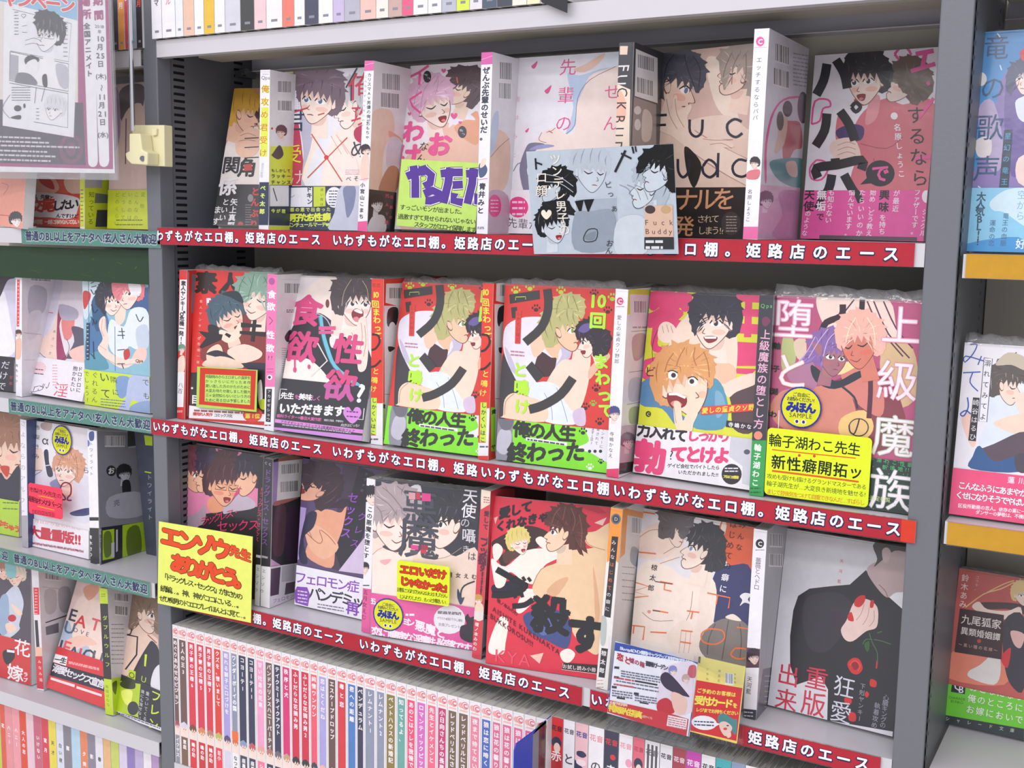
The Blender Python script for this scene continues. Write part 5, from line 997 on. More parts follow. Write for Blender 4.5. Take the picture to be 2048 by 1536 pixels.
g.face(570, 380, 165, a=.12, d=1, skin='#f5b490', hair='#54363c', hi='#7a5054', glasses=1, mouth='open', neck=0, blush='#e87a6a', eyes='closed'); g.p('#54363c', 480, 280, 500, 160, 560, 110, 660, 120, 670, 230, 620, 200, 580, 230, 530, 250, 500, 310)
g.face(760, 310, 165, a=-.05, d=-1, kind='p', skin='#f6c0a0', hair='#3c3644', hi='#5a5264', eyes='closed', neck=0, blush=None); g.p('#3c3644', 700, 200, 740, 130, 860, 150, 880, 300, 830, 330, 790, 240, 750, 180)
g.p('#d84a80', 700, 390, 660, 440, 630, 500, 690, 440, sm=0)
g.t('#e23c72', 'ラックレス・', 420, 660, 665, 590, size=76); g.t('#e23c72', 'セックス', 560, 700, 800, 690, size=92, b=.01)
c.done()
s = Spine(L, [(845, 165), (873, 168), (838, 1312), (796, 1310)], Z3, 'narrow black spine with small pink title and white foot, beside the three-men cover', base='#2c2a30', backbase='#2a282e', T=.010)
g = s.g; g.t('#e23c72', 'ドラッグレス・セックス', 862, 420, 818, 800, size=40); g.q('#f2f0f4', 780, 992, 860, 998, 850, 1330, 770, 1325); g.t('#4a4654', 'エンゾウ', 830, 1030, 815, 1190, size=30); g.q('#eceaee', 800, 915, 850, 925, 848, 945, 800, 935)
s.done()
s = Spine(L, [(878, 172), (945, 195), (918, 1325), (840, 1318)], Z3, 'black spine with dull violet title, barcode sticker on its side', base='#34323c', backbase='#35323a', film=.004)
g = s.g; g.t('#c8c4d0', 'CC', 890, 215, 920, 225, size=26); g.t('#8a5aa8', 'ドラッグレス・セックス', 905, 290, 878, 820, size=56); g.q('#f2f0f4', 820, 1002, 940, 1015, 930, 1335, 815, 1330); g.q('#b0a8b4', 840, 920, 905, 935, 903, 950, 838, 938); g.t('#4a4654', 'エンゾウ', 875, 1045, 860, 1200, size=30)
k = s.k; k.p('#a06a5a', 1000, 165, 1100, 160, 1180, 180, 1150, 220, 990, 230); k.q('#a890c8', 945, 210, 985, 205, 965, 540, 930, 540); k.q('#eceaec', 985, 205, 1170, 185, 1150, 475, 968, 508); k.bar(1005, 228, 1140, 310, -12); k.bar(995, 360, 1130, 450, -12); k.p('#b07068', 940, 530, 980, 505, 1140, 480, 1060, 515, 960, 545); k.p('#5a3c48', 960, 580, 1040, 560, 1020, 900, 940, 900); k.p('#47304a', 1050, 600, 1130, 560, 1120, 940, 1040, 930)
k.q('#d8a8d0', 920, 950, 1000, 1000, 920, 1010); k.q('#ece8f0', 910, 1015, 1200, 975, 1200, 1350, 905, 1340); k.q('#57405a', 925, 1030, 1000, 1015, 985, 1225, 920, 1240); k.q('#c8c4d0', 1010, 1010, 1110, 990, 1105, 1120, 1005, 1130); k.q('#6a5a68', 1040, 1140, 1110, 1125, 1105, 1210, 1030, 1230); k.t('#9a5ab8', 'フェロモン', 955, 1275, 1085, 1240, size=36)
s.done()
c = Cover(M, [(158, 95), (800, 255), (715, 1240), (100, 1082)], Z3, 'dark violet cover with two entwined figures and a white band with violet lettering', base='#5c4a72', band=.27, bandcol='#efecf4', y=.045, sy=.008, syaw=.06, wt=(1, .2, .2, 1))
g = c.g; g.q('#4a3c50', 430, 130, 640, 180, 600, 560, 400, 860, 340, 840); g.q('#2e2a34', 540, 140, 700, 230, 560, 640, 420, 860, 380, 740); g.q('#d6c4e0', 570, 640, 760, 500, 700, 900, 400, 860); g.q('#b09ad0', 130, 420, 180, 430, 130, 780, 110, 790)
g.p('#a0645c', 330, 140, 400, 160, 380, 360, 320, 360); g.p('#eba888', 220, 460, 330, 440, 420, 460, 460, 380, 430, 560, 380, 700, 350, 840, 180, 760, 200, 640, 160, 600); g.p('#f0b898', 170, 560, 230, 540, 330, 600, 400, 700, 300, 780, 200, 700); g.l('#a86450', 5, 180, 600, 260, 670, 290, 650, 270, 580, 330, 620, 380, 680); g.l('#a86450', 4, 200, 590, 220, 640)
g.p('#3a2c3c', 330, 430, 420, 370, 480, 380, 440, 430, 380, 430); g.p('#33304c', 130, 700, 180, 480, 250, 460, 230, 560, 160, 640, 190, 800, 140, 800)
g.face(260, 290, 150, a=.75, d=-1, kind='p', skin='#f0b498', hair='#42303a', hi='#6a4a54', mouth='open', neck=0, eyes='closed', blush=None); g.p('#42303a', 160, 280, 150, 150, 260, 110, 400, 150, 380, 280, 310, 230, 270, 300, 220, 260, 180, 320)
g.t('#9a55c8', 'クレス', 560, 490, 510, 670, size=62); g.t('#9a55c8', 'セックス', 500, 360, 450, 600, size=76, b=.015); g.t('#8a84a0', 'ラヴァの', 590, 200, 560, 310, size=24)
b = c.gb; b.t('#8a4cb8', 'フェロモン症', 145, 905, 505, 965, size=88, b=.015); b.t('#33303c', 'パンデミッ', 240, 1015, 540, 1070, size=96, b=.025); b.t('#8a4cb8', '再', 500, 1115, 501, 1115, size=95, b=.03); b.q('#8a4cb8', 120, 965, 190, 970, 210, 1020, 195, 1100, 110, 1075, 100, 1010); b.rows('#e4d8ee', 125, 990, 190, 1060, 4, 9, 10); b.rows('#7a7488', 260, 1080, 440, 1100, 2, 8, 30)
c.done()

s = Spine(M, [(597, 230), (650, 236), (611, 1287), (549, 1278)], Z3, 'thin white spine with black title and pink foot, left of the angel-and-devil cover', base='#efedf2', backbase='#dcd8de', T=.011)
g = s.g; g.t('#33303c', 'この悪魔を堕とす', 615, 440, 588, 755, size=40, b=.03); g.face(625, 350, 62, hair='#2c2a32', blush=None, neck=0); g.face(580, 840, 34, hair='#2c2a32'); g.q('#e25a9a', 555, 975, 625, 985, 620, 1300, 540, 1290); g.t('#8a2450', '五月女えむ', 585, 1005, 572, 1175, size=36, b=.02); g.q('#3c3a44', 555, 955, 610, 955, 610, 962, 555, 962)
s.done()
c = Cover(M, [(640, 238), (1415, 312), (1350, 1418), (612, 1290)], Z3, 'cover with an ash-haired and a black-haired man, yellow note, sample sticker and pink band', base='#3a3c48', band=.27, bandcol='#e25a9e', film=.004, wt=(1, .5, .5, 1), y=.03, sy=.008, w=.128)
g = c.g; g.p('#dcd8de', 880, 300, 960, 280, 960, 440, 880, 440); g.p('#f4dccd', 600, 500, 720, 640, 800, 720, 980, 560, 1100, 700, 1200, 760, 1360, 740, 1380, 1420, 600, 1300); g.p('#f8e6da', 620, 760, 760, 720, 900, 740, 880, 900, 800, 1040, 620, 1020); g.p('#f8e2d6', 900, 600, 1000, 640, 1160, 740, 1150, 790, 1000, 780, 880, 700); g.p('#f2b0b4', 680, 790, 760, 780, 720, 820)
g.l('#b8907e', 4, 620, 760, 700, 700, 800, 740); g.l('#b8907e', 4, 1060, 780, 1150, 760, 1240, 700); g.p('#4a4c58', 700, 690, 850, 660, 850, 720, 780, 730)
g.face(770, 530, 190, a=.1, d=1, kind='q', skin='#f9e6da', hair='#b0a0a4', hi='#8a7a80', eyes='closed', mouth='smile', blush='#f2a8a0', neck=0); g.p('#b0a0a4', 650, 420, 640, 300, 760, 260, 900, 290, 980, 400, 900, 560, 880, 480, 830, 430, 780, 500, 720, 470, 690, 540)
for q in ((700, 290, 760, 340, 840, 440), (660, 350, 740, 400, 800, 480), (800, 280, 860, 340, 920, 480), (660, 420, 690, 460, 700, 520)): g.l('#857478', 5, *q)
g.face(1160, 530, 190, a=.1, d=-1, kind='p', skin='#f9e4d6', hair='#3a3a42', hi='#66687a', eyes='open', mouth='line', blush='#f0a898', neck=0); g.p('#3a3a42', 1040, 480, 1060, 360, 1160, 310, 1300, 340, 1360, 440, 1340, 560, 1260, 560, 1220, 450, 1160, 420, 1100, 430)
g.l('#3a3034', 9, 1120, 525, 1210, 490); 
KG = '#4a4c58'; g.t(KG, '悪', 955, 430, 956, 430, size=250, b=.012); g.t(KG, '魔', 950, 640, 951, 640, size=290, b=.012)
for x0, y0, x1, y1, cc in ((880, 322, 925, 372, '#d8a0a8'), (930, 322, 958, 372, '#c83c50'), (970, 328, 1030, 385, '#e2448c'), (895, 680, 945, 715, '#e2448c'), (965, 680, 1010, 715, '#b03050'), (890, 715, 940, 745, '#5a5a66'), (960, 712, 1000, 742, '#c83c50')): g.q(cc, x0, y0, x1, y0+5, x1, y1, x0, y1-3)
g.t('#f4f2f6', '天使', 1300, 350, 1290, 450, size=105, b=.01); g.t('#d8d4dc', 'の', 1265, 530, 1266, 530, size=70); g.t('#e0dce4', '囁', 1290, 620, 1291, 620, size=100, b=.01); g.t('#d8d4dc', 'き', 1270, 710, 1271, 710, size=56); g.t('#4c4854', 'は', 1310, 760, 1311, 760, size=62); g.t('#3c3a44', '五月女えむ', 1110, 880, 1325, 900, size=36, b=.02); g.l('#33333f', 10, 1330, 930, 1260, 960, 1235, 1010, 1240, 1080); g.p('#3c4a6a', 1215, 980, 1240, 1040, 1260, 1040, 1235, 1090, 1212, 1040)
b = c.gb; b.t('#fdeef6', '五月', 640, 1065, 660, 1150, size=50, b=.03); b.t('#fdeef6', 'ョン', 865, 1200, 895, 1210, size=60, b=.03); b.t('#fdeef6', '悪魔と', 960, 1235, 1100, 1280, size=76, b=.035); b.t('#fdeef6', '恋に臆病な淫魔も陥落です', 660, 1275, 1280, 1385, size=74, b=.035); b.rows('#fdeef6', 860, 1150, 920, 1160, 1, 14)
b.e('#ebe8ee', 1160, 1190, 108, 98); b.rows('#8a8690', 1080, 1130, 1240, 1140, 2, 10, 10); b.t('#4a4654', 'イラスト&描き下ろし漫画', 1082, 1178, 1240, 1196, size=20); b.t('#4a4654', '全員プレゼント', 1095, 1222, 1225, 1240, size=24); b.p('#2e2a34', 1265, 1180, 1285, 1150, 1300, 1175, 1340, 1180, 1340, 1340, 1240, 1320, 1235, 1240, 1275, 1220); b.t('#e25a9e', '', 0, 0, 1, 1, size=1) if 0 else None
sticker_on(c, M, 744, 1155, 104, 112)
c.done()
g, d_, f_ = card(M, [(800, 786), (1165, 832), (1150, 1102), (798, 1052)], 'small bright yellow note with red brush letters, on the angel-and-devil cover', 'note', 'handwritten_note', base='#e0ee30', y=.008, w=.055, h=.042, rnd=.003, sy=.004)
g.t('#d83c22', 'エロいだけ', 850, 850, 1105, 885, size=68, b=.06, out='#4a2a1a', ob=.04); g.t('#d83c22', 'じゃなかった!', 850, 930, 1130, 980, size=64, b=.06, out='#4a2a1a', ob=.04); g.t('#3c4a2a', '誘惑につられてちゃんとほっとけしたらん', 815, 988, 1130, 1030, size=32, jit=.1); g.t('#3c4a2a', 'じんわりしたり…もっと博愛いい…', 830, 1035, 1140, 1075, size=32, jit=.1)
d_()

s = Spine(M, [(1378, 303), (1440, 316), (1368, 1465), (1305, 1458)], Z3, 'red spine with dark violet title and a cream top, left of the red sample booklet', base='#d43a48', backbase='#6a2c34', T=.012)
g = s.g; g.q('#f0dcc8', 1370, 290, 1460, 300, 1440, 400, 1372, 440); g.rows('#a87a7a', 1390, 352, 1430, 385, 3, 8, 5); g.t('#5a1c3a', '愛して', 1412, 470, 1405, 560, size=40, b=.045); g.t('#5a1c3a', 'ブッ殺す!!!', 1398, 665, 1370, 1000, size=72, b=.05); g.face(1355, 1060, 34, hair='#c89a4a'); g.p('#f2d2bc', 1335, 1090, 1385, 1090, 1385, 1190, 1335, 1190); g.q('#e8dcd8', 1320, 1130, 1400, 1140, 1395, 1195, 1318, 1190); g.t('#f4e8ec', '榎ノ本みのわ', 1345, 1225, 1330, 1390, size=28, b=.02)
k = s.k; k.q('#d43a48', 1440, 300, 1600, 300, 1600, 1060, 1400, 1060); k.q('#9c9aa4', 1388, 1160, 1500, 1160, 1480, 1440, 1370, 1440); k.t('#2c2a32', '天', 1400, 1180, 1401, 1180, size=44, b=.04); k.t('#2c2a32', '秀', 1395, 1400, 1396, 1400, size=44, b=.04)
s.done()

c = Cover(N, [(163, 54), (1045, 128), (920, 1367), (133, 1278)], Z3, 'red sample booklet with bold black title and a brown-haired man seen from behind', base='#dc2e46', T=.003, y=-.001, sy=.004, cat='booklet', name='sample_booklet', edge='#f4f0f0', w=.132, h=.186, wt=(1, .8, .8, 1))
g = c.g
g.q('#f0b8b0', 175, 205, 205, 192, 185, 250); g.q('#f0c8c0', 910, 240, 1000, 200, 970, 260); g.q('#c02038', 760, 110, 900, 90, 1000, 170, 940, 170)
g.p('#3c2420', 160, 380, 220, 340, 300, 300, 420, 260, 560, 300, 560, 360, 460, 440, 340, 430, 300, 520, 240, 560, 210, 500, 260, 440, 170, 420); g.p('#5a3a34', 240, 470, 300, 440, 390, 460, 330, 500, 260, 540); g.p('#1e1a30', 160, 700, 300, 660, 360, 600, 420, 640, 400, 760, 200, 780)
g.p('#fbeee2', 160, 500, 260, 560, 420, 440, 620, 430, 760, 430, 720, 470, 600, 520, 540, 560, 500, 650, 460, 690, 380, 660, 290, 600, 250, 700, 190, 710, 165, 600); g.p('#fbeee2', 165, 420, 200, 390, 240, 430, 220, 490, 180, 520); g.p('#fbeee2', 480, 360, 520, 340, 580, 380, 640, 430, 560, 440, 500, 400); g.p('#fbeee2', 220, 930, 280, 960, 260, 1120, 240, 1200, 140, 1190, 150, 1080); g.p('#fbeee2', 400, 730, 500, 740, 480, 800, 390, 890, 350, 900, 340, 860)
g.face(360, 380, 95, a=-.15, d=1, skin='#fbe6d8', hair='#e2d07a', hi='#b8a048', mouth='open', neck=0, blush='#f09a8a', eyes='closed')
g.p('#f0cda4', 460, 700, 520, 580, 640, 530, 740, 440, 860, 430, 1020, 440, 1000, 800, 960, 1140, 900, 1200, 760, 1060, 740, 960, 640, 800, 600, 760, 520, 790, 470, 760); g.p('#e2b088', 640, 660, 720, 640, 680, 720, 620, 780, 560, 740); g.p('#e2b088', 900, 560, 930, 700, 950, 900, 920, 1000, 910, 780); g.p('#f0cda4', 840, 320, 920, 300, 1000, 250, 1060, 240, 1040, 400, 960, 430, 860, 400); g.l('#a8704c', 5, 450, 720, 520, 580, 660, 520, 720, 450); g.l('#a8704c', 4, 840, 330, 870, 400, 990, 440)
g.face(660, 300, 165, a=.15, d=-1, kind='p', skin='#f6d4b4', hair='#5a2e28', hi='#7e4838', eyes='open', mouth='line', blush=None, neck=1); g.p('#5a2e28', 540, 230, 600, 140, 720, 105, 830, 170, 860, 300, 840, 380, 860, 460, 820, 440, 830, 480, 790, 450, 780, 360, 720, 300, 740, 240, 660, 220, 610, 270)
for q in ((660, 130, 620, 180, 600, 240), (740, 130, 770, 220, 750, 300), (800, 180, 820, 300, 810, 420), (700, 120, 690, 170, 680, 220)): g.l('#8a5240', 6, *q)
g.p('#3c4c84', 390, 920, 500, 880, 640, 880, 730, 960, 740, 1060, 700, 1160, 560, 1100, 440, 1040); g.p('#5a6ca8', 460, 920, 560, 910, 600, 1020, 520, 1060); g.p('#fbeee2', 660, 1190, 720, 1160, 770, 1200, 730, 1260, 680, 1250)
KB = '#16161e'; g.t(KB, '愛して', 255, 165, 415, 125, size=88, b=.055); g.t(KB, 'くれなきゃ', 225, 265, 535, 195, size=80, b=.055)
g.l(KB, 46, 195, 580, 300, 640, 400, 700, 340, 750, 240, 770, 160, 765); g.l(KB, 22, 385, 635, 405, 665); g.l(KB, 22, 425, 640, 445, 668); g.l(KB, 26, 320, 760, 335, 790); g.l(KB, 26, 375, 750, 385, 785); g.l(KB, 40, 460, 800, 400, 840, 310, 850)
g.t(KB, '殺', 590, 915, 591, 915, size=290, b=.05); g.t(KB, 'す', 850, 1060, 851, 1060, size=290, b=.065)
g.t('#5a0f1e', '榎ノ本みのわ', 210, 812, 335, 900, size=34, b=.02); g.t('#5a0f1e', 'AISHITE KURENAKYA', 180, 875, 640, 1180, size=52, b=.015, mode='h'); g.t('#5a0f1e', 'BUKKOROSU!!!', 160, 925, 455, 1125, size=52, b=.015, mode='h'); g.t('#e8506a', 'KYA', 220, 1210, 400, 1240, size=130); g.q('#f4c4b4', 440, 1210, 540, 1190, 510, 1270)
g.q('#2e1a20', 680, 1262, 940, 1280, 930, 1345, 670, 1310); g.l('#f0c8c0', 4, 682, 1266, 672, 1312, 930, 1345, sm=0); g.t('#f4e4e0', 'お試し読み小冊', 695, 1290, 905, 1315, size=34, b=.01)
c.done()

s = Spine(N, [(1035, 130), (1120, 136), (1000, 1475), (914, 1452)], Z3, 'orange-topped spine with black title plate, between the red booklet and the first-time cover', base='#ece8e6', backbase='#e2dedc', film=.004, T=.014)
g = s.g; g.p('#f0983a', 1020, 120, 1130, 125, 1110, 560, 1050, 500, 1000, 530, sm=0); g.e('#6a7078', 1068, 212, 36, 40); g.e('#3c4048', 1068, 212, 26, 30); g.t('#c8ccd0', 'D', 1068, 212, 1069, 212, size=36); g.q('#2a262e', 1038, 338, 1085, 343, 1028, 935, 980, 925); g.t('#f0eef2', 'みんな', 1052, 385, 1042, 490, size=34); g.t('#e8783a', 'はじめて', 1038, 545, 1020, 715, size=34); g.t('#f0eef2', 'の癖に', 1015, 765, 1005, 870, size=34)
g.q('#26242a', 962, 1155, 1010, 1162, 985, 1375, 940, 1368); g.t('#f0eef2', '椋太郎', 980, 1195, 965, 1320, size=40, b=.02); g.rows('#c8906a', 930, 1390, 975, 1440, 3, 6); g.p('#b8c0c0', 960, 930, 1000, 950, 990, 1120, 955, 1120)
k = s.k; k.q('#f0983a', 1115, 130, 1400, 200, 1400, 240, 1150, 185, 1130, 470, 1095, 500); k.bar(1180, 200, 1250, 320, 10); k.rows('#8a8690', 1110, 560, 1200, 800, 6, 6, 8); k.p('#9aa0a8', 1180, 420, 1230, 440, 1220, 560, 1170, 520)
s.done()
c = Cover(O, [(300, 60), (985, 165), (900, 1390), (165, 1290)], Z3, 'orange and navy cover with thin orange Latin letters and two men, behind the blue-framed flyer', base='#eae6ea', film=.004, y=.045, sy=.008, yaw=-.05, syaw=.04, lean=.12, slean=.04, wt=(1, .8, .05, .05))
g = c.g; g.p('#e2633c', 780, 120, 990, 150, 980, 420, 900, 440, 820, 400, 790, 300); g.p('#3c3f6c', 740, 440, 850, 400, 960, 430, 980, 800, 860, 740, 740, 760, 700, 640); g.p('#fbeadc', 300, 380, 440, 400, 560, 480, 720, 480, 740, 660, 640, 900, 180, 900, 230, 560); g.p('#f6ddce', 300, 180, 460, 120, 560, 200, 470, 340, 300, 360, 240, 280); g.p('#f8e4d6', 780, 140, 800, 200, 660, 460, 620, 780, 560, 820, 480, 900, 620, 1000, 720, 780, 700, 560)
g.l('#b08c80', 4, 260, 240, 330, 190, 400, 180); g.l('#b08c80', 4, 600, 560, 580, 700, 520, 800); g.l('#b08c80', 4, 290, 690, 360, 740, 480, 740); g.e('#eaa090', 332, 686, 11); g.p('#f8e4d6', 440, 360, 520, 270, 540, 290, 520, 350, 400, 400, 300, 420); g.l('#b08c80', 4, 420, 330, 540, 260); g.l('#b08c80', 4, 400, 390, 520, 350)
g.p('#f8e4d6', 500, 760, 570, 740, 610, 820, 600, 960, 520, 960, 440, 850); 
for x in (530, 560, 590): g.l('#c8a090', 3, x, 800, x-8, 880, x-16, 940)
g.face(500, 180, 110, a=.3, d=1, kind='p', skin='#f4dccd', hair='#635c60', hi='#3e3a40', eyes=None, blush=None, neck=0); g.p('#635c60', 400, 60, 600, 80, 580, 200, 530, 240, 500, 160, 480, 240, 430, 200, 400, 130)
g.face(640, 300, 150, a=.35, d=-1, kind='p', skin='#fae6d8', hair='#3a3a40', hi='#66686e', eyes='open', blush='#f0a898', neck=1, eye='#7a9ab8'); g.p('#3a3a40', 640, 210, 720, 170, 790, 260, 800, 400, 720, 440, 700, 380, 720, 310, 690, 250)
g.p('#857d78', 640, 900, 680, 800, 780, 730, 900, 740, 960, 820, 960, 1000, 840, 1010, 700, 980); 
for q in ((740, 760, 700, 850, 690, 950), (820, 740, 800, 860, 780, 980), (890, 760, 900, 860, 890, 980)): g.l('#5f5854', 6, *q)
g.p('#f4e6d8', 800, 720, 860, 740, 900, 740, 850, 700)
OR = '#f07c48'
for q in ((270, 70, 370, 85), (270, 320, 375, 330), (230, 500, 330, 530, 235, 560, 330, 590, 220, 600), (355, 675, 450, 692), (190, 765, 305, 778, 295, 860), (240, 770, 235, 820), (340, 810, 440, 815), (400, 500, 480, 515), (430, 505, 425, 550, 470, 560), (690, 570, 830, 600, 820, 665), (755, 585, 745, 640), (565, 680, 640, 690), (600, 685, 590, 730), (530, 800, 600, 808), (525, 870, 590, 880), (870, 780, 940, 790)): g.l(OR, 8, *q, sm=0)
g.l(OR, 9, 700, 790, 780, 800, 795, 850, 740, 885, 665, 870, 655, 820, 700, 790); g.l(OR, 9, 860, 910, 930, 915, 940, 960, 880, 975, 835, 950, 860, 910); g.l('#33344a', 5, 370, 500, 475, 516); g.l('#33344a', 5, 355, 678, 400, 684)
g.t('#2e2c34', '椋太郎', 365, 415, 345, 540, size=40, b=.01); g.t('#2e2c34', 'みんな', 905, 155, 885, 290, size=44); g.t('#2e2c34', 'はじめての', 850, 150, 812, 405, size=48); g.t('#f2eef2', '癖に', 800, 475, 788, 545, size=48, b=.02); g.p('#f2f0f2', 890, 590, 920, 570, 960, 580, 940, 610, 960, 640, 920, 630, 890, 650, 905, 615)
c.done()

s = Spine(O, [(980, 172), (1055, 190), (990, 1345), (905, 1338)], Z3, 'white spine with black circle emblem and dark portrait, right of the two price cards', base='#eeecf2', backbase='#b4b2b8', film=.004, T=.015)
g = s.g; g.e('#24242a', 1012, 268, 26, 28); g.t('#eeecf2', 'C', 1013, 268, 1014, 268, size=38, b=.03); g.rows('#5a5866', 985, 305, 1040, 305, 1, 4); g.t('#4a4854', '薔薇とヘドロ', 1003, 372, 992, 535, size=38); g.q('#5c4458', 930, 905, 1020, 915, 1010, 1030, 920, 1030); g.face(975, 965, 46, hair='#3a2a3a', skin='#e8c8c0', blush=None, neck=0); g.t('#5a5866', '天河藍', 950, 1100, 943, 1175, size=34); g.q('#3a3a46', 905, 1280, 1000, 1290, 990, 1350, 895, 1345); g.rows('#c8c8d0', 915, 1298, 970, 1320, 2, 7, 4)
k = s.k; k.bar(1070, 205, 1150, 290, 4); k.bar(1065, 330, 1150, 410, 4); k.q('#6a686e', 1030, 1040, 1200, 1000, 1200, 1350, 985, 1350); k.rows('#c8b0b0', 1040, 1080, 1120, 1300, 8, 6)
s.done()
c = Cover(P, [(300, 58), (1050, 190), (935, 1325), (180, 1165)], Z3, 'grey-white cover with a black-suited figure holding red petals, beside the right upright', base='#d6d4da', film=.004, y=.07, sy=.01, wt=(1, .6, 1, 1))
g = c.g; g.p('#24232a', 330, 560, 360, 470, 430, 425, 560, 410, 680, 400, 780, 310, 860, 420, 930, 480, 1030, 560, 1000, 1320, 540, 1240, 545, 1050, 500, 970, 350, 1020, 310, 900, 310, 720, sm=0); g.p('#33303a', 400, 500, 600, 450, 700, 560, 560, 800, 420, 780); g.p('#3a2c3a', 560, 560, 660, 600, 640, 700, 580, 680); g.q('#ececf0', 920, 475, 1010, 430, 1010, 555)
g.p('#bfa8a8', 785, 315, 820, 270, 880, 250, 940, 200, 1060, 180, 1040, 420, 960, 450, 910, 480, 840, 410); g.p('#45413f', 835, 140, 1060, 150, 1050, 200, 960, 190, 880, 250, 830, 290, 850, 240); g.p('#c8b2b0', 880, 190, 910, 170, 935, 200, 920, 250, 890, 260); g.l('#8a6a6a', 5, 860, 400, 900, 440, 915, 480)
g.p('#e6c8c0', 625, 680, 660, 620, 700, 520, 740, 490, 800, 495, 850, 540, 855, 620, 840, 670, 780, 690, 700, 750, 650, 740); 
for q in ((800, 540, 790, 600, 760, 650), (830, 560, 830, 620, 800, 660), (770, 520, 750, 580, 720, 620)): g.l('#b89088', 4, *q)
RR = '#cc2a28'; g.p(RR, 710, 500, 740, 470, 775, 470, 770, 510, 740, 540, 710, 530); g.p(RR, 810, 500, 830, 500, 825, 540, 805, 540); g.p(RR, 690, 570, 705, 625, 670, 620, 668, 590); g.p(RR, 665, 890, 700, 855, 740, 865, 760, 920, 730, 955, 690, 945); g.p('#8a1c20', 690, 890, 720, 880, 735, 910, 710, 930); g.l('#e85a50', 4, 680, 900, 710, 870, 745, 900, 730, 935); g.p(RR, 810, 985, 845, 1000, 840, 1035, 805, 1025); g.p(RR, 785, 1060, 800, 1080, 785, 1100, 772, 1080); g.p(RR, 650, 1100, 690, 1110, 685, 1140, 650, 1130); g.p(RR, 675, 1190, 715, 1200, 715, 1245, 675, 1240); g.l(RR, 9, 850, 870, 845, 920)
for q in ((800, 700, 820, 760, 850, 820, 850, 880), (820, 740, 780, 740, 760, 770), (830, 740, 880, 750, 935, 770), (850, 700, 880, 690)): g.l('#3c6a34', 6, *q)
g.p('#2e5a2c', 770, 770, 800, 750, 800, 800, 785, 815)
g.t('#c84a4a', '天河藍', 630, 255, 615, 380, size=24); g.t('#c8324a', '出', 300, 960, 301, 960, size=145, b=.005); g.t('#c8324a', '重', 475, 985, 476, 985, size=150, b=.005); g.t('#c8324a', '来', 285, 1115, 286, 1115, size=145, b=.005); g.t('#c8324a', '版', 455, 1140, 456, 1140, size=160, b=.005)
g.t('#cfd0dc', '狂愛', 645, 1035, 625, 1190, size=140); g.t('#9a9aa8', '下剋ヤンキー', 760, 1030, 740, 1230, size=36); g.t('#9a9aa8', '執着攻め', 850, 1150, 832, 1270, size=40); g.t('#9a9aa8', '心臓キングの', 905, 1100, 885, 1270, size=40)
c.done()

# cards hanging in front of the lowest labelled shelf
g, d_, f_ = card(L, [(58, 667), (800, 777), (762, 1445), (68, 1290)], 'big pale yellow thank-you card with orange-red brush lettering, hanging over the left upright', 'card', 'handwritten_card', base='#e6ee72', y=-.012, w=.125, h=.10, lean=0, sy=.003)
OC = '#e4502a'; g.t(OC, 'エンゾウ', 160, 785, 545, 880, size=165, b=.065, out='#3a1c10', ob=.025); g.t(OC, '先生', 650, 895, 735, 925, size=88, b=.06, out='#3a1c10', ob=.03); g.t(OC, 'ありがとう。', 225, 990, 715, 1120, size=150, b=.065, out='#3a1c10', ob=.025)
g.t('#2c3020', '「ドラッグレス・セックス」がまさかの', 110, 1085, 690, 1240, size=54, jit=.08, b=.012); g.t('#2c3020', '続編…。神、神がココにいる…。', 105, 1180, 690, 1310, size=54, jit=.08, b=.012); g.t('#2c3020', 'ぜひ痴男のドエロプレイほんとに見て…。', 95, 1255, 740, 1392, size=50, jit=.08, b=.012)
d_()
fl_g, d_, f_ = card(O, [(122, 880), (638, 985), (572, 1462), (78, 1300)], 'white flyer with navy head bar and red foot, in a clear holder', 'flyer', 'promo_flyer', base='#f1f0f6', y=-.014, w=.074, h=.070, lean=0, sy=.003)
g = fl_g; g.q('#2c4aa0', 115, 870, 650, 980, 645, 1010, 118, 925); g.t('#eef2fa', 'Blu-ray&DVD/書籍/キャラグッズ 新規予約受付中!', 160, 910, 585, 998, size=27, b=.02, mode='h'); g.l('#3a5ab0', 7, 120, 900, 80, 1300, 572, 1462, 636, 990, sm=0)
g.p('#e8dce8', 440, 1020, 630, 1010, 600, 1300, 380, 1290, 400, 1100); g.p('#3a2c48', 400, 1090, 450, 1060, 560, 1180, 570, 1210, 440, 1160); g.p('#c85a68', 580, 1020, 620, 1020, 615, 1090, 570, 1080); g.face(480, 1050, 28, hair='#8a8ac8', blush=None, neck=0); g.face(560, 1100, 26, hair='#c8a8a0', blush=None, neck=0); g.p('#c82c3a', 385, 1240, 440, 1215, 485, 1260, 480, 1310, 390, 1300); g.p('#f0c8b8', 470, 1180, 560, 1220, 550, 1310, 490, 1300)
g.t('#c8303c', '恋と', 155, 965, 200, 985, size=46, b=.05); g.t('#a83c5c', '嘘の箱', 225, 985, 290, 1010, size=34, b=.04); g.t('#3a3448', '薔薇ガーデン', 325, 1005, 435, 1030, size=32, b=.04)
for i, (xx, yy) in enumerate(((120, 1020), (118, 1080), (105, 1140), (240, 1180))): g.q('#33333c', xx, yy, xx+30, yy+4, xx+28, yy+18, xx-2, yy+14)
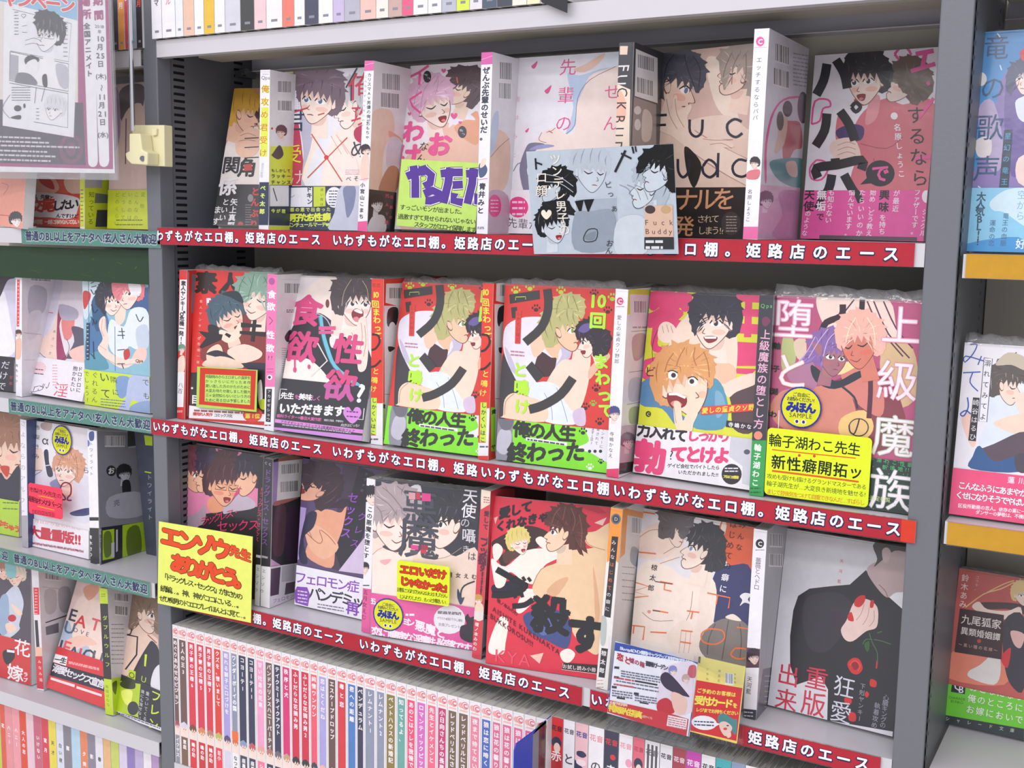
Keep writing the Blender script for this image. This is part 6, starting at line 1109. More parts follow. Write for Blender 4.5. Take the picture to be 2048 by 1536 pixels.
g.rows('#6a6a80', 160, 1045, 400, 1075, 3, 8, 40); g.rows('#c85060', 120, 1085, 240, 1090, 1, 10, 20); g.q('#26262e', 245, 1105, 385, 1130, 383, 1140, 244, 1115); g.rows('#6a6a80', 130, 1105, 390, 1128, 2, 8, 45); g.rows('#c85060', 115, 1125, 240, 1130, 1, 10, 20); g.rows('#6a6a80', 105, 1165, 230, 1195, 3, 8, 18); g.rows('#6a6a80', 245, 1195, 380, 1225, 3, 8, 20); g.q('#26262e', 135, 1208, 185, 1216, 184, 1226, 134, 1218); g.q('#26262e', 275, 1238, 330, 1248, 329, 1256, 274, 1246)
g.q('#cf3440', 90, 1228, 460, 1310, 575, 1345, 560, 1462, 78, 1300); g.t('#f4e04a', '特製個人生写真', 105, 1278, 270, 1318, size=46, b=.04); g.t('#f4d8c0', '先着予約特典', 100, 1245, 190, 1258, size=22, b=.03); g.t('#f4d8c0', '(L版サイズ)', 285, 1325, 350, 1340, size=18); g.q('#f4e8ea', 450, 1320, 568, 1345, 560, 1412, 440, 1385); g.rows('#c86a78', 450, 1330, 560, 1385, 5, 6, 22)
d_()
g, d_, f_ = card(O, [(640, 965), (928, 1018), (870, 1492), (578, 1425)], 'red and yellow reservation card with a speech bubble, in a clear holder', 'card', 'reservation_card', base='#f2df7c', y=-.015, w=.045, h=.068, lean=0, sy=.003)
g.q('#d8242c', 622, 1105, 905, 1155, 868, 1480, 584, 1415); g.l('#f0dc50', 6, 580, 1422, 872, 1486); g.bar(800, 1060, 850, 1130, 8); g.t('#5a5440', 'ご予約', 690, 1040, 690, 1100, size=16); g.t('#5a5440', '商品名', 765, 1050, 760, 1110, size=18); g.t('#5a5440', 'お名前', 860, 1070, 860, 1120, size=14)
YY = '#f6e65a'; g.t(YY, 'ご予約のお客様は', 640, 1170, 850, 1195, size=30, b=.03); g.t(YY, '受付カード', 640, 1230, 820, 1250, size=58, b=.05); g.t(YY, 'を', 860, 1262, 861, 1262, size=32, b=.04); g.t(YY, 'レジまでお持ちください', 632, 1288, 868, 1310, size=27, b=.03)
g.e('#f6f4f6', 670, 1368, 78, 44, .1); g.q('#f6f4f6', 735, 1365, 770, 1375, 730, 1395); g.rows('#2c3868', 610, 1355, 730, 1375, 2, 8, 6); g.p('#4a8a8c', 755, 1330, 790, 1310, 850, 1345, 872, 1350, 865, 1440, 840, 1420, 800, 1380, 760, 1370); g.p('#f0d0c0', 765, 1370, 800, 1360, 840, 1390, 835, 1420, 800, 1450, 770, 1410); g.e('#d84a44', 800, 1405, 12, 8); g.e('#2c2830', 815, 1385, 8, 4); g.p('#f0d0c0', 800, 1430, 830, 1420, 835, 1450, 815, 1460)
d_()
# the clear holders of the two cards, hooked on the shelf edge
for (a_, b_, z0, z1, y, lb) in (((118, 845), (640, 945), 1312, 1462, -.0155, 'clear holder on the shelf edge with the flyer in it'), ((640, 965), (928, 1015), 1425, 1500, -.0165, 'clear holder on the shelf edge with the red reservation card')):
    xa = X(O[0] + (a_[0]-40)/O[2], O[1] + 1150/O[2], y); xb = X(O[0] + (b_[0]-25)/O[2], O[1] + 1200/O[2], y)
    zt = on_y(O[0] + a_[0]/O[2], O[1] + a_[1]/O[2], y)[2]; zb = zt - (.094 if a_[0] < 300 else .080)
    h_ = MB().box((0, 0, 0), (xb - xa, .0006, zt - zb)).box((0, 0, 0), (xb - xa, .009, .001)).box((0, .010, 0), (xb - xa, .0106, zt - zb))
    o = h_.build('clear_holder', ACRYL); o.location = (xa, y, zb); meta(o, lb, 'holder')

# ================= left bay
Q = (0, 0, 2.954); R_ = (0, 480, 4.042); S_ = (0, 800, 4.267); U = (0, 1110, 3.606)
ZL = (0.211, -0.004, -0.2345, -0.4485, -0.662)
kw = dict(syaw=.08, sy=.01); kr = dict(syaw=.02, sy=.02, slean=.03)
c = Cover(Q, [(-40, 560), (150, 560), (130, 1400), (-90, 1400)], ZL[1], 'salmon cover at the left picture edge, below the poster', base='#ec9a84', y=.02, wt=(.2, .2, 1, .3), **kw)
c.g.l('#c86a5a', 4, 10, 1080, 50, 1100, 20, 1150); c.g.face(95, 1300, 42, hair='#2c2a30', skin='#f0e8e8', neck=0); c.g.t('#3a2c30', '川真', 10, 1350, 60, 1360, size=40, b=.04); c.g.l('#c85a4a', 5, 0, 1270, 60, 1275); c.done()
c = Cover(Q, [(180, 560), (560, 560), (470, 1340), (165, 1345)], ZL[1], 'red cover with a white speech plate of bold letters, below the poster', base='#e86a58', band=.24, bandcol='#e8584a', y=.045, w=.115, sw=.002, wt=(.2, .2, 1, 1), **kw)
g = c.g; g.p('#f2c2a8', 180, 1060, 300, 1040, 350, 1110, 300, 1150, 190, 1180); g.p('#f4d0b8', 380, 1060, 470, 1060, 470, 1150, 400, 1130); g.p('#d83c34', 230, 1050, 300, 1060, 320, 1120, 250, 1090)
for A_ in (c.g, c.gb):
    A_.p('#f4f2f4', 185, 1150, 300, 1140, 465, 1170, 466, 1230, 430, 1290, 300, 1285, 190, 1270); A_.t('#3a2a2c', '俺、先輩と', 205, 1160, 310, 1170, size=30, b=.045); A_.t('#e0402c', '交尾', 220, 1218, 290, 1215, size=82, b=.05); A_.t('#2c2628', 'したい', 345, 1215, 440, 1205, size=66, b=.045); A_.t('#2c2628', 'んですけど', 350, 1275, 455, 1278, size=28, b=.04)
c.gb.t('#fbe8d8', '24時間、一緒に休みなんてない', 195, 1312, 460, 1312, size=30, b=.04)
c.done()
s = Spine(Q, [(476, 560), (500, 560), (497, 1338), (470, 1338)], ZL[1], 'thin white spine with yellow-green foot, below the poster', base='#f0eef0', backbase='#dfe83a', T=.010)
s.g.q('#d8e234', 470, 1050, 500, 1050, 497, 1340, 470, 1340); s.g.rows('#6a7a30', 476, 1120, 492, 1300, 9, 6); s.k.q('#b8b4be', 497, 560, 600, 560, 600, 1110, 497, 1110); s.k.t('#3c4620', '知っている', 538, 1150, 532, 1310, size=36); s.k.q('#7a8078', 560, 1140, 640, 1150, 640, 1200, 555, 1200); s.k.q('#4c4e50', 570, 1240, 640, 1240, 640, 1340, 560, 1340)
s.done()
c = Cover(Q, [(660, 490), (960, 505), (930, 1338), (640, 1340)], ZL[1], 'pale cover with a wide yellow-green band, behind the chrome rod of the poster stand', base='#e6d2d0', band=.27, bandcol='#dce636', y=.04, w=.110, sw=.002, wt=(.3, .2, .3, 1), edge='#eee', **kw)
g = c.g; g.p('#6f6670', 700, 560, 760, 500, 850, 510, 840, 640, 780, 640, 720, 720); g.p('#f3d8cc', 760, 640, 850, 640, 850, 1000, 720, 1080, 700, 800); g.p('#b89ac0', 660, 560, 700, 540, 710, 800, 660, 900); g.l('#8a5a7a', 7, 745, 700, 740, 1100); g.p('#f4d6d0', 670, 980, 860, 990, 860, 1110, 665, 1110)
b = c.gb; 
for i, tx in enumerate(('変態', 'こんなの', 'いるのは', 'どうして', 'どのくらい')): b.t('#8a9a2a', tx, 850 - i*38, 1150, 845 - i*38, 1150 + 34*len(tx), size=28)
b.rows('#6a7a20', 690, 1298, 850, 1325, 2, 6)
c.done()

# second left shelf
c = Cover(R_, [(-330, 190), (130, 205), (118, 1215), (-380, 1200)], ZL[2], 'black and pale lilac cover at the left picture edge, second left shelf', base='#d9d4ec', band=.25, bandcol='#2e2a34', y=.02, wt=(.3, 1, 1, .3), **kw)
g = c.g; g.p('#3a3038', -60, 190, 60, 200, 130, 200, 125, 300, 60, 330, 0, 460, -60, 500); g.l('#c85a48', 6, 60, 240, 80, 290); g.p('#f4f2fa', 20, 420, 60, 520, 90, 700, 120, 900, -20, 940, -60, 700); c.gb.t('#e8e6ec', 'だけで', 50, 1010, 20, 1180, size=70); c.gb.t('#b84a48', '甘美', 95, 1110, 92, 1160, size=30)
g.q('#2e2a34', -400, 900, 130, 950, 130, 1000, -400, 960); c.done()
s = Spine(R_, [(132, 193), (185, 195), (172, 1258), (122, 1250)], ZL[2], 'white spine with red lettered strip, left part of the second left shelf', base='#efedf4', backbase='#e6e2ea', T=.012, film=.004)
g = s.g; g.rows('#4a5470', 140, 215, 160, 245, 2, 7); g.q('#e0505a', 138, 320, 160, 320, 156, 700, 134, 700); g.rows('#f6dce0', 142, 340, 155, 680, 12, 5); g.face(150, 760, 30, hair='#5a3a30', neck=0); g.p('#f0c0a8', 125, 820, 170, 800, 165, 950, 122, 950); g.t('#4a4a5c', '青色つか', 136, 1015, 132, 1140, size=24)
k = s.k; k.bar(245, 255, 400, 335, 8); k.p('#c0bcca', 240, 380, 370, 400, 350, 580, 230, 600); k.p('#dcd8e4', 230, 600, 330, 580, 300, 760, 220, 800); k.e('#e88a98', 218, 210, 20, 18); k.l('#8a8698', 3, 190, 750, 330, 765); k.l('#b0acbc', 3, 190, 970, 280, 970)
s.done()
c = Cover(R_, [(440, 205), (850, 235), (700, 1310), (215, 1245)], ZL[2], 'white and rose cover in shiny wrap, middle of the second left shelf', base='#e9dfe8', band=.28, bandcol='#efeaf2', film=.008, y=.05, wt=(.6, .3, .2, 1), **kw)
g = c.g; g.p('#dcd6e8', 400, 330, 480, 280, 500, 400, 400, 720, 310, 840, 340, 640); g.p('#f6d6ca', 300, 850, 420, 720, 470, 600, 460, 960, 380, 950); g.p('#a03c64', 470, 560, 510, 600, 480, 700, 520, 900, 540, 960, 460, 960); g.p('#e88a86', 500, 640, 600, 620, 580, 780, 520, 800); g.p('#5a5468', 580, 700, 700, 740, 720, 900, 540, 960, 600, 820); g.p('#f4c4b8', 560, 900, 680, 850, 720, 900, 700, 980, 600, 970); g.p('#b8b0c4', 480, 520, 620, 560, 620, 640, 500, 640)
g.l('#d84858', 6, 350, 545, 380, 580, 430, 590); g.l('#3c3444', 4, 290, 880, 380, 960, 500, 970, 560, 880, 540, 800); g.t('#5a5468', 'あさつき', 440, 740, 405, 915, size=26)
for x in (380, 500, 590): g.e('#f4f2fa', x, 210 + (x-380)*.1, 18, 40)
b = c.gb; b.t('#3a3642', 'いとこい', 380, 1180, 260, 1215, size=66); b.t('#e0505a', '淫', 500, 1215, 501, 1215, size=120); b.t('#3a3642', '抱かれたい', 615, 1040, 590, 1210, size=40, b=.02); b.t('#3a3642', 'ドロドロに', 655, 1045, 640, 1215, size=40, b=.02); b.e('#f4d0d8', 325, 1035, 55, 50); b.rows('#5a5664', 285, 1040, 360, 1075, 2, 8, 8); b.rows('#e88a90', 430, 1010, 470, 1170, 8, 6)
c.done()
c = Cover(R_, [(665, 212), (1192, 215), (1222, 1405), (688, 1330)], ZL[2], 'pale blue cover of a black-haired and a red-haired figure, with yellow-green band', base='#8fc0d4', band=.255, bandcol='#cfe62c', film=.006, y=.03, wt=(1, 1, 1, 1), **kw)
g = c.g; g.p('#cfe2ea', 670, 212, 900, 215, 860, 300, 760, 500, 700, 640, 670, 560); g.p('#3f5f94', 1040, 520, 1200, 380, 1200, 640, 1130, 620); g.p('#4a78a8', 700, 760, 780, 560, 860, 600, 880, 720, 820, 900, 700, 1000); g.p('#2c5a80', 740, 500, 830, 420, 860, 620, 780, 740); g.p('#5a9ab0', 690, 960, 800, 900, 880, 1040, 690, 1040)
g.p('#e6f0f4', 900, 640, 1000, 700, 1060, 560, 1180, 560, 1210, 720, 1120, 880, 1040, 860, 1000, 960, 900, 900, 870, 760); g.p('#c9d6e6', 1100, 720, 1190, 690, 1200, 860, 1120, 880); g.p('#f6dccc', 940, 560, 1010, 520, 1010, 640, 960, 690, 930, 640); g.p('#f6cfc0', 1110, 880, 1180, 880, 1180, 960, 1130, 1000, 1060, 980)
g.p('#f8ded0', 810, 640, 850, 620, 860, 720, 880, 800, 880, 900, 1000, 960, 1120, 960, 1000, 1040, 860, 960, 790, 880, 830, 800, 800, 700); 
for q in ((830, 640, 820, 720, 840, 780), (850, 640, 850, 720), (800, 850, 860, 890), (860, 960, 960, 1010, 1080, 1000)): g.l('#d89a88', 4, *q)
g.p('#c83c38', 670, 430, 700, 410, 735, 440, 720, 500, 680, 560); g.p('#c83c38', 1000, 900, 1040, 880, 1050, 940, 1010, 970)
g.face(900, 480, 130, a=.1, d=1, skin='#f9e4d8', hair='#2e2c3a', hi='#55566a', mouth='smile', eyes='open', neck=0); g.p('#2e2c3a', 790, 520, 800, 380, 860, 310, 950, 330, 980, 400, 900, 400, 850, 430, 850, 600, 810, 560)
g.face(1030, 420, 140, a=-.15, d=-1, skin='#fae2d6', hair='#e8818c', hi='#c85a6a', eyes='open', mouth='line', neck=0); g.p('#e8818c', 920, 400, 940, 290, 1020, 235, 1100, 270, 1120, 360, 1060, 360, 1050, 420, 1000, 400, 980, 480, 930, 470); g.p('#f2f0f4', 1040, 350, 1130, 350, 1140, 430, 1070, 440)
LN = '#2a3a58'
for q in ((730, 240, 740, 280, 780, 280, 785, 235), (735, 350, 760, 340), (740, 380, 780, 370), (735, 400, 760, 440, 775, 410), (740, 520, 760, 590, 790, 560), (735, 620, 770, 680, 780, 650), (755, 640, 750, 690), (960, 740, 1010, 740), (985, 710, 995, 800), (950, 770, 1010, 770), (950, 890, 1010, 885), (950, 1000, 1010, 1000), (985, 1000, 1000, 1040), (1100, 600, 1130, 660, 1160, 620), (755, 820, 760, 960), (735, 920, 770, 960)): g.l(LN, 6, *q)
g.l('#5a7a9a', 3, 715, 220, 720, 700); g.l('#5a7a9a', 3, 930, 700, 932, 1060); g.q(LN, 700, 670, 725, 670, 722, 970, 700, 970); g.rows('#e8f0f4', 704, 690, 718, 950, 9, 5); g.t('#3a2c30', 'Qpa', 1110, 975, 1150, 975, size=36)
b = c.gb; b.p('#7f9fcc', 950, 1110, 1050, 1110, 1060, 1200, 1000, 1280, 950, 1240); b.p('#b9c4e4', 1060, 1100, 1200, 1090, 1200, 1340, 1080, 1290, 1040, 1380, 960, 1370, 1020, 1280); b.p('#8fa8cc', 1080, 1330, 1220, 1300, 1225, 1405, 1060, 1390)
b.t('#3c4a2a', 'でしょう?', 705, 1080, 712, 1290, size=44); b.t('#3c4a2a', 'ぐれるん', 775, 1090, 770, 1290, size=52); b.t('#3c4a2a', 'いて', 850, 1110, 860, 1240, size=84, b=.01); b.t('#3c4a2a', '隣に', 925, 1130, 940, 1230, size=58); b.t('#3c4a2a', 'でも', 1185, 1150, 1190, 1260, size=60); b.rows('#5a6a90', 820, 1280, 1020, 1325, 3, 7, 20)
c.done()
# dark green sheet standing at the back of the second left shelf
gr = Art(.47, .14, base='#2e4430')
for i in range(40):
    x = random.random(); y = random.random(); gr.l('#4a5a30', .006, x, y, x+random.uniform(-.05, .05), y+random.uniform(-.08, .08)); 
o = link('backing_sheet', gr.mesh('backing_sheet', PAPER, thick=.001)); o.location = (-.499, .010, -.006-.022-.042); meta(o, 'dark green patterned sheet hanging under the upper left shelf', 'sheet')
o.scale = (1, 1, .30)

# third left shelf
c = Cover(S_, [(-330, 60), (178, 140), (168, 1155), (-380, 1080)], ZL[3], 'cover with a sandy-haired figure and green band, at the left picture edge', base='#e8b8a4', band=.29, bandcol='#b4d646', y=.03, wt=(.3, 1, 1, .3), **kw)
g = c.g; g.face(60, 400, 240, a=.1, d=1, kind='p', skin='#f2cdb8', hair='#a87a62', hi='#8a5a48', eyes='closed'); g.p('#a87a62', -100, 200, 0, 100, 180, 140, 240, 180, 140, 280, 0, 340, -60, 380); g.p('#3a3a48', 0, 620, 60, 680, 165, 560, 170, 850, 60, 850, -60, 800); g.p('#c84a3a', 0, 570, 80, 570, 60, 660); b = c.gb; b.t('#d8503a', 'ゆちゅう', 10, 1050, 150, 1100, size=64, b=.05); b.rows('#5a7a2a', 30, 870, 160, 920, 2, 9, 6)
c.done()
s = Spine(S_, [(182, 165), (222, 172), (240, 1248), (178, 1245)], ZL[3], 'pale spine with lilac lettering, beside the sample cover on the left', base='#eceaf2', backbase='#3a4878', T=.012)
g = s.g; g.t('#a8a4b8', 'さよならのアルファ', 198, 200, 190, 950, size=52); g.q('#a8a6ae', 170, 985, 250, 985, 245, 1260, 165, 1260); g.t('#f0f0f4', '', 0, 0, 1, 1, size=1) if 0 else None
s.done()
c = Cover(S_, [(232, 168), (790, 270), (748, 1338), (255, 1250)], ZL[3], 'white cover of a copper-haired figure with a sample sticker and red stock-notice band', base='#ece8ee', band=.22, bandcol='#f0ecf2', y=.03, wt=(1, .7, 1, 1), **kw)
g = c.g; g.q('#f6f4f8', 235, 175, 430, 200, 420, 440, 235, 440); g.l('#6a7ab8', 4, 232, 440, 360, 450); g.p('#c8b0b0', 350, 200, 440, 190, 430, 260, 360, 250); g.p('#f6dccc', 280, 450, 360, 420, 360, 640, 280, 700, 250, 560); g.p('#dfe0ec', 250, 640, 500, 620, 760, 660, 760, 1040, 560, 1000, 250, 1000); g.p('#3a3c50', 375, 440, 410, 430, 420, 540, 445, 590, 450, 650, 410, 650, 390, 570); g.l('#e8e0e8', 8, 390, 560, 425, 555); g.l('#5a5468', 5, 250, 610, 360, 600, 290, 650, 280, 720); g.p('#8a98c4', 430, 700, 510, 670, 520, 760, 440, 740); g.p('#3f4c7c', 600, 960, 760, 920, 760, 980, 640, 990)
g.face(570, 590, 150, a=.12, d=-1, skin='#f9e4d8', hair='#d8a080', hi='#b07858', mouth='line', eye='#8a7a50', neck=1); g.p('#d8a080', 470, 560, 480, 460, 560, 430, 660, 460, 700, 580, 680, 700, 640, 680, 650, 560, 600, 520, 550, 480, 500, 540)
for q in ((560, 440, 520, 500, 500, 560), (640, 460, 660, 560, 660, 660), (600, 440, 640, 520)): g.l('#b07858', 5, *q)
g.t('#5a5664', '市梨きみ', 320, 235, 315, 480, size=44); g.t('#4a4654', 'α', 385, 345, 386, 345, size=90, b=.01); g.l('#8a3c44', 12, 525, 850, 555, 850, 555, 830, 515, 770, 535, 715, 570, 705, 605, 730, 605, 800, 580, 830, 580, 855, 612, 855); g.t('#4a4a60', 'ら', 735, 600, 736, 600, size=60)
b = c.gb; b.t('#d88a90', '発売日から品切れ続出!', 275, 1020, 705, 1095, size=40); b.t('#c83848', '大量重版!!', 300, 1125, 680, 1190, size=108, b=.05); b.rows('#d8a8b4', 270, 1205, 720, 1215, 3, 14, 75)
sticker_on(c, S_, 538, 342, 92, 118)
c.done()
g, d_, f_ = card(S_, [(240, 705), (530, 755), (532, 1022), (248, 965)], 'small rounded neon pink handwritten note on the copper-haired cover', 'note', 'handwritten_note', base='#fb4460', y=.008, w=.045, h=.036, rnd=.004, sy=.004)
g.t('#4a1420', '市梨きみ先生の', 270, 765, 505, 820, size=46, b=.012, jit=.08); g.t('#4a1420', '最強オメガバース', 265, 845, 510, 905, size=54, b=.015, jit=.08); g.l('#f0a02c', 8, 325, 818, 400, 830, 465, 848); g.l('#f0a02c', 8, 320, 905, 400, 925, 465, 940); g.rows('#a02840', 275, 935, 470, 960, 3, 8, 30)
d_()
s = Spine(S_, [(760, 258), (815, 262), (870, 1395), (750, 1390)], ZL[3], 'white and black spine with slim vertical title, right end of the third left shelf', base='#f2f0f4', backbase='#8f8f98', T=.013, film=.003)
g = s.g; g.p('#4a5a9a', 760, 280, 800, 270, 800, 340, 765, 345); g.e('#6a7ac0', 745, 370, 22, 30); g.t('#4a4a56', 'トワイライト', 778, 375, 780, 630, size=34); g.q('#2c2c34', 740, 1000, 880, 1000, 880, 1030, 740, 1030); g.q('#26262c', 740, 1090, 900, 1095, 890, 1400, 740, 1400); g.t('#e8e8ec', '青木さり', 770, 1170, 775, 1320, size=34, b=.02)
k = s.k; k.q('#b4b2ba', 815, 262, 1300, 290, 1300, 400, 1090, 410, 1090, 262); k.bar(890, 305, 1060, 400, 0); k.q('#3c4040', 1085, 265, 1300, 285, 1300, 370, 1085, 400); k.e('#26262c', 945, 605, 42, 46); k.t('#f0f0f4', 'お', 945, 605, 946, 605, size=60, b=.03); k.face(1060, 630, 70, hair='#1c1c22', skin='#d0d0d8', blush=None, line='#5a5a64'); k.p('#1c1c22', 1040, 700, 1100, 690, 1110, 800, 1050, 820); k.p('#b8b8c4', 930, 830, 1200, 790, 1220, 980, 930, 1000); k.t('#5a5a66', '亮', 990, 880, 991, 880, size=60)
k.q('#26262c', 860, 1090, 1300, 1030, 1300, 1400, 860, 1400); k.q('#b6dc20', 870, 1115, 970, 1100, 970, 1350, 870, 1370); k.q('#b6dc20', 1040, 1070, 1250, 1035, 1245, 1320, 1040, 1365); k.p('#6a8020', 880, 1150, 940, 1130, 950, 1300, 890, 1340); k.p('#6a8020', 1080, 1120, 1180, 1080, 1200, 1300, 1090, 1340); k.t('#d8d8e0', '蜜下暑平', 840, 1130, 835, 1370, size=50, b=.01); k.q('#d8d8e0', 985, 1110, 1000, 1105, 1000, 1290, 985, 1300); k.q('#d8d8e0', 945, 1220, 972, 1215, 972, 1340, 945, 1345)
s.done()
c = Cover(S_, [(1150, 285), (1420, 340), (1330, 1330), (1240, 1310)], ZL[3], 'dark cover with yellow-green specks, tucked against the left face of the upright', base='#44485a', y=.10, w=.05, T=.008, wt=(.5, .1, .1, .5), syaw=.05, sy=.01, sw=.001)
c.g.q('#c2dc2c', 1230, 300, 1300, 310, 1300, 390, 1240, 385); c.g.l('#c2dc2c', 10, 1235, 612, 1290, 622); c.g.t('#a8b4b8', 'トワイライト', 1275, 660, 1280, 1000, size=46)
c.done()

# fourth left shelf
c = Cover(U, [(-160, 0), (222, 95), (225, 925), (-230, 890)], ZL[4], 'dark cover with a flower-bride title and red band, lowest left shelf', base='#57505e', band=.36, bandcol='#d23a3c', y=.03, wt=(.3, 1, 1, .3), T=.016, **kw)
g = c.g; g.face(110, 150, 80, a=-.2, d=-1, skin='#f0d0bc', hair='#d8c8b8', hi='#a89888', eyes='closed', neck=0); g.face(20, 110, 70, skin='#f0c8b4', hair='#a87a5c', d=1, neck=0); g.p('#c9d0e0', 40, 280, 120, 220, 170, 330, 160, 420, 140, 500, 140, 540, 60, 600, 0, 560, -40, 400); g.p('#9ab0cc', 0, 320, 60, 300, 60, 540, 0, 560); g.e('#c8303c', 88, 455, 30, 26); g.p('#f2d2c0', 80, 350, 150, 400, 160, 430, 120, 430); g.p('#f2d2c0', 40, 500, 90, 490, 120, 540, 60, 560); g.p('#8ac0c8', 40, 20, 110, 60, 110, 160, 50, 150)
for A_ in (c.g, c.gb): A_.t('#f4f0f2', '花', 165, 670, 166, 670, size=125, b=.01); A_.t('#f4f0f2', '嫁', 115, 850, 116, 850, size=125, b=.02)
b = c.gb; b.p('#33303a', 30, 690, 100, 680, 110, 740, 60, 790, 30, 750); b.q('#f0ecee', 55, 680, 110, 688, 110, 705, 55, 698); b.t('#f4f0f2', 'ラブ', 190, 860, 188, 900, size=36, b=.03)
c.done()
s = Spine(U, [(232, 95), (270, 100), (325, 965), (268, 955)], ZL[4], 'pale spine with red foot, beside the flower-bride cover', base='#e6e2e8', backbase='#e2dde2', T=.013, sroll=.06, syaw=.15, film=.003)
g = s.g; g.q('#d8404a', 240, 235, 280, 235, 285, 430, 248, 430); g.rows('#f8d8dc', 250, 250, 270, 420, 9, 5); g.q('#3a3a44', 250, 470, 272, 470, 285, 665, 262, 665); g.p('#f0c0a8', 255, 670, 300, 670, 305, 730, 262, 730); g.q('#d23a44', 255, 730, 320, 730, 328, 970, 260, 960); g.t('#f8e8ea', 'みなみ遥', 285, 770, 295, 900, size=26)
k = s.k; k.bar(320, 115, 440, 180, 12); k.l('#a8a4ac', 3, 300, 230, 460, 250); k.p('#c8c2c8', 320, 260, 400, 260, 400, 400, 330, 420); k.p('#bab4bc', 420, 250, 500, 240, 500, 400, 430, 400); k.q('#77727a', 325, 520, 420, 490, 420, 560, 330, 580); k.l('#3a3640', 8, 325, 490, 500, 430)
s.done()
c = Cover(U, [(570, 165), (985, 255), (756, 1095), (340, 945)], ZL[4], 'rose cover with scattered block Latin capitals and a red and navy band', base='#ecd0cb', band=.35, bandcol='#d8383c', y=.045, wt=(.8, .3, 1, 1), film=.004, **kw)
g = c.g; g.p('#f5ddd0', 520, 400, 620, 260, 720, 240, 730, 800, 560, 700, 440, 700); g.p('#e8a890', 600, 240, 680, 210, 720, 250, 640, 330); g.p('#b8c4d8', 440, 560, 500, 480, 520, 640, 440, 700); g.p('#b8c8dc', 560, 680, 640, 660, 640, 760, 560, 750); g.p('#f4c8b8', 470, 620, 600, 580, 700, 640, 600, 660, 480, 680)
for ch, x, y, cc in (('E', 525, 430, '#3c4458'), ('A', 585, 475, '#d84048'), ('T', 690, 500, '#e0606a'), ('J', 435, 650, '#3c4458'), ('E', 480, 660, '#e0606a'), ('A', 530, 700, '#3c4a68'), ('L', 590, 715, '#d84048'), ('O', 640, 720, '#3c4458'), ('U', 700, 735, '#5a6478'), ('U', 500, 520, '#5a7088')): g.t(cc, ch, x, y, x+1, y, size=120, b=.02)
g.t('#4a4454', 'OVE', 545, 540, 630, 570, size=44)
b = c.gb; b.q('#f4f0f2', 400, 712, 492, 735, 480, 800, 385, 770); b.t('#2c2830', '一生', 420, 755, 462, 762, size=46, b=.04); b.q('#2e2c3c', 385, 775, 760, 880, 760, 985, 365, 868); b.t('#e8e4ea', '溺愛セックス宣言', 415, 820, 735, 930, size=64, b=.03); b.q('#f0dcdc', 372, 882, 545, 935, 542, 955, 368, 898); b.q('#f0dcdc', 558, 945, 740, 1005, 738, 1022, 555, 962); b.rows('#f0a8a8', 500, 765, 720, 775, 2, 9, 50)
c.done()
s = Spine(U, [(720, 240), (768, 250), (826, 1150), (758, 1140)], ZL[4], 'yellow-green and black spine with yellow title, right part of the lowest left shelf', base='#2e2e38', backbase='#dcdae0', T=.013, sroll=.06, syaw=.1)
g = s.g; g.q('#c6e02a', 700, 230, 790, 240, 790, 352, 720, 350); g.rows('#6a7a20', 730, 280, 760, 295, 2, 5); g.t('#d2e83c', 'ダブルウルフ', 757, 455, 775, 790, size=38); g.q('#c6e02a', 740, 890, 840, 905, 830, 1160, 750, 1145); g.t('#6a7a20', '南国ばなな', 770, 950, 780, 1080, size=26)
k = s.k; k.bar(820, 275, 930, 335, 10); k.bar(825, 365, 915, 435, 10); k.rows('#8a8892', 800, 500, 890, 780, 10, 6); k.q('#c6e02a', 790, 890, 900, 880, 900, 1160, 820, 1150); k.p('#5a6a20', 800, 940, 840, 910, 830, 1010)
s.done()
c = Cover(U, [(955, 290), (1330, 340), (1184, 1270), (822, 1125)], ZL[4], 'cover with a brown-haired profile in black, with a yellow-green and black band', base='#c9a99a', band=.31, bandcol='#2b2a33', y=.035, wt=(1, .3, 1, 1), **kw)
g = c.g; g.p('#eccfbc', 950, 460, 1080, 560, 1140, 640, 1000, 800, 870, 880, 880, 640, 900, 520); g.p('#33303c', 1100, 620, 1150, 700, 1140, 830, 1060, 1000, 920, 960, 980, 800, 1060, 660); g.p('#e6e4ea', 1110, 830, 1170, 800, 1190, 1010, 1090, 960)
g.face(1050, 420, 150, a=.1, d=1, kind='p', skin='#f4d8c8', hair='#8a7462', hi='#6a5444', eyes='open', blush='#e8a090', neck=0); g.p('#8a7462', 920, 500, 940, 330, 1020, 300, 1130, 350, 1150, 560, 1110, 540, 1110, 420, 1040, 370, 980, 420, 960, 540)
g.l('#26242c', 9, 950, 530, 940, 570, 905, 570); g.l('#26242c', 11, 900, 572, 992, 590, 985, 720, 905, 825, sm=0); g.l('#9a3c44', 6, 1065, 575, 1130, 635); g.q('#d2e83c', 1045, 715, 1062, 718, 1052, 805, 1040, 800); g.q('#c2dc2c', 930, 825, 980, 840, 975, 905, 925, 890); g.t('#3a3c20', 'O', 950, 865, 951, 865, size=60); g.t('#c2dc2c', 'U', 1035, 895, 1036, 895, size=60)
b = c.gb; b.p('#b4d020', 830, 900, 1020, 930, 1000, 1170, 820, 1120, sm=0); b.p('#3a3c30', 870, 920, 960, 890, 980, 960, 900, 960); b.p('#e8f070', 880, 980, 960, 980, 940, 1080, 900, 1060); b.e('#33333c', 965, 1105, 40, 50); b.t('#d8d8e0', '誰にも渡せない', 1035, 985, 1010, 1170, size=28); b.t('#d8d8e0', '重ついてくる', 1070, 1000, 1050, 1180, size=30); b.t('#d2e83c', 'フレン', 1130, 1020, 1110, 1220, size=84, b=.015); b.q('#e8e6ec', 822, 1115, 1184, 1250, 1184, 1275, 820, 1140); b.rows('#5a5866', 840, 1126, 1160, 1126, 1, 8, 120)
c.done()

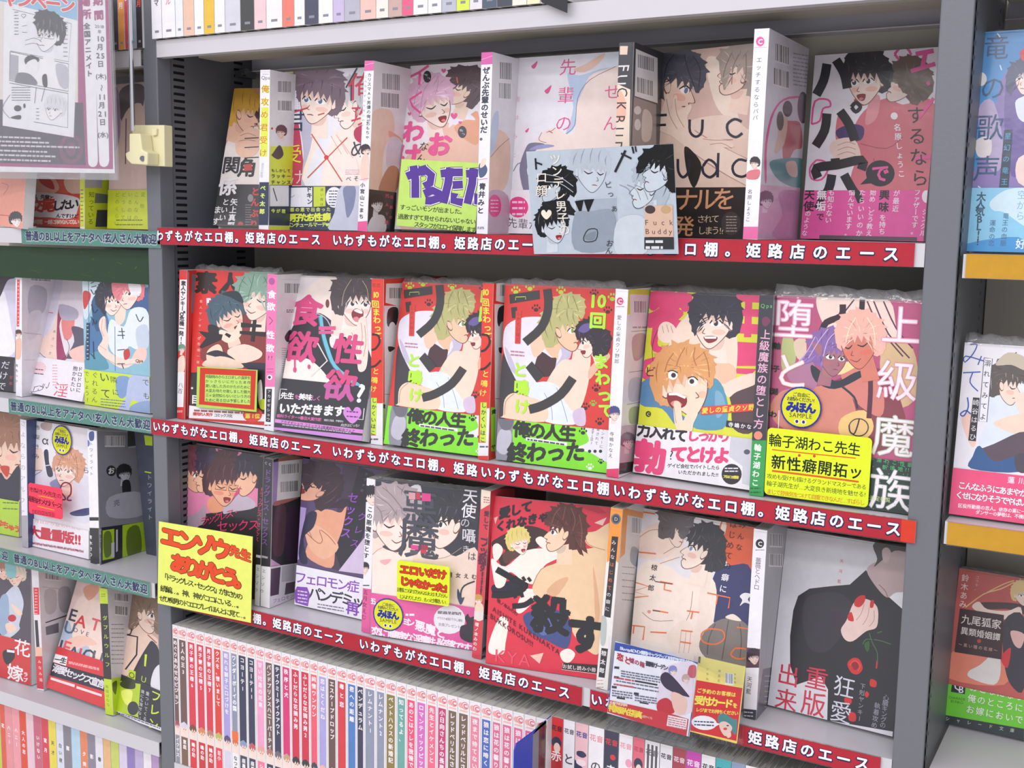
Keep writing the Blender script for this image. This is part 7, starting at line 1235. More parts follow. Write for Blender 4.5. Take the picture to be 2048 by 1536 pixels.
# ================= poster in its clear stand, rod and clamp
PS = empty('poster_stand', (0, 0, 0), 'campaign poster in a clear sleeve on a chrome rod with a cream plastic clamp', 'poster stand')
f_ = fit([None, (622, -100), (692, 1030), (-300, 1004)], .21, .22, None, y=-.045, sy=.0005, lean=0, slean=.01, sroll=.2, sw=.1, sh=.1, syaw=.01, src=Q)
REP.append(('poster', round(f_['err'], 1), [round(float(q), 3) for q in f_['v']]))
PS.matrix_world = f_['m']
g = Art(f_['w'], f_['h'], f_['q'], base='#f6f4f8', src=Q); MG = '#a83278'
g.q(MG, -700, -1200, 655, -200, 668, 1000, -700, 965); g.q('#efe6dc', -700, -1200, 460, -200, 460, 605, -700, 560); g.q('#8ec6e8', -700, -1200, 460, -300, 455, 120, 0, 5, -200, -60, -700, -300)
g.q('#3c2a3c', -700, 565, 490, 608, 505, 975, -700, 945); g.e('#7a2c54', 420, 880, 70, 90); g.e('#3c2a3c', 420, 880, 50, 66); g.e('#7a2c54', 420, 880, 30, 40)
g.q('#f8f8fb', 25, 10, 460, 125, 435, 812, 15, 742); g.l('#44444c', 3, 75, 55, 422, 140, 405, 365, 60, 300, sm=0); g.q('#fdfdfe', 60, 305, 405, 378, 403, 540, 55, 475); g.q('#b4b4be', 60, 320, 110, 330, 108, 480, 55, 470); g.l('#44444c', 4, 60, 305, 405, 378, 403, 540, 55, 475, 60, 305, sm=0); g.l('#44444c', 4, 55, 490, 402, 552, 400, 755, 200, 720, sm=0)
g.face(280, 200, 105, a=.1, d=-1, skin='#fbfbfd', hair='#17171d', hi='#888', glasses=1, blush=None, line='#33333a', mouth='line', neck=1, eyes='open'); g.p('#17171d', 215, 140, 210, 80, 260, 60, 340, 85, 360, 150, 330, 140, 300, 110, 240, 120)
g.p('#f4f4f8', 110, 200, 140, 130, 200, 140, 220, 200, 210, 280, 140, 290); g.l('#44444c', 3, 130, 155, 160, 150); g.l('#44444c', 3, 130, 190, 160, 192); g.l('#44444c', 3, 150, 240, 200, 225, 240, 240); g.l('#44444c', 3, 150, 265, 200, 255, 240, 270); g.heart('#f8f8fb', 140, 92, 14); g.l('#44444c', 3, 140, 106, 126, 90, 140, 84, 154, 90, 140, 106)
g.p('#1c1c24', 145, 350, 180, 325, 230, 345, 220, 370, 160, 385); g.p('#fbfbfd', 160, 370, 210, 350, 230, 400, 200, 440, 160, 410); g.p('#77777f', 90, 470, 110, 430, 180, 440, 220, 500, 100, 490); g.p('#22222a', 250, 450, 275, 440, 280, 510, 255, 505); g.p('#c8c8d0', 330, 380, 400, 400, 400, 520, 350, 500)
g.face(320, 640, 70, a=.1, d=-1, skin='#fdfdfe', hair='#e8e8ee', hi='#aaa', blush=None, line='#55555e', neck=0); g.e('#17171d', 105, 640, 22, 18); g.p('#17171d', 70, 690, 120, 680, 120, 705, 70, 700); g.e('#17171d', 145, 625, 7, 14)
for q in ((60, 560, 15, 640, 60, 700), (215, 515, 205, 610), (265, 520, 245, 600)): g.l('#66666e', 3, *q)
g.rows('#55555e', 85, 70, 110, 200, 8, 4); g.rows('#55555e', 375, 130, 400, 330, 9, 4); g.rows('#55555e', 215, 640, 232, 700, 4, 4); g.rows('#55555e', 70, 515, 180, 590, 6, 4)
for i, xx in enumerate((240, 290, 470, 280, 330, 300)): g.rows('#e0dce4', -400, 790 + i*27, xx, 790 + i*27, 1, 10, 22)
g.t('#e8343c', 'ャンペーン', 60, -10, 400, 30, size=96, b=.05, out='#fff', ob=.05)
for x0, x1, y0, y1 in ((500, 578, -300, 985), (565, 645, -300, 985)):
    g.q('#faf8fc', x0-22 if x0 == 500 else x0-28, y0, x0+50, y0, x1+2, y1-30, x0+22, y1-30); g.e('#faf8fc', (x0+x1)/2+11, y1-28, 28, 30)
g.t(MG, '期間', 580, 5, 585, 90, size=60, b=.045); g.t('#3a3448', '2018年', 588, 155, 590, 190, size=20, b=.02, mode='v') if 0 else g.t('#3a3448', '2018', 568, 155, 608, 158, size=26, b=.02); g.t('#3a3448', '年', 590, 188, 591, 188, size=24, b=.02)
g.t('#3a3448', '10', 578, 228, 606, 230, size=44, b=.03); g.t('#3a3448', '月', 593, 278, 594, 278, size=40, b=.03); g.t('#3a3448', '25', 580, 328, 608, 330, size=44, b=.03); g.t('#3a3448', '日', 596, 378, 597, 378, size=40, b=.03); g.t('#3a3448', '(木)', 572, 450, 624, 452, size=36, b=.03); g.t('#3a3448', '〜', 602, 520, 603, 520, size=40, b=.02, mode='v'); g.t('#3a3448', '11', 588, 572, 614, 573, size=44, b=.03); g.t('#3a3448', '月', 604, 622, 605, 622, size=40, b=.03); g.t('#3a3448', '21', 592, 672, 620, 673, size=44, b=.03); g.t('#3a3448', '日', 608, 722, 609, 722, size=40, b=.03); g.t('#3a3448', '(水)', 584, 795, 636, 797, size=36, b=.03)
g.t(MG, '場所', 505, 10, 512, 85, size=60, b=.045); g.t('#3a3448', '全国アニメイト', 515, 155, 530, 435, size=40, b=.035)
link('poster', g.mesh('poster', PAPER, thick=.0004, edge='#f6f4f8'), PS)
pw, ph = f_['w'], f_['h']
MB().box((-.004, -.0016, -.008), (pw+.006, -.0012, ph)).box((-.004, .0010, -.008), (pw+.006, .0014, ph)).build('clear_sleeve', clear('thin_sleeve', amount=-.02, rough=.04, haze=.008), PS)
inv = f_['m'].inverted()
def pt(px, py, y): return inv @ Vector([float(v) for v in on_y(px, py, y)])
a_, b_ = pt(258, -60, -.030), pt(266, 262, -.030)
MB().tube(a_, b_, .0026, 12).build('chrome_rod', CHROME, PS)

def plate(name, poly, y0, y1, m=BEIGE, bev=.001):
    pts = [on_y(*p, y0) for p in poly]; n = len(pts); v = [tuple(inv @ Vector([float(q) for q in p])) for p in pts] + [tuple(inv @ Vector((float(p[0]), y1, float(p[2])))) for p in pts]
    mb = MB(); mb.v = v; mb.f = [tuple(range(n)), tuple(range(2*n-1, n-1, -1))] + [(i, (i+1) % n, n+(i+1) % n, n+i) for i in range(n)]
    return mb.build(name, m, PS, bevel=bev)
plate('clamp_plate', [(262, 250), (328, 250), (329, 333), (290, 331), (268, 300)], -.014, -.0006)
plate('clamp_arm', [(258, 267), (280, 267), (284, 300), (295, 305), (294, 330), (262, 328), (252, 318), (250, 306), (258, 302)], -.032, -.014, bev=.0015)
plate('clamp_rib', [(303, 257), (313, 257), (312, 270), (304, 272)], -.017, -.014, bev=.0006)
c0 = pt(285, 317, -.0335); c1 = pt(285, 317, -.030); MB().tube(c0, c1, .0032, 14).build('screw', SCREW, PS)

# ================= right bay
V = (1840, 0, 2.846); V2 = (1840, 540, 2.846); V3 = (1840, 1020, 2.976)
c = Cover(V, [(362, 182), None, None, (258, 1432)], ZR[1], 'bright blue cover of a robed figure in the right bay', base='#3d8fd0', band=.29, bandcol='#8ed0ee', y=.04, film=.004, **kr)
g = c.g; g.p('#8a78b4', 480, 420, 600, 360, 800, 400, 800, 1060, 290, 1060, 330, 940, 420, 640); g.p('#6a5a9a', 500, 460, 600, 500, 600, 900, 520, 1000, 480, 700); g.p('#b8a8cc', 330, 640, 420, 580, 480, 900, 400, 960); g.e('#e4e0dc', 345, 450, 35, 40); g.p('#dfe6ee', 560, 560, 700, 540, 700, 700, 580, 690, 545, 620); g.p('#e8e0e0', 320, 800, 400, 780, 400, 880, 330, 890); g.p('#f0d8d0', 560, 900, 700, 880, 700, 1060, 560, 1040)
g.face(610, 440, 100, a=.1, d=-1, skin='#f0dcd2', hair='#4a5070', hi='#2c3450', blush=None, neck=0); g.p('#4a5070', 490, 500, 500, 400, 560, 350, 720, 360, 720, 420, 600, 400, 540, 460, 520, 540); g.p('#d83a44', 580, 280, 700, 270, 700, 350, 585, 345)
for q in ((440, 190, 470, 230), (455, 370, 465, 400), (300, 600, 270, 620), (330, 1060, 345, 1070)): g.l('#d8eef8', 7, *q)
D1 = '#25507c'; g.t(D1, '竜', 435, 270, 436, 270, size=150, b=.002); g.t(D1, 'の', 415, 500, 416, 500, size=150); g.t(D1, '歌', 400, 725, 401, 725, size=160, b=.002); g.t(D1, '声', 380, 960, 381, 960, size=155, b=.002); g.q('#2c3c50', 480, 740, 528, 738, 500, 1135, 445, 1130); g.t('#58b0d8', '星幻の竜王国', 500, 775, 475, 1100, size=40)
b = c.gb; b.p('#d2ecf6', 400, 1150, 500, 1080, 640, 1090, 640, 1300, 480, 1210, 420, 1200); b.p('#3d9ad8', 260, 1390, 560, 1350, 600, 1450, 258, 1450); b.t('#24506c', '大人気BL!!', 350, 1120, 328, 1375, size=56, b=.03, mode='v'); b.t('#3a6a90', '運命の恋', 415, 1270, 408, 1385, size=36, b=.01); b.t('#3a6a90', '竜王の血脈', 490, 1230, 475, 1385, size=36, b=.01); b.t('#8ab8d4', '空から', 580, 1110, 572, 1230, size=54); b.t('#f0f8fc', '好', 575, 1390, 576, 1390, size=60, b=.02)
c.done()
c = Cover(V2, [(258, 415), None, None, (162, 1387)], ZR[2], 'white cover of a ruffled-haired figure with pink band in the right bay', base='#ece9f0', band=.27, bandcol='#ec4c7c', y=.045, film=.010, edge='#e8ee70', w=.105, h=.150, **kr)
g = c.g; g.p('#dfe8f2', 400, 640, 500, 700, 600, 700, 600, 960, 340, 1000, 380, 860); g.p('#f6d8c4', 430, 860, 600, 820, 600, 940, 450, 900); g.p('#5a4a56', 310, 1040, 420, 990, 600, 920, 600, 1060, 360, 1100); g.p('#2e5a90', 300, 1060, 340, 1000, 420, 1090, 560, 1060, 560, 1150, 290, 1130); g.p('#4a4450', 540, 1060, 600, 1050, 600, 1150, 550, 1140); g.p('#f4ccc0', 235, 840, 290, 820, 320, 960, 300, 1010, 260, 940)
g.face(500, 650, 120, a=.2, d=1, kind='p', skin='#f8dccb', hair='#5a5450', hi='#b8ac98', eyes='closed', neck=0); g.p('#5a5450', 400, 600, 440, 520, 520, 480, 600, 520, 620, 660, 540, 600, 480, 590, 440, 640); g.p('#c8bca8', 430, 540, 500, 470, 600, 500, 600, 570, 520, 540); g.p('#f8dccb', 540, 720, 600, 700, 600, 820, 560, 800)
BL = '#3a5ab0'; g.l(BL, 7, 285, 425, 325, 425, 300, 480, 255, 525, 260, 490, 370, 520); g.l(BL, 7, 350, 490, 330, 540); g.l(BL, 7, 245, 585, 345, 580); g.l(BL, 7, 300, 585, 285, 640, 330, 690); g.l(BL, 8, 270, 725, 275, 780, 250, 830, 230, 820, 260, 800, 290, 820)
g.q('#f0eef4', 365, 500, 412, 505, 380, 865, 335, 860); g.l('#4a4a68', 4, 365, 500, 412, 505, 380, 865, 335, 860, 365, 500, sm=0); g.t('#33303a', '溺れてみてよ', 385, 530, 358, 835, size=38, b=.01); g.q('#26242c', 302, 725, 340, 728, 318, 975, 275, 970); g.t('#f0eef2', '崎谷はるひ', 318, 755, 300, 950, size=38)
b = c.gb; b.t('#f8e4ec', '蓮川', 520, 1195, 580, 1200, size=40, b=.02); b.t('#fbeef4', 'こんなふうにあまやか', 240, 1225, 590, 1270, size=46, b=.03, out='#9a2450', ob=.03); b.t('#fbeef4', 'くせになりそうでやばい', 225, 1280, 590, 1325, size=46, b=.03, out='#9a2450', ob=.03); b.t('#fbeef4', '区役所勤務の恋人。依存の薬に一', 230, 1340, 590, 1375, size=26, b=.02); b.t('#fbeef4', 'ダンサーの夢敬は、不機嫌', 330, 1378, 600, 1405, size=26, b=.02)
c.done()
c = Cover(V3, [(240, 347), None, None, (135, 1258)], ZR[3], 'brick red cover with dark title plate and green band in the right bay', base='#c25a54', band=.25, bandcol='#6ed02c', y=.09, film=.004, w=.105, h=.150, **kr)
g = c.g; g.p('#e8866c', 200, 840, 520, 880, 500, 1040, 170, 1000); g.l('#e6c084', 7, 270, 580, 380, 500, 480, 470, 560, 430); g.l('#e6c084', 6, 400, 490, 500, 440, 560, 420); g.p('#4a3438', 360, 550, 600, 560, 620, 620, 520, 590, 380, 590); g.p('#f0d8cc', 310, 580, 350, 545, 400, 590, 520, 600, 600, 580, 600, 700, 540, 660, 400, 630); g.p('#e6e0dc', 290, 960, 360, 920, 460, 840, 480, 960, 440, 1040, 300, 1000); g.p('#3a3440', 500, 660, 620, 640, 620, 1060, 540, 1040, 500, 900); g.p('#d8303c', 480, 880, 540, 820, 520, 940); g.p('#e6b8b0', 540, 720, 620, 740, 600, 820, 560, 800)
g.face(610, 500, 70, hair='#e0c088', skin='#f2d8c8', neck=0, blush=None); g.t('#f0dcd4', '鈴木あみ', 270, 405, 255, 560, size=46, b=.01); g.t('#e8b8a8', 'コウキ。', 342, 400, 335, 470, size=22); g.q('#3e262c', 238, 585, 500, 625, 485, 890, 205, 845); g.t('#e8dcd8', '九尾狐家', 275, 652, 455, 680, size=60, b=.01); g.t('#e8dcd8', '異類婚姻譚', 265, 720, 455, 755, size=48, b=.01); g.t('#d8a8a0', '〜黒い瞳の花嫁〜', 240, 800, 450, 835, size=24); g.e('#c8402c', 352, 780, 12)
b = c.gb; b.q('#1e2a34', 195, 1008, 275, 1022, 268, 1095, 185, 1080); b.t('#f0f2f4', 'C', 225, 1045, 226, 1045, size=68, b=.01); b.t('#f0f2f4', 'B', 245, 1065, 246, 1065, size=58, b=.01); b.t('#2c6a1c', 'CHARADE', 178, 1112, 265, 1125, size=22); b.t('#2c6a1c', 'BUNKO', 190, 1135, 250, 1145, size=22)
b.t('#e2f6d0', 'おとなになっ', 320, 1055, 590, 1110, size=52, b=.02, out='#4a9a20', ob=.03); b.t('#e2f6d0', '俺のところに', 310, 1120, 590, 1175, size=52, b=.02, out='#4a9a20', ob=.03); b.t('#e2f6d0', 'お嫁においで', 300, 1185, 590, 1245, size=52, b=.02, out='#4a9a20', ob=.03); b.q('#2c3438', 135, 1215, 620, 1300, 620, 1370, 130, 1258); b.t('#c8dcc0', 'シャレード文庫', 165, 1240, 550, 1310, size=26)
c.done()

# ================= spine-out rows
def row_book(px, pxr, py, Y, zb, col, label, group, title='', tcol='#f6f0f2', author='', acol='#4a4650', foot=None, head='#eeebee', logo=0, portrait=None, h=.182, top=True, mid=None, tsz=.0068):
    x0 = float(on_y(px, py, Y)[0]); x1 = float(on_y(pxr, py + (pxr-px)*.24 if top else py, Y)[0]) - .0005; 
    if zb == Z4: x0 = max(x0, .0008)
    wd = x1 - x0
    root = empty('comic_book', (x0, Y, zb + .0004), label, 'book', group)
    g = Art(wd, h, base=head if logo else col)
    if logo:
        g.q(col, .10, .30 if portrait else .0, .88, .30 if portrait else 0, .88, .905, .10, .905)
        g.e('#efaca6', .30, .955, .26, .018, n=14); g.e('#e6848c', .64, .958, .32, .024, n=14); g.e('#f3e4e6', .64, .958, .25, .018, n=14); g.t('#e06c7c', 'C', .64, .957, .641, .957, size=.0068, b=.06); g.q('#f0c0b0', .12, .918, .88, .918, .84, .928, .16, .928)
        if portrait:
            g.q('#f2ded6', .06, .205, .94, .205, .94, .30, .06, .30); g.e(portrait, .5, .285, .42, .028, n=14); g.e('#f6d8c8', .52, .262, .28, .026, n=14); g.q(portrait, .2, .29, .3, .262, .42, .285, .55, .262, .68, .285, .8, .265, .86, .30, .5, .318, .12, .30); g.e('#33282c', .44, .262, .05, .0035, n=8); g.e('#33282c', .66, .262, .05, .0035, n=8)
        if foot: g.q(foot, .10, 0, .88, 0, .88, .205, .10, .205)
    elif foot: g.q(foot, 0, 0, 1, 0, 1, .22, 0, .22)
    if mid: g.q(mid, .06, .30, .94, .30, .94, .36, .06, .36)
    n = len(title)
    if n:
        y0 = .875 if logo else .80; y1 = max(.33, y0 - n * tsz * 1.06 / h)
        if top: g.t(tcol, title, .5, y0, .5, y1, size=min(tsz, (y0-y1)*h/max(1, n-1)*1.02 if n > 1 else tsz), b=.03, mode='v')
        else: g.t(tcol, title, .5, .42, .5, .42 - n * tsz * 1.06 / h, size=tsz, b=.03, mode='v')
    if author: g.t(acol, author, .5, .17, .5, .17 - (len(author)-1)*.0068/h, size=.0062, b=.03, mode='v')
    if not top: g.q('#8a8894', .3, .035, .7, .035, .7, .05, .3, .05)
    link('spine', g.mesh('spine', PRINT, thick=.0007), root)
    d = .126
    b = MB().box((0, .0007, 0), (.0006, d, h)).box((wd-.0006, .0007, 0), (wd, d, h)); b.build('cover_boards', PRINTW, root)
    MB().box((.0006, .0007, .001), (wd-.0006, d-.002, h-.0012)).build('page_block', PAGES, root)
    if top: film_strip(root, wd, h, up=.0022, seed=int(px), T=d, y=-.0005)
    return root
BR, RD, NV, LV, PKc2, OL, TL_, BLU, GY = '#6d5350', '#d8344c', '#2e3454', '#a9a0dc', '#ee7fa4', '#8a7a3c', '#6aa8a0', '#4c7cbc', '#8c94ac'
tb = [(88, 92, BR, 'めぐりあわせのビジョン', 'イクヤス', '#8d8f9a', '#a04a60'), (172, 112, BR, '5人の王3', '恵庭', '#7a5c48', '#d8d4e4'), (257, 138, RD, '男子寮の王様6', '嶋の助', '#d8303c', '#7a4438'), (343, 160, RD, '男子寮の王様5', '嶋の助', '#c82c34', '#d88a5c'), (430, 178, RD, '男子寮の王様7', '嶋の助', '#d02c34', '#b8806c'),
 (512, 198, '#dc3c34', 'クズを、憎いまして', '巨小', '#e83c50', '#c0b860'), (597, 220, LV, '眠れる獅子に口づけを', '', '#d8d0e8', '#5a4878'), (680, 248, GY, 'ワンダーボーイの国', 'なつやまる', '#efeef2', '#d86a44'), (752, 272, NV, 'コヨーテI', '座裏屋蘭丸', '#3a4058', '#8a9ac0'), (842, 292, NV, 'コヨーテII', '座裏屋蘭丸', '#343a58', '#c05a68'),
 (925, 312, '#efa2c8', '甘い吐息の花束', 'シャガール', '#f07c9c', '#e8a8a0'), (1016, 335, BR, 'バンドプリンスハニーパーティ', '五月女えむ', '#2e3454', '#b07868'), (1097, 358, NV, 'テイクミーテイクアウト', '冬坂コロ', '#2e3454', '#6a6a78'), (1180, 385, '#d82c74', '秩序と犬', '柄子', '#f2f0f4', '#c8a088'), (1268, 405, '#d02848', 'ふしだらな花摘み男', '鈴木', '#f2f0f4', '#2c2c38'), (1362, 430, '#d02848', 'ふしだらな花摘み男2', '鈴木', '#d8305c', '#2c2c38'),
 (1456, 452, '#ea5a70', '純情ワンワン', '', '#d8305c', '#3c3c4c'), (1535, 478, '#aaa4dc', '恋はとくだね', '', '#f0eef2', '#e8b8b0'), (1626, 502, '#6a4c48', 'エスケープドロップ', '', '#c8b8a8', '#c8c0b8'), (1716, 520, '#d43444', '毒と恋', '', '#e8e0d8', '#a8865c'), (1818, 545, '#4a7cc0', '君への距離', '', '#e8e4ec', '#bcb8c0')]
tb = [(a / 4.86 + 320, b / 4.86 + 1220) + tuple(r) for a, b, *r in tb]
t2 = [(163, 222, NV, 'ペンデュラム', '', '#c8d0e0', '#e86a34'), (236, 250, GY, 'レムナント1', '', '#e8c8b8', '#b0a8a8'), (352, 268, GY, 'レムナント2', '', '#e8e0dc', '#8a7878'), (445, 295, OL, 'ペントハウスの新婚記', '', '#d8c8c0', '#8a7868'), (552, 325, TL_, '知ってるよ、', '', '#d8d0b8', '#d8a888'), (650, 350, '#ee4c78', 'あのこはソレを我慢できない', '', '#3a3c58', '#3a3c58'),
 (745, 372, '#d86ac0', 'ロマンティックピッチ', '', '#f0e8ec', '#c8a0a0'), (848, 405, '#f06a8c', '先生とイケメンと', '', '#f0783c', '#f0783c'), (950, 435, '#c83a74', '小日向さんちの長男は不純', '', '#e8e0e4', '#6a4a54'), (1050, 460, '#75604e', 'レッドベリルにさよなら', '', '#c8a8a0', '#5a4440'), (1152, 490, '#75604e', 'レッドベリルにさよなら2', '', '#a89088', '#5a4440'), (1265, 512, '#e8869c', '夜まで待てない', '', '#e8e0dc', '#5a5a90'), (1378, 540, '#4868b8', '狼は恋に啼く', '', '#d8d8e8', '#c8c8e0'), (1485, 560, '#e06a90', '狼は花の馨り1', '', '#e8e0e4', '#c8a8b0'), (1580, 580, '#e06a90', '狼は花の馨り2', '', '#e8e0e4', '#c8a8b0'), (1690, 610, '#e86a98', '狼は花の馨り3', '', '#e8e0e4', '#c8a8b0'), (1800, 640, '#d8609c', '恋は秘密', '', '#e8e0e4', '#c8a8b0'), (1915, 670, '#e8709c', '花と狼', '', '#e8e0e4', '#c8a8b0')]
tb += [(a / 4.876 + 680, b / 4.876 + 1290) + tuple(r) for a, b, *r in t2]
COLN = {BR: 'brown', RD: 'crimson', NV: 'navy', LV: 'lilac', OL: 'olive', TL_: 'teal', BLU: 'blue', GY: 'grey-blue'}
ordn = ['first', 'second', 'third', 'fourth', 'fifth', 'sixth', 'seventh', 'eighth', 'ninth', 'tenth', 'eleventh', 'twelfth', '13th', '14th', '15th', '16th', '17th', '18th', '19th', '20th', '21st', '22nd', '23rd', '24th', '25th', '26th', '27th', '28th', '29th', '30th', '31st', '32nd', '33rd', '34th', '35th', '36th', '37th', '38th', '39th', '40th']
NM = ['brown', 'brown', 'crimson', 'crimson', 'crimson', 'orange-red', 'lilac', 'orange-patched grey', 'navy', 'navy', 'pale pink', 'brown', 'navy', 'magenta', 'crimson', 'crimson', 'salmon', 'lilac', 'dark brown', 'red', 'blue', 'orange-patched navy', 'grey-blue', 'grey-blue', 'olive', 'teal', 'hot pink', 'orchid', 'coral pink', 'magenta', 'brown', 'brown', 'dusty pink', 'blue', 'rose pink', 'rose pink', 'rose pink', 'orchid pink', 'pink']
YB = .0015
for i, (px, py, col, ti, au, foot, por) in enumerate(tb):
    nx = tb[i+1][0] if i + 1 < len(tb) else px + 23
    if nx - px > 22.6 and i < 22: nx = px + 19
    row_book(px, nx, py, Y=YB, zb=Z4, col=col, label=f'{NM[i]} slim comic with pink emblem, {ordn[i]} from the left in the bottom row', group='slim comics with round pink emblems in the bottom row', title=ti, author=au, acol='#f4eef0' if foot in ('#d8303c', '#c82c34', '#d02c34', '#e83c50', '#2e3454', '#343a58', '#3a4058', '#8d8f9a', '#7a5c48', '#f07c9c') else '#3a3640', foot=foot, logo=1, portrait=por, tcol='#f6eef2' if i not in (7,) else '#fff', h=.184, mid='#ee7030' if i in (7, 21) else None)
# blue divider card between the two groups
xd = float(on_y(1100, 1440, .012)[0])
dv = empty('shelf_divider', (xd, 0, Z4), 'blue plastic divider with a slanted top, sticking out of the bottom row', 'divider')
def dz(px, py): p_ = on_x(px, py, xd); return (float(p_[1]), float(p_[2]) - Z4)
def blade(name, pts, m, t=.0012):
    v = [(0, y, z) for y, z in pts] + [(t, y, z) for y, z in pts]; n = len(pts); mb = MB(); mb.v = v
    mb.f = [tuple(range(n)), tuple(range(2*n-1, n-1, -1))] + [(i, (i+1) % n, n+(i+1) % n, n+i) for i in range(n)]
    return mb.build(name, m, dv)
a0, a1, a2, a3 = dz(1027, 1500), dz(1031, 1487), dz(1064, 1463), dz(1101, 1431)
blade('divider_blade', [(a0[0], .0), a0, a1, a2, (a2[0], .0)], BLUEP)
blade('divider_edge', [a2, a3, (a3[0], a3[1] - .003), (a2[0], a2[1] - .003)], BLUEP)
blade('grey_pocket', [(a2[0], 0), (a2[0], a2[1] - .003), (a2[0] + .013, a2[1] + .003), (a2[0] + .013, 0)], mat('grey_plastic', '#8c8890', .35))
blade('dark_reflection', [(a2[0] + .013, 0), (a2[0] + .013, a2[1] + .003), (a3[0], a3[1] - .003), (a3[0], 0)], mat('dark_red_reflection', '#5a2c34', .3, coat=.6, noise=.3, scale=40))  # opaque dark red painted for the reflection in the clear rear plate
t3 = [(275, 292, '#d82c34', '', '赤い花', '#b82830', 'red'), (390, 330, '#f0eef2', '', 'とろける', None, 'white with black lettering'), (495, 362, '#efc0c4', '#35385a', '', None, 'pink and navy patterned'), (615, 385, '#f2f0f2', '', 'のらくら', None, 'white with grey lettering'), (755, 432, '#31334e', '', '赤い星', None, 'navy'), (885, 460, '#f2eef2', '', '先生と', None, 'white with pink emblem'), (1010, 490, '#e86a80', '', '恋', '#2c2a38', 'coral pink'), (1115, 512, '#eceaec', '', '男', '#3a3440', 'white with grey stripes'), (1250, 555, '#e9e7ec', '#2c3448', '', None, 'white-topped dark'), (1365, 590, '#a83c4c', '', '夜', None, 'wine red'), (1482, 612, '#c83cb0', '', '花音', None, 'magenta'), (1618, 655, '#eeecf0', '', '花音', None, 'white with bold black letters'), (1745, 682, '#3cb0b8', '', '海', None, 'turquoise'), (1885, 705, '#8a9cc0', '', '月', None, 'grey-blue'), (2010, 735, '#efedf2', '', '', None, 'plain white'), (2140, 765, '#d8b8c0', '', '', None, 'dull pink'), (2270, 795, '#efedf2', '', '', None, 'white'), (2400, 830, '#9aa0b0', '', '', None, 'grey'), (2530, 860, '#f0e8d0', '', '', None, 'cream'), (2660, 890, '#efedf2', '', '', None, 'off-white'), (2790, 925, '#b8607c', '', '', None, 'raspberry')]
emb = ['#2c1a20', '#5a5860', '#3a4a90', '#ee98a0', '#d83440', '#f0a0b0', '#b83c58', '#6a6870', '#26242c', '#e8d8dc', '#f4e0f0', '#26242c', '#205a70', '#e8e8f0'] + ['#8a8894'] * 10
def lbl3(nm, i): return f'{nm} spine-out comic, {ordn[i]} to the right of the blue divider'
for i, (cx_, cy_, col, low, ti, foot, nm) in enumerate(t3):
    px = cx_ / 4.452 + 1040; py = cy_ / 4.452 + 1370; nx = (t3[i+1][0] if i + 1 < len(t3) else cx_ + 130) / 4.452 + 1040
    r = row_book(px, nx - .4, py, Y=.012, zb=Z4, col=col, label=lbl3(nm, i), group='thicker comics right of the blue divider', foot=foot, h=.184 if i < 14 else .178)
    sp = [o for o in r.children if o.name.startswith('spine')][0]
    g = Art(.02, .184, base=col); 
    wd = float(max(v.co.x for v in sp.data.vertices)); g = Art(wd, .184, base=col)
    if low: g.q(low, 0, 0, 1, 0, 1, .72, 0, .78)
    if foot: g.q(foot, .1, 0, .9, 0, .9, .76, .1, .76)
    if i < 14: g.t(emb[i], '花音', .27, .935, .73, .935, size=wd*.44, b=.03)
    if i == 2:
        for k in range(9): g.p('#f6e0e4' if k % 2 else '#35385a', *[v for t_ in range(5) for v in (.5 + .4*math.cos(t_*1.25+k), .82 - k*.05 + .02*math.sin(t_*1.25+k))])
    if i in (0, 6): g.e('#2c3450', .5, .85, .4, .035); g.e('#f4d8c4', .55, .82, .26, .03)
    if i == 4: g.e('#d83440', .62, .85, .2, .016)
    if i == 5: g.e('#f0a0b8', .75, .84, .25, .025)
    if i == 7:
        for k in range(3): g.q('#55525c', .15+k*.28, .84, .3+k*.28, .84, .3+k*.28, .98, .15+k*.28, .98)
    if i == 8: g.l('#3cb080', .05, .2, .8, .5, .84, .8, .78)
    if ti: g.t('#f2eef2' if i in (0, 4, 9, 10) else '#4a4850', ti, .5, .77, .5, .77 - len(ti)*.075, size=.0125, b=.02, mode='v')
    sp.data = g.mesh('spine', PRINT, thick=.0007)

# top shelf row: only the feet of the spines show
tops = [(92, 275), (170, 262), (272, 258), (332, 250), (415, 240), (488, 236), (568, 234), (648, 228), (765, 218), (870, 208), (960, 196), (1082, 190), (1172, 180), (1252, 170), (1357, 158), (1466, 150), (1552, 146), (1672, 130), (1792, 122), (1886, 118), (1990, 104)]
tops = [(a / 3.793 + 280, b / 3.793) for a, b in tops] + [(a / 3.938 + 780, b / 3.938) for a, b in ((185, 98), (300, 88), (408, 82), (525, 72), (628, 66), (728, 58), (845, 48), (965, 25), (1080, 22), (1185, 15), (1300, 5), (1410, 0))]
tcs = ['#eeecf2', '#f0eef2', '#e6eaf2', '#e8c0a8', '#f0eef2', '#e6bc38', '#eeecf2', '#d2d2dc', '#3c3c3c', '#efc8cc', '#f0eaf0', '#ee7c6c', '#eeecf2', '#44485c', '#f0eef4', '#c8b8dc', '#b4b4c2', '#ecc0b4', '#efe6dc', '#c8a8a0', '#ee5a84', '#f0eef4', '#eeecf4', '#b8bcc8', '#d8ea48', '#e2dce4', '#4a586c', '#3c4050', '#ece8da', '#eee8c0', '#e8e6ea', '#dcdce4', '#e8e6ea']
tt = ['オレサマ', 'ラブアル', '夜', '', '恋の', 'ナノバン', 'ナノバン', '花の', '裏方', '先生', '変態の', '', '青い', 'じみ', 'ぐみ', '', '恋', '', '君', '', '', '', '', '', '', '', '', '', '', '', '', '', '']
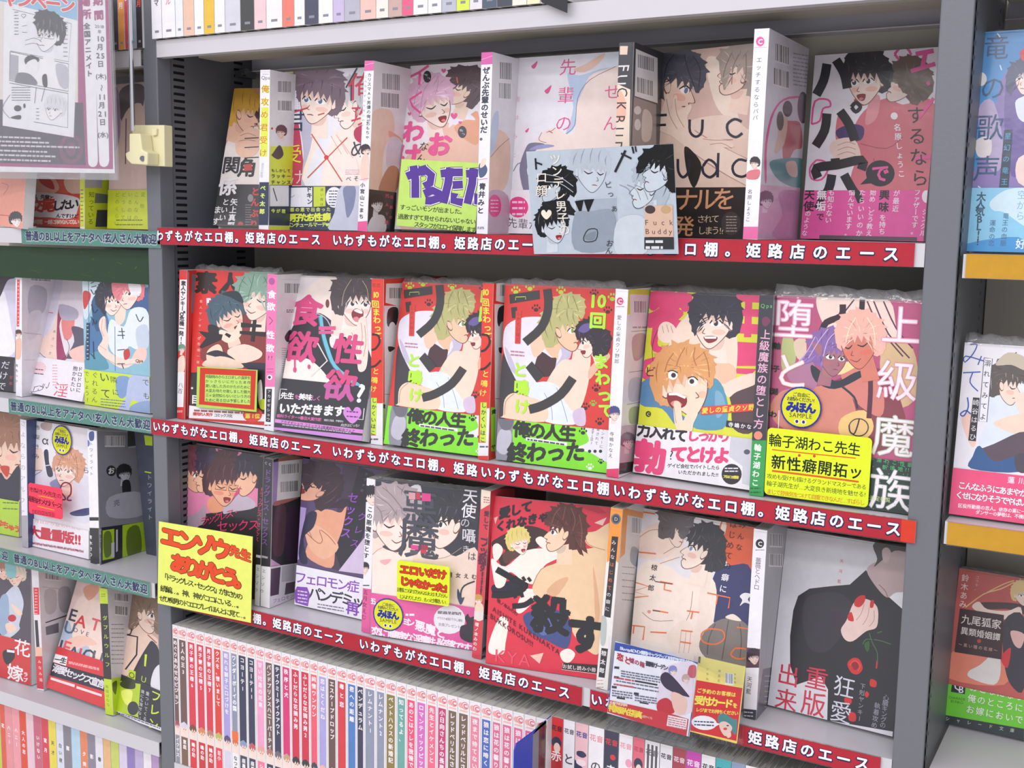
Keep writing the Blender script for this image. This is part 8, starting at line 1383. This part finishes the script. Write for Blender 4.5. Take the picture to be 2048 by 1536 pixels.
tcl = {0: '#6a6870', 1: '#e88aa0', 2: '#5aa0d8', 6: '#4a4850', 8: '#e8e8ec', 10: '#ee5a9a', 13: '#e8e8f0', 5: '#4a4a30', 14: '#5a5866'}
tn = ['white', 'white pink-lettered', 'bluish white', 'peach pictured', 'white', 'yellow', 'white', 'pale lilac-grey', 'black with green foot', 'blush', 'white with big pink letters', 'coral', 'white', 'charcoal', 'white', 'lilac-topped', 'grey', 'peach', 'cream', 'skin-toned pictured', 'hot pink', 'white', 'white', 'blue-grey', 'lime yellow', 'pale mauve', 'dark slate', 'near-black', 'cream', 'pale yellow', 'white', 'pale grey', 'white']
for i, (px, py) in enumerate(tops[:-1]):
    r = row_book(px, tops[i+1][0] - .3, py, Y=-.006, zb=Z_TOP + .0006, col=tcs[i], label=f'{tn[i]} spine foot on the top shelf, {ordn[i]} from the grey upright', group='spine-out comics on the top shelf', title=tt[i], tcol=tcl.get(i, '#8a8896'), top=False, tsz=.0085 if i != 10 else .013, foot='#52c03c' if 0 else None)
o = empty('shelf_tag', (0, 0, 0), 'black card tag sticking out from the top shelf edge', 'tag')
p1 = [on_y(1082, -20, -.008), on_y(1082, 1, -.008)]; xt = float(p1[1][0]); ztg = float(p1[1][2])
MB().hexa([(xt, -.008, ztg), (xt+.0008, -.008, ztg), (xt+.0008, -.0095, ztg), (xt, -.0095, ztg), (xt, -.008, ztg+.05), (xt+.0008, -.008, ztg+.05), (xt+.0008, -.0095, ztg+.05), (xt, -.0095, ztg+.05)]).build('tag_edge', BLACKP, o)
q1, q2, q3 = on_y(1082, 4, -.010), on_y(1134, 26, -.010), on_y(1134, -20, -.010)
MB().prism([(float(q1[0]), float(q1[2])), (float(q2[0]), float(q2[2])), (float(q3[0]), float(q3[2]) + .03), (float(q1[0]), float(q1[2]) + .05)], -.010, -.0092).build('tag_card', BLACKP, o)

# far-left top shelf and lower-left row
lt = [(205, '#2e2a34', 0), (226, '#3a3440', 1), (238, '#f0a048', 2), (251, '#d8485a', 3), (263, '#8e9aa8', 4), (274, '#24222a', 5)]
for i, (px, col, _) in enumerate(lt):
    row_book(px, px + 12, 95, Y=-.003, zb=.2116, col=col, label=('charcoal', 'dark violet', 'orange', 'rose red', 'steel grey', 'black')[i] + ' spine standing beside the poster on the far left top shelf', group='spine-out comics on the far left top shelf', title=('夢', '猫', '三日月', '恋文', '雨', '黒い月')[i], tcol='#f2e8e4' if i != 5 else '#e85040', top=False, tsz=.008)
lr = [(-90, 1118, '#c8c0c8', ''), (-58, 1122, '#d84a3c', '空'), (-26, 1128, '#c8d040', '緑'), (0, 1135, '#e0553c', '花'), (35, 1142, '#e89098', 'ハニー'), (85, 1150, '#ee9aa4', 'ハニー'), (140, 1165, '#e0442c', '大人の恋'), (188, 1180, '#e8c4d0', ''), (242, 1210, '#c8607c', 'いけない'), (298, 1232, '#d83a50', '蜜月'), (350, 1250, '#e8d848', '天才'), (405, 1270, '#d8dcec', '白い夜'), (458, 1290, '#84808c', '霧'), (515, 1310, '#b4d4ea', ''), (580, 1335, '#e8855c', '夕焼'), (632, 1355, '#8a8498', '影'), (688, 1375, '#e4e2ec', '春'), (745, 1395, '#e8b880', ''), (800, 1412, '#c8d468', ''), (860, 1432, '#d8d0e8', ''), (918, 1452, '#8c7ac0', ''), (975, 1475, '#c0b0d8', ''), (1035, 1495, '#eee8f0', ''), (1095, 1512, '#b898c8', '')]
ln = ['pale', 'vermilion', 'olive-green', 'orange-red', 'pink lettered', 'second pink lettered', 'bright red', 'blush pictured', 'plum pink', 'cherry red', 'yellow', 'icy white', 'mid grey', 'sky blue', 'apricot', 'mauve-grey', 'white', 'sand', 'light green', 'lavender-white', 'violet', 'lilac', 'off-white', 'orchid']
for i, (cx_, cy_, col, ti) in enumerate(lr):
    px = cx_ / 3.606; py = cy_ / 3.606 + 1110; nx = (lr[i+1][0] if i + 1 < len(lr) else 1150) / 3.606
    row_book(px, nx - .4, py, Y=.012, zb=-.870, col=col, label=f'{ln[i]} spine in the row at the lower left corner', group='spine-out comics in the lower left corner row', title=ti, tcol='#f8f0f2' if i not in (10, 11, 16) else '#4a4654', h=.184, foot='#f0eef2' if i % 3 == 0 else None)
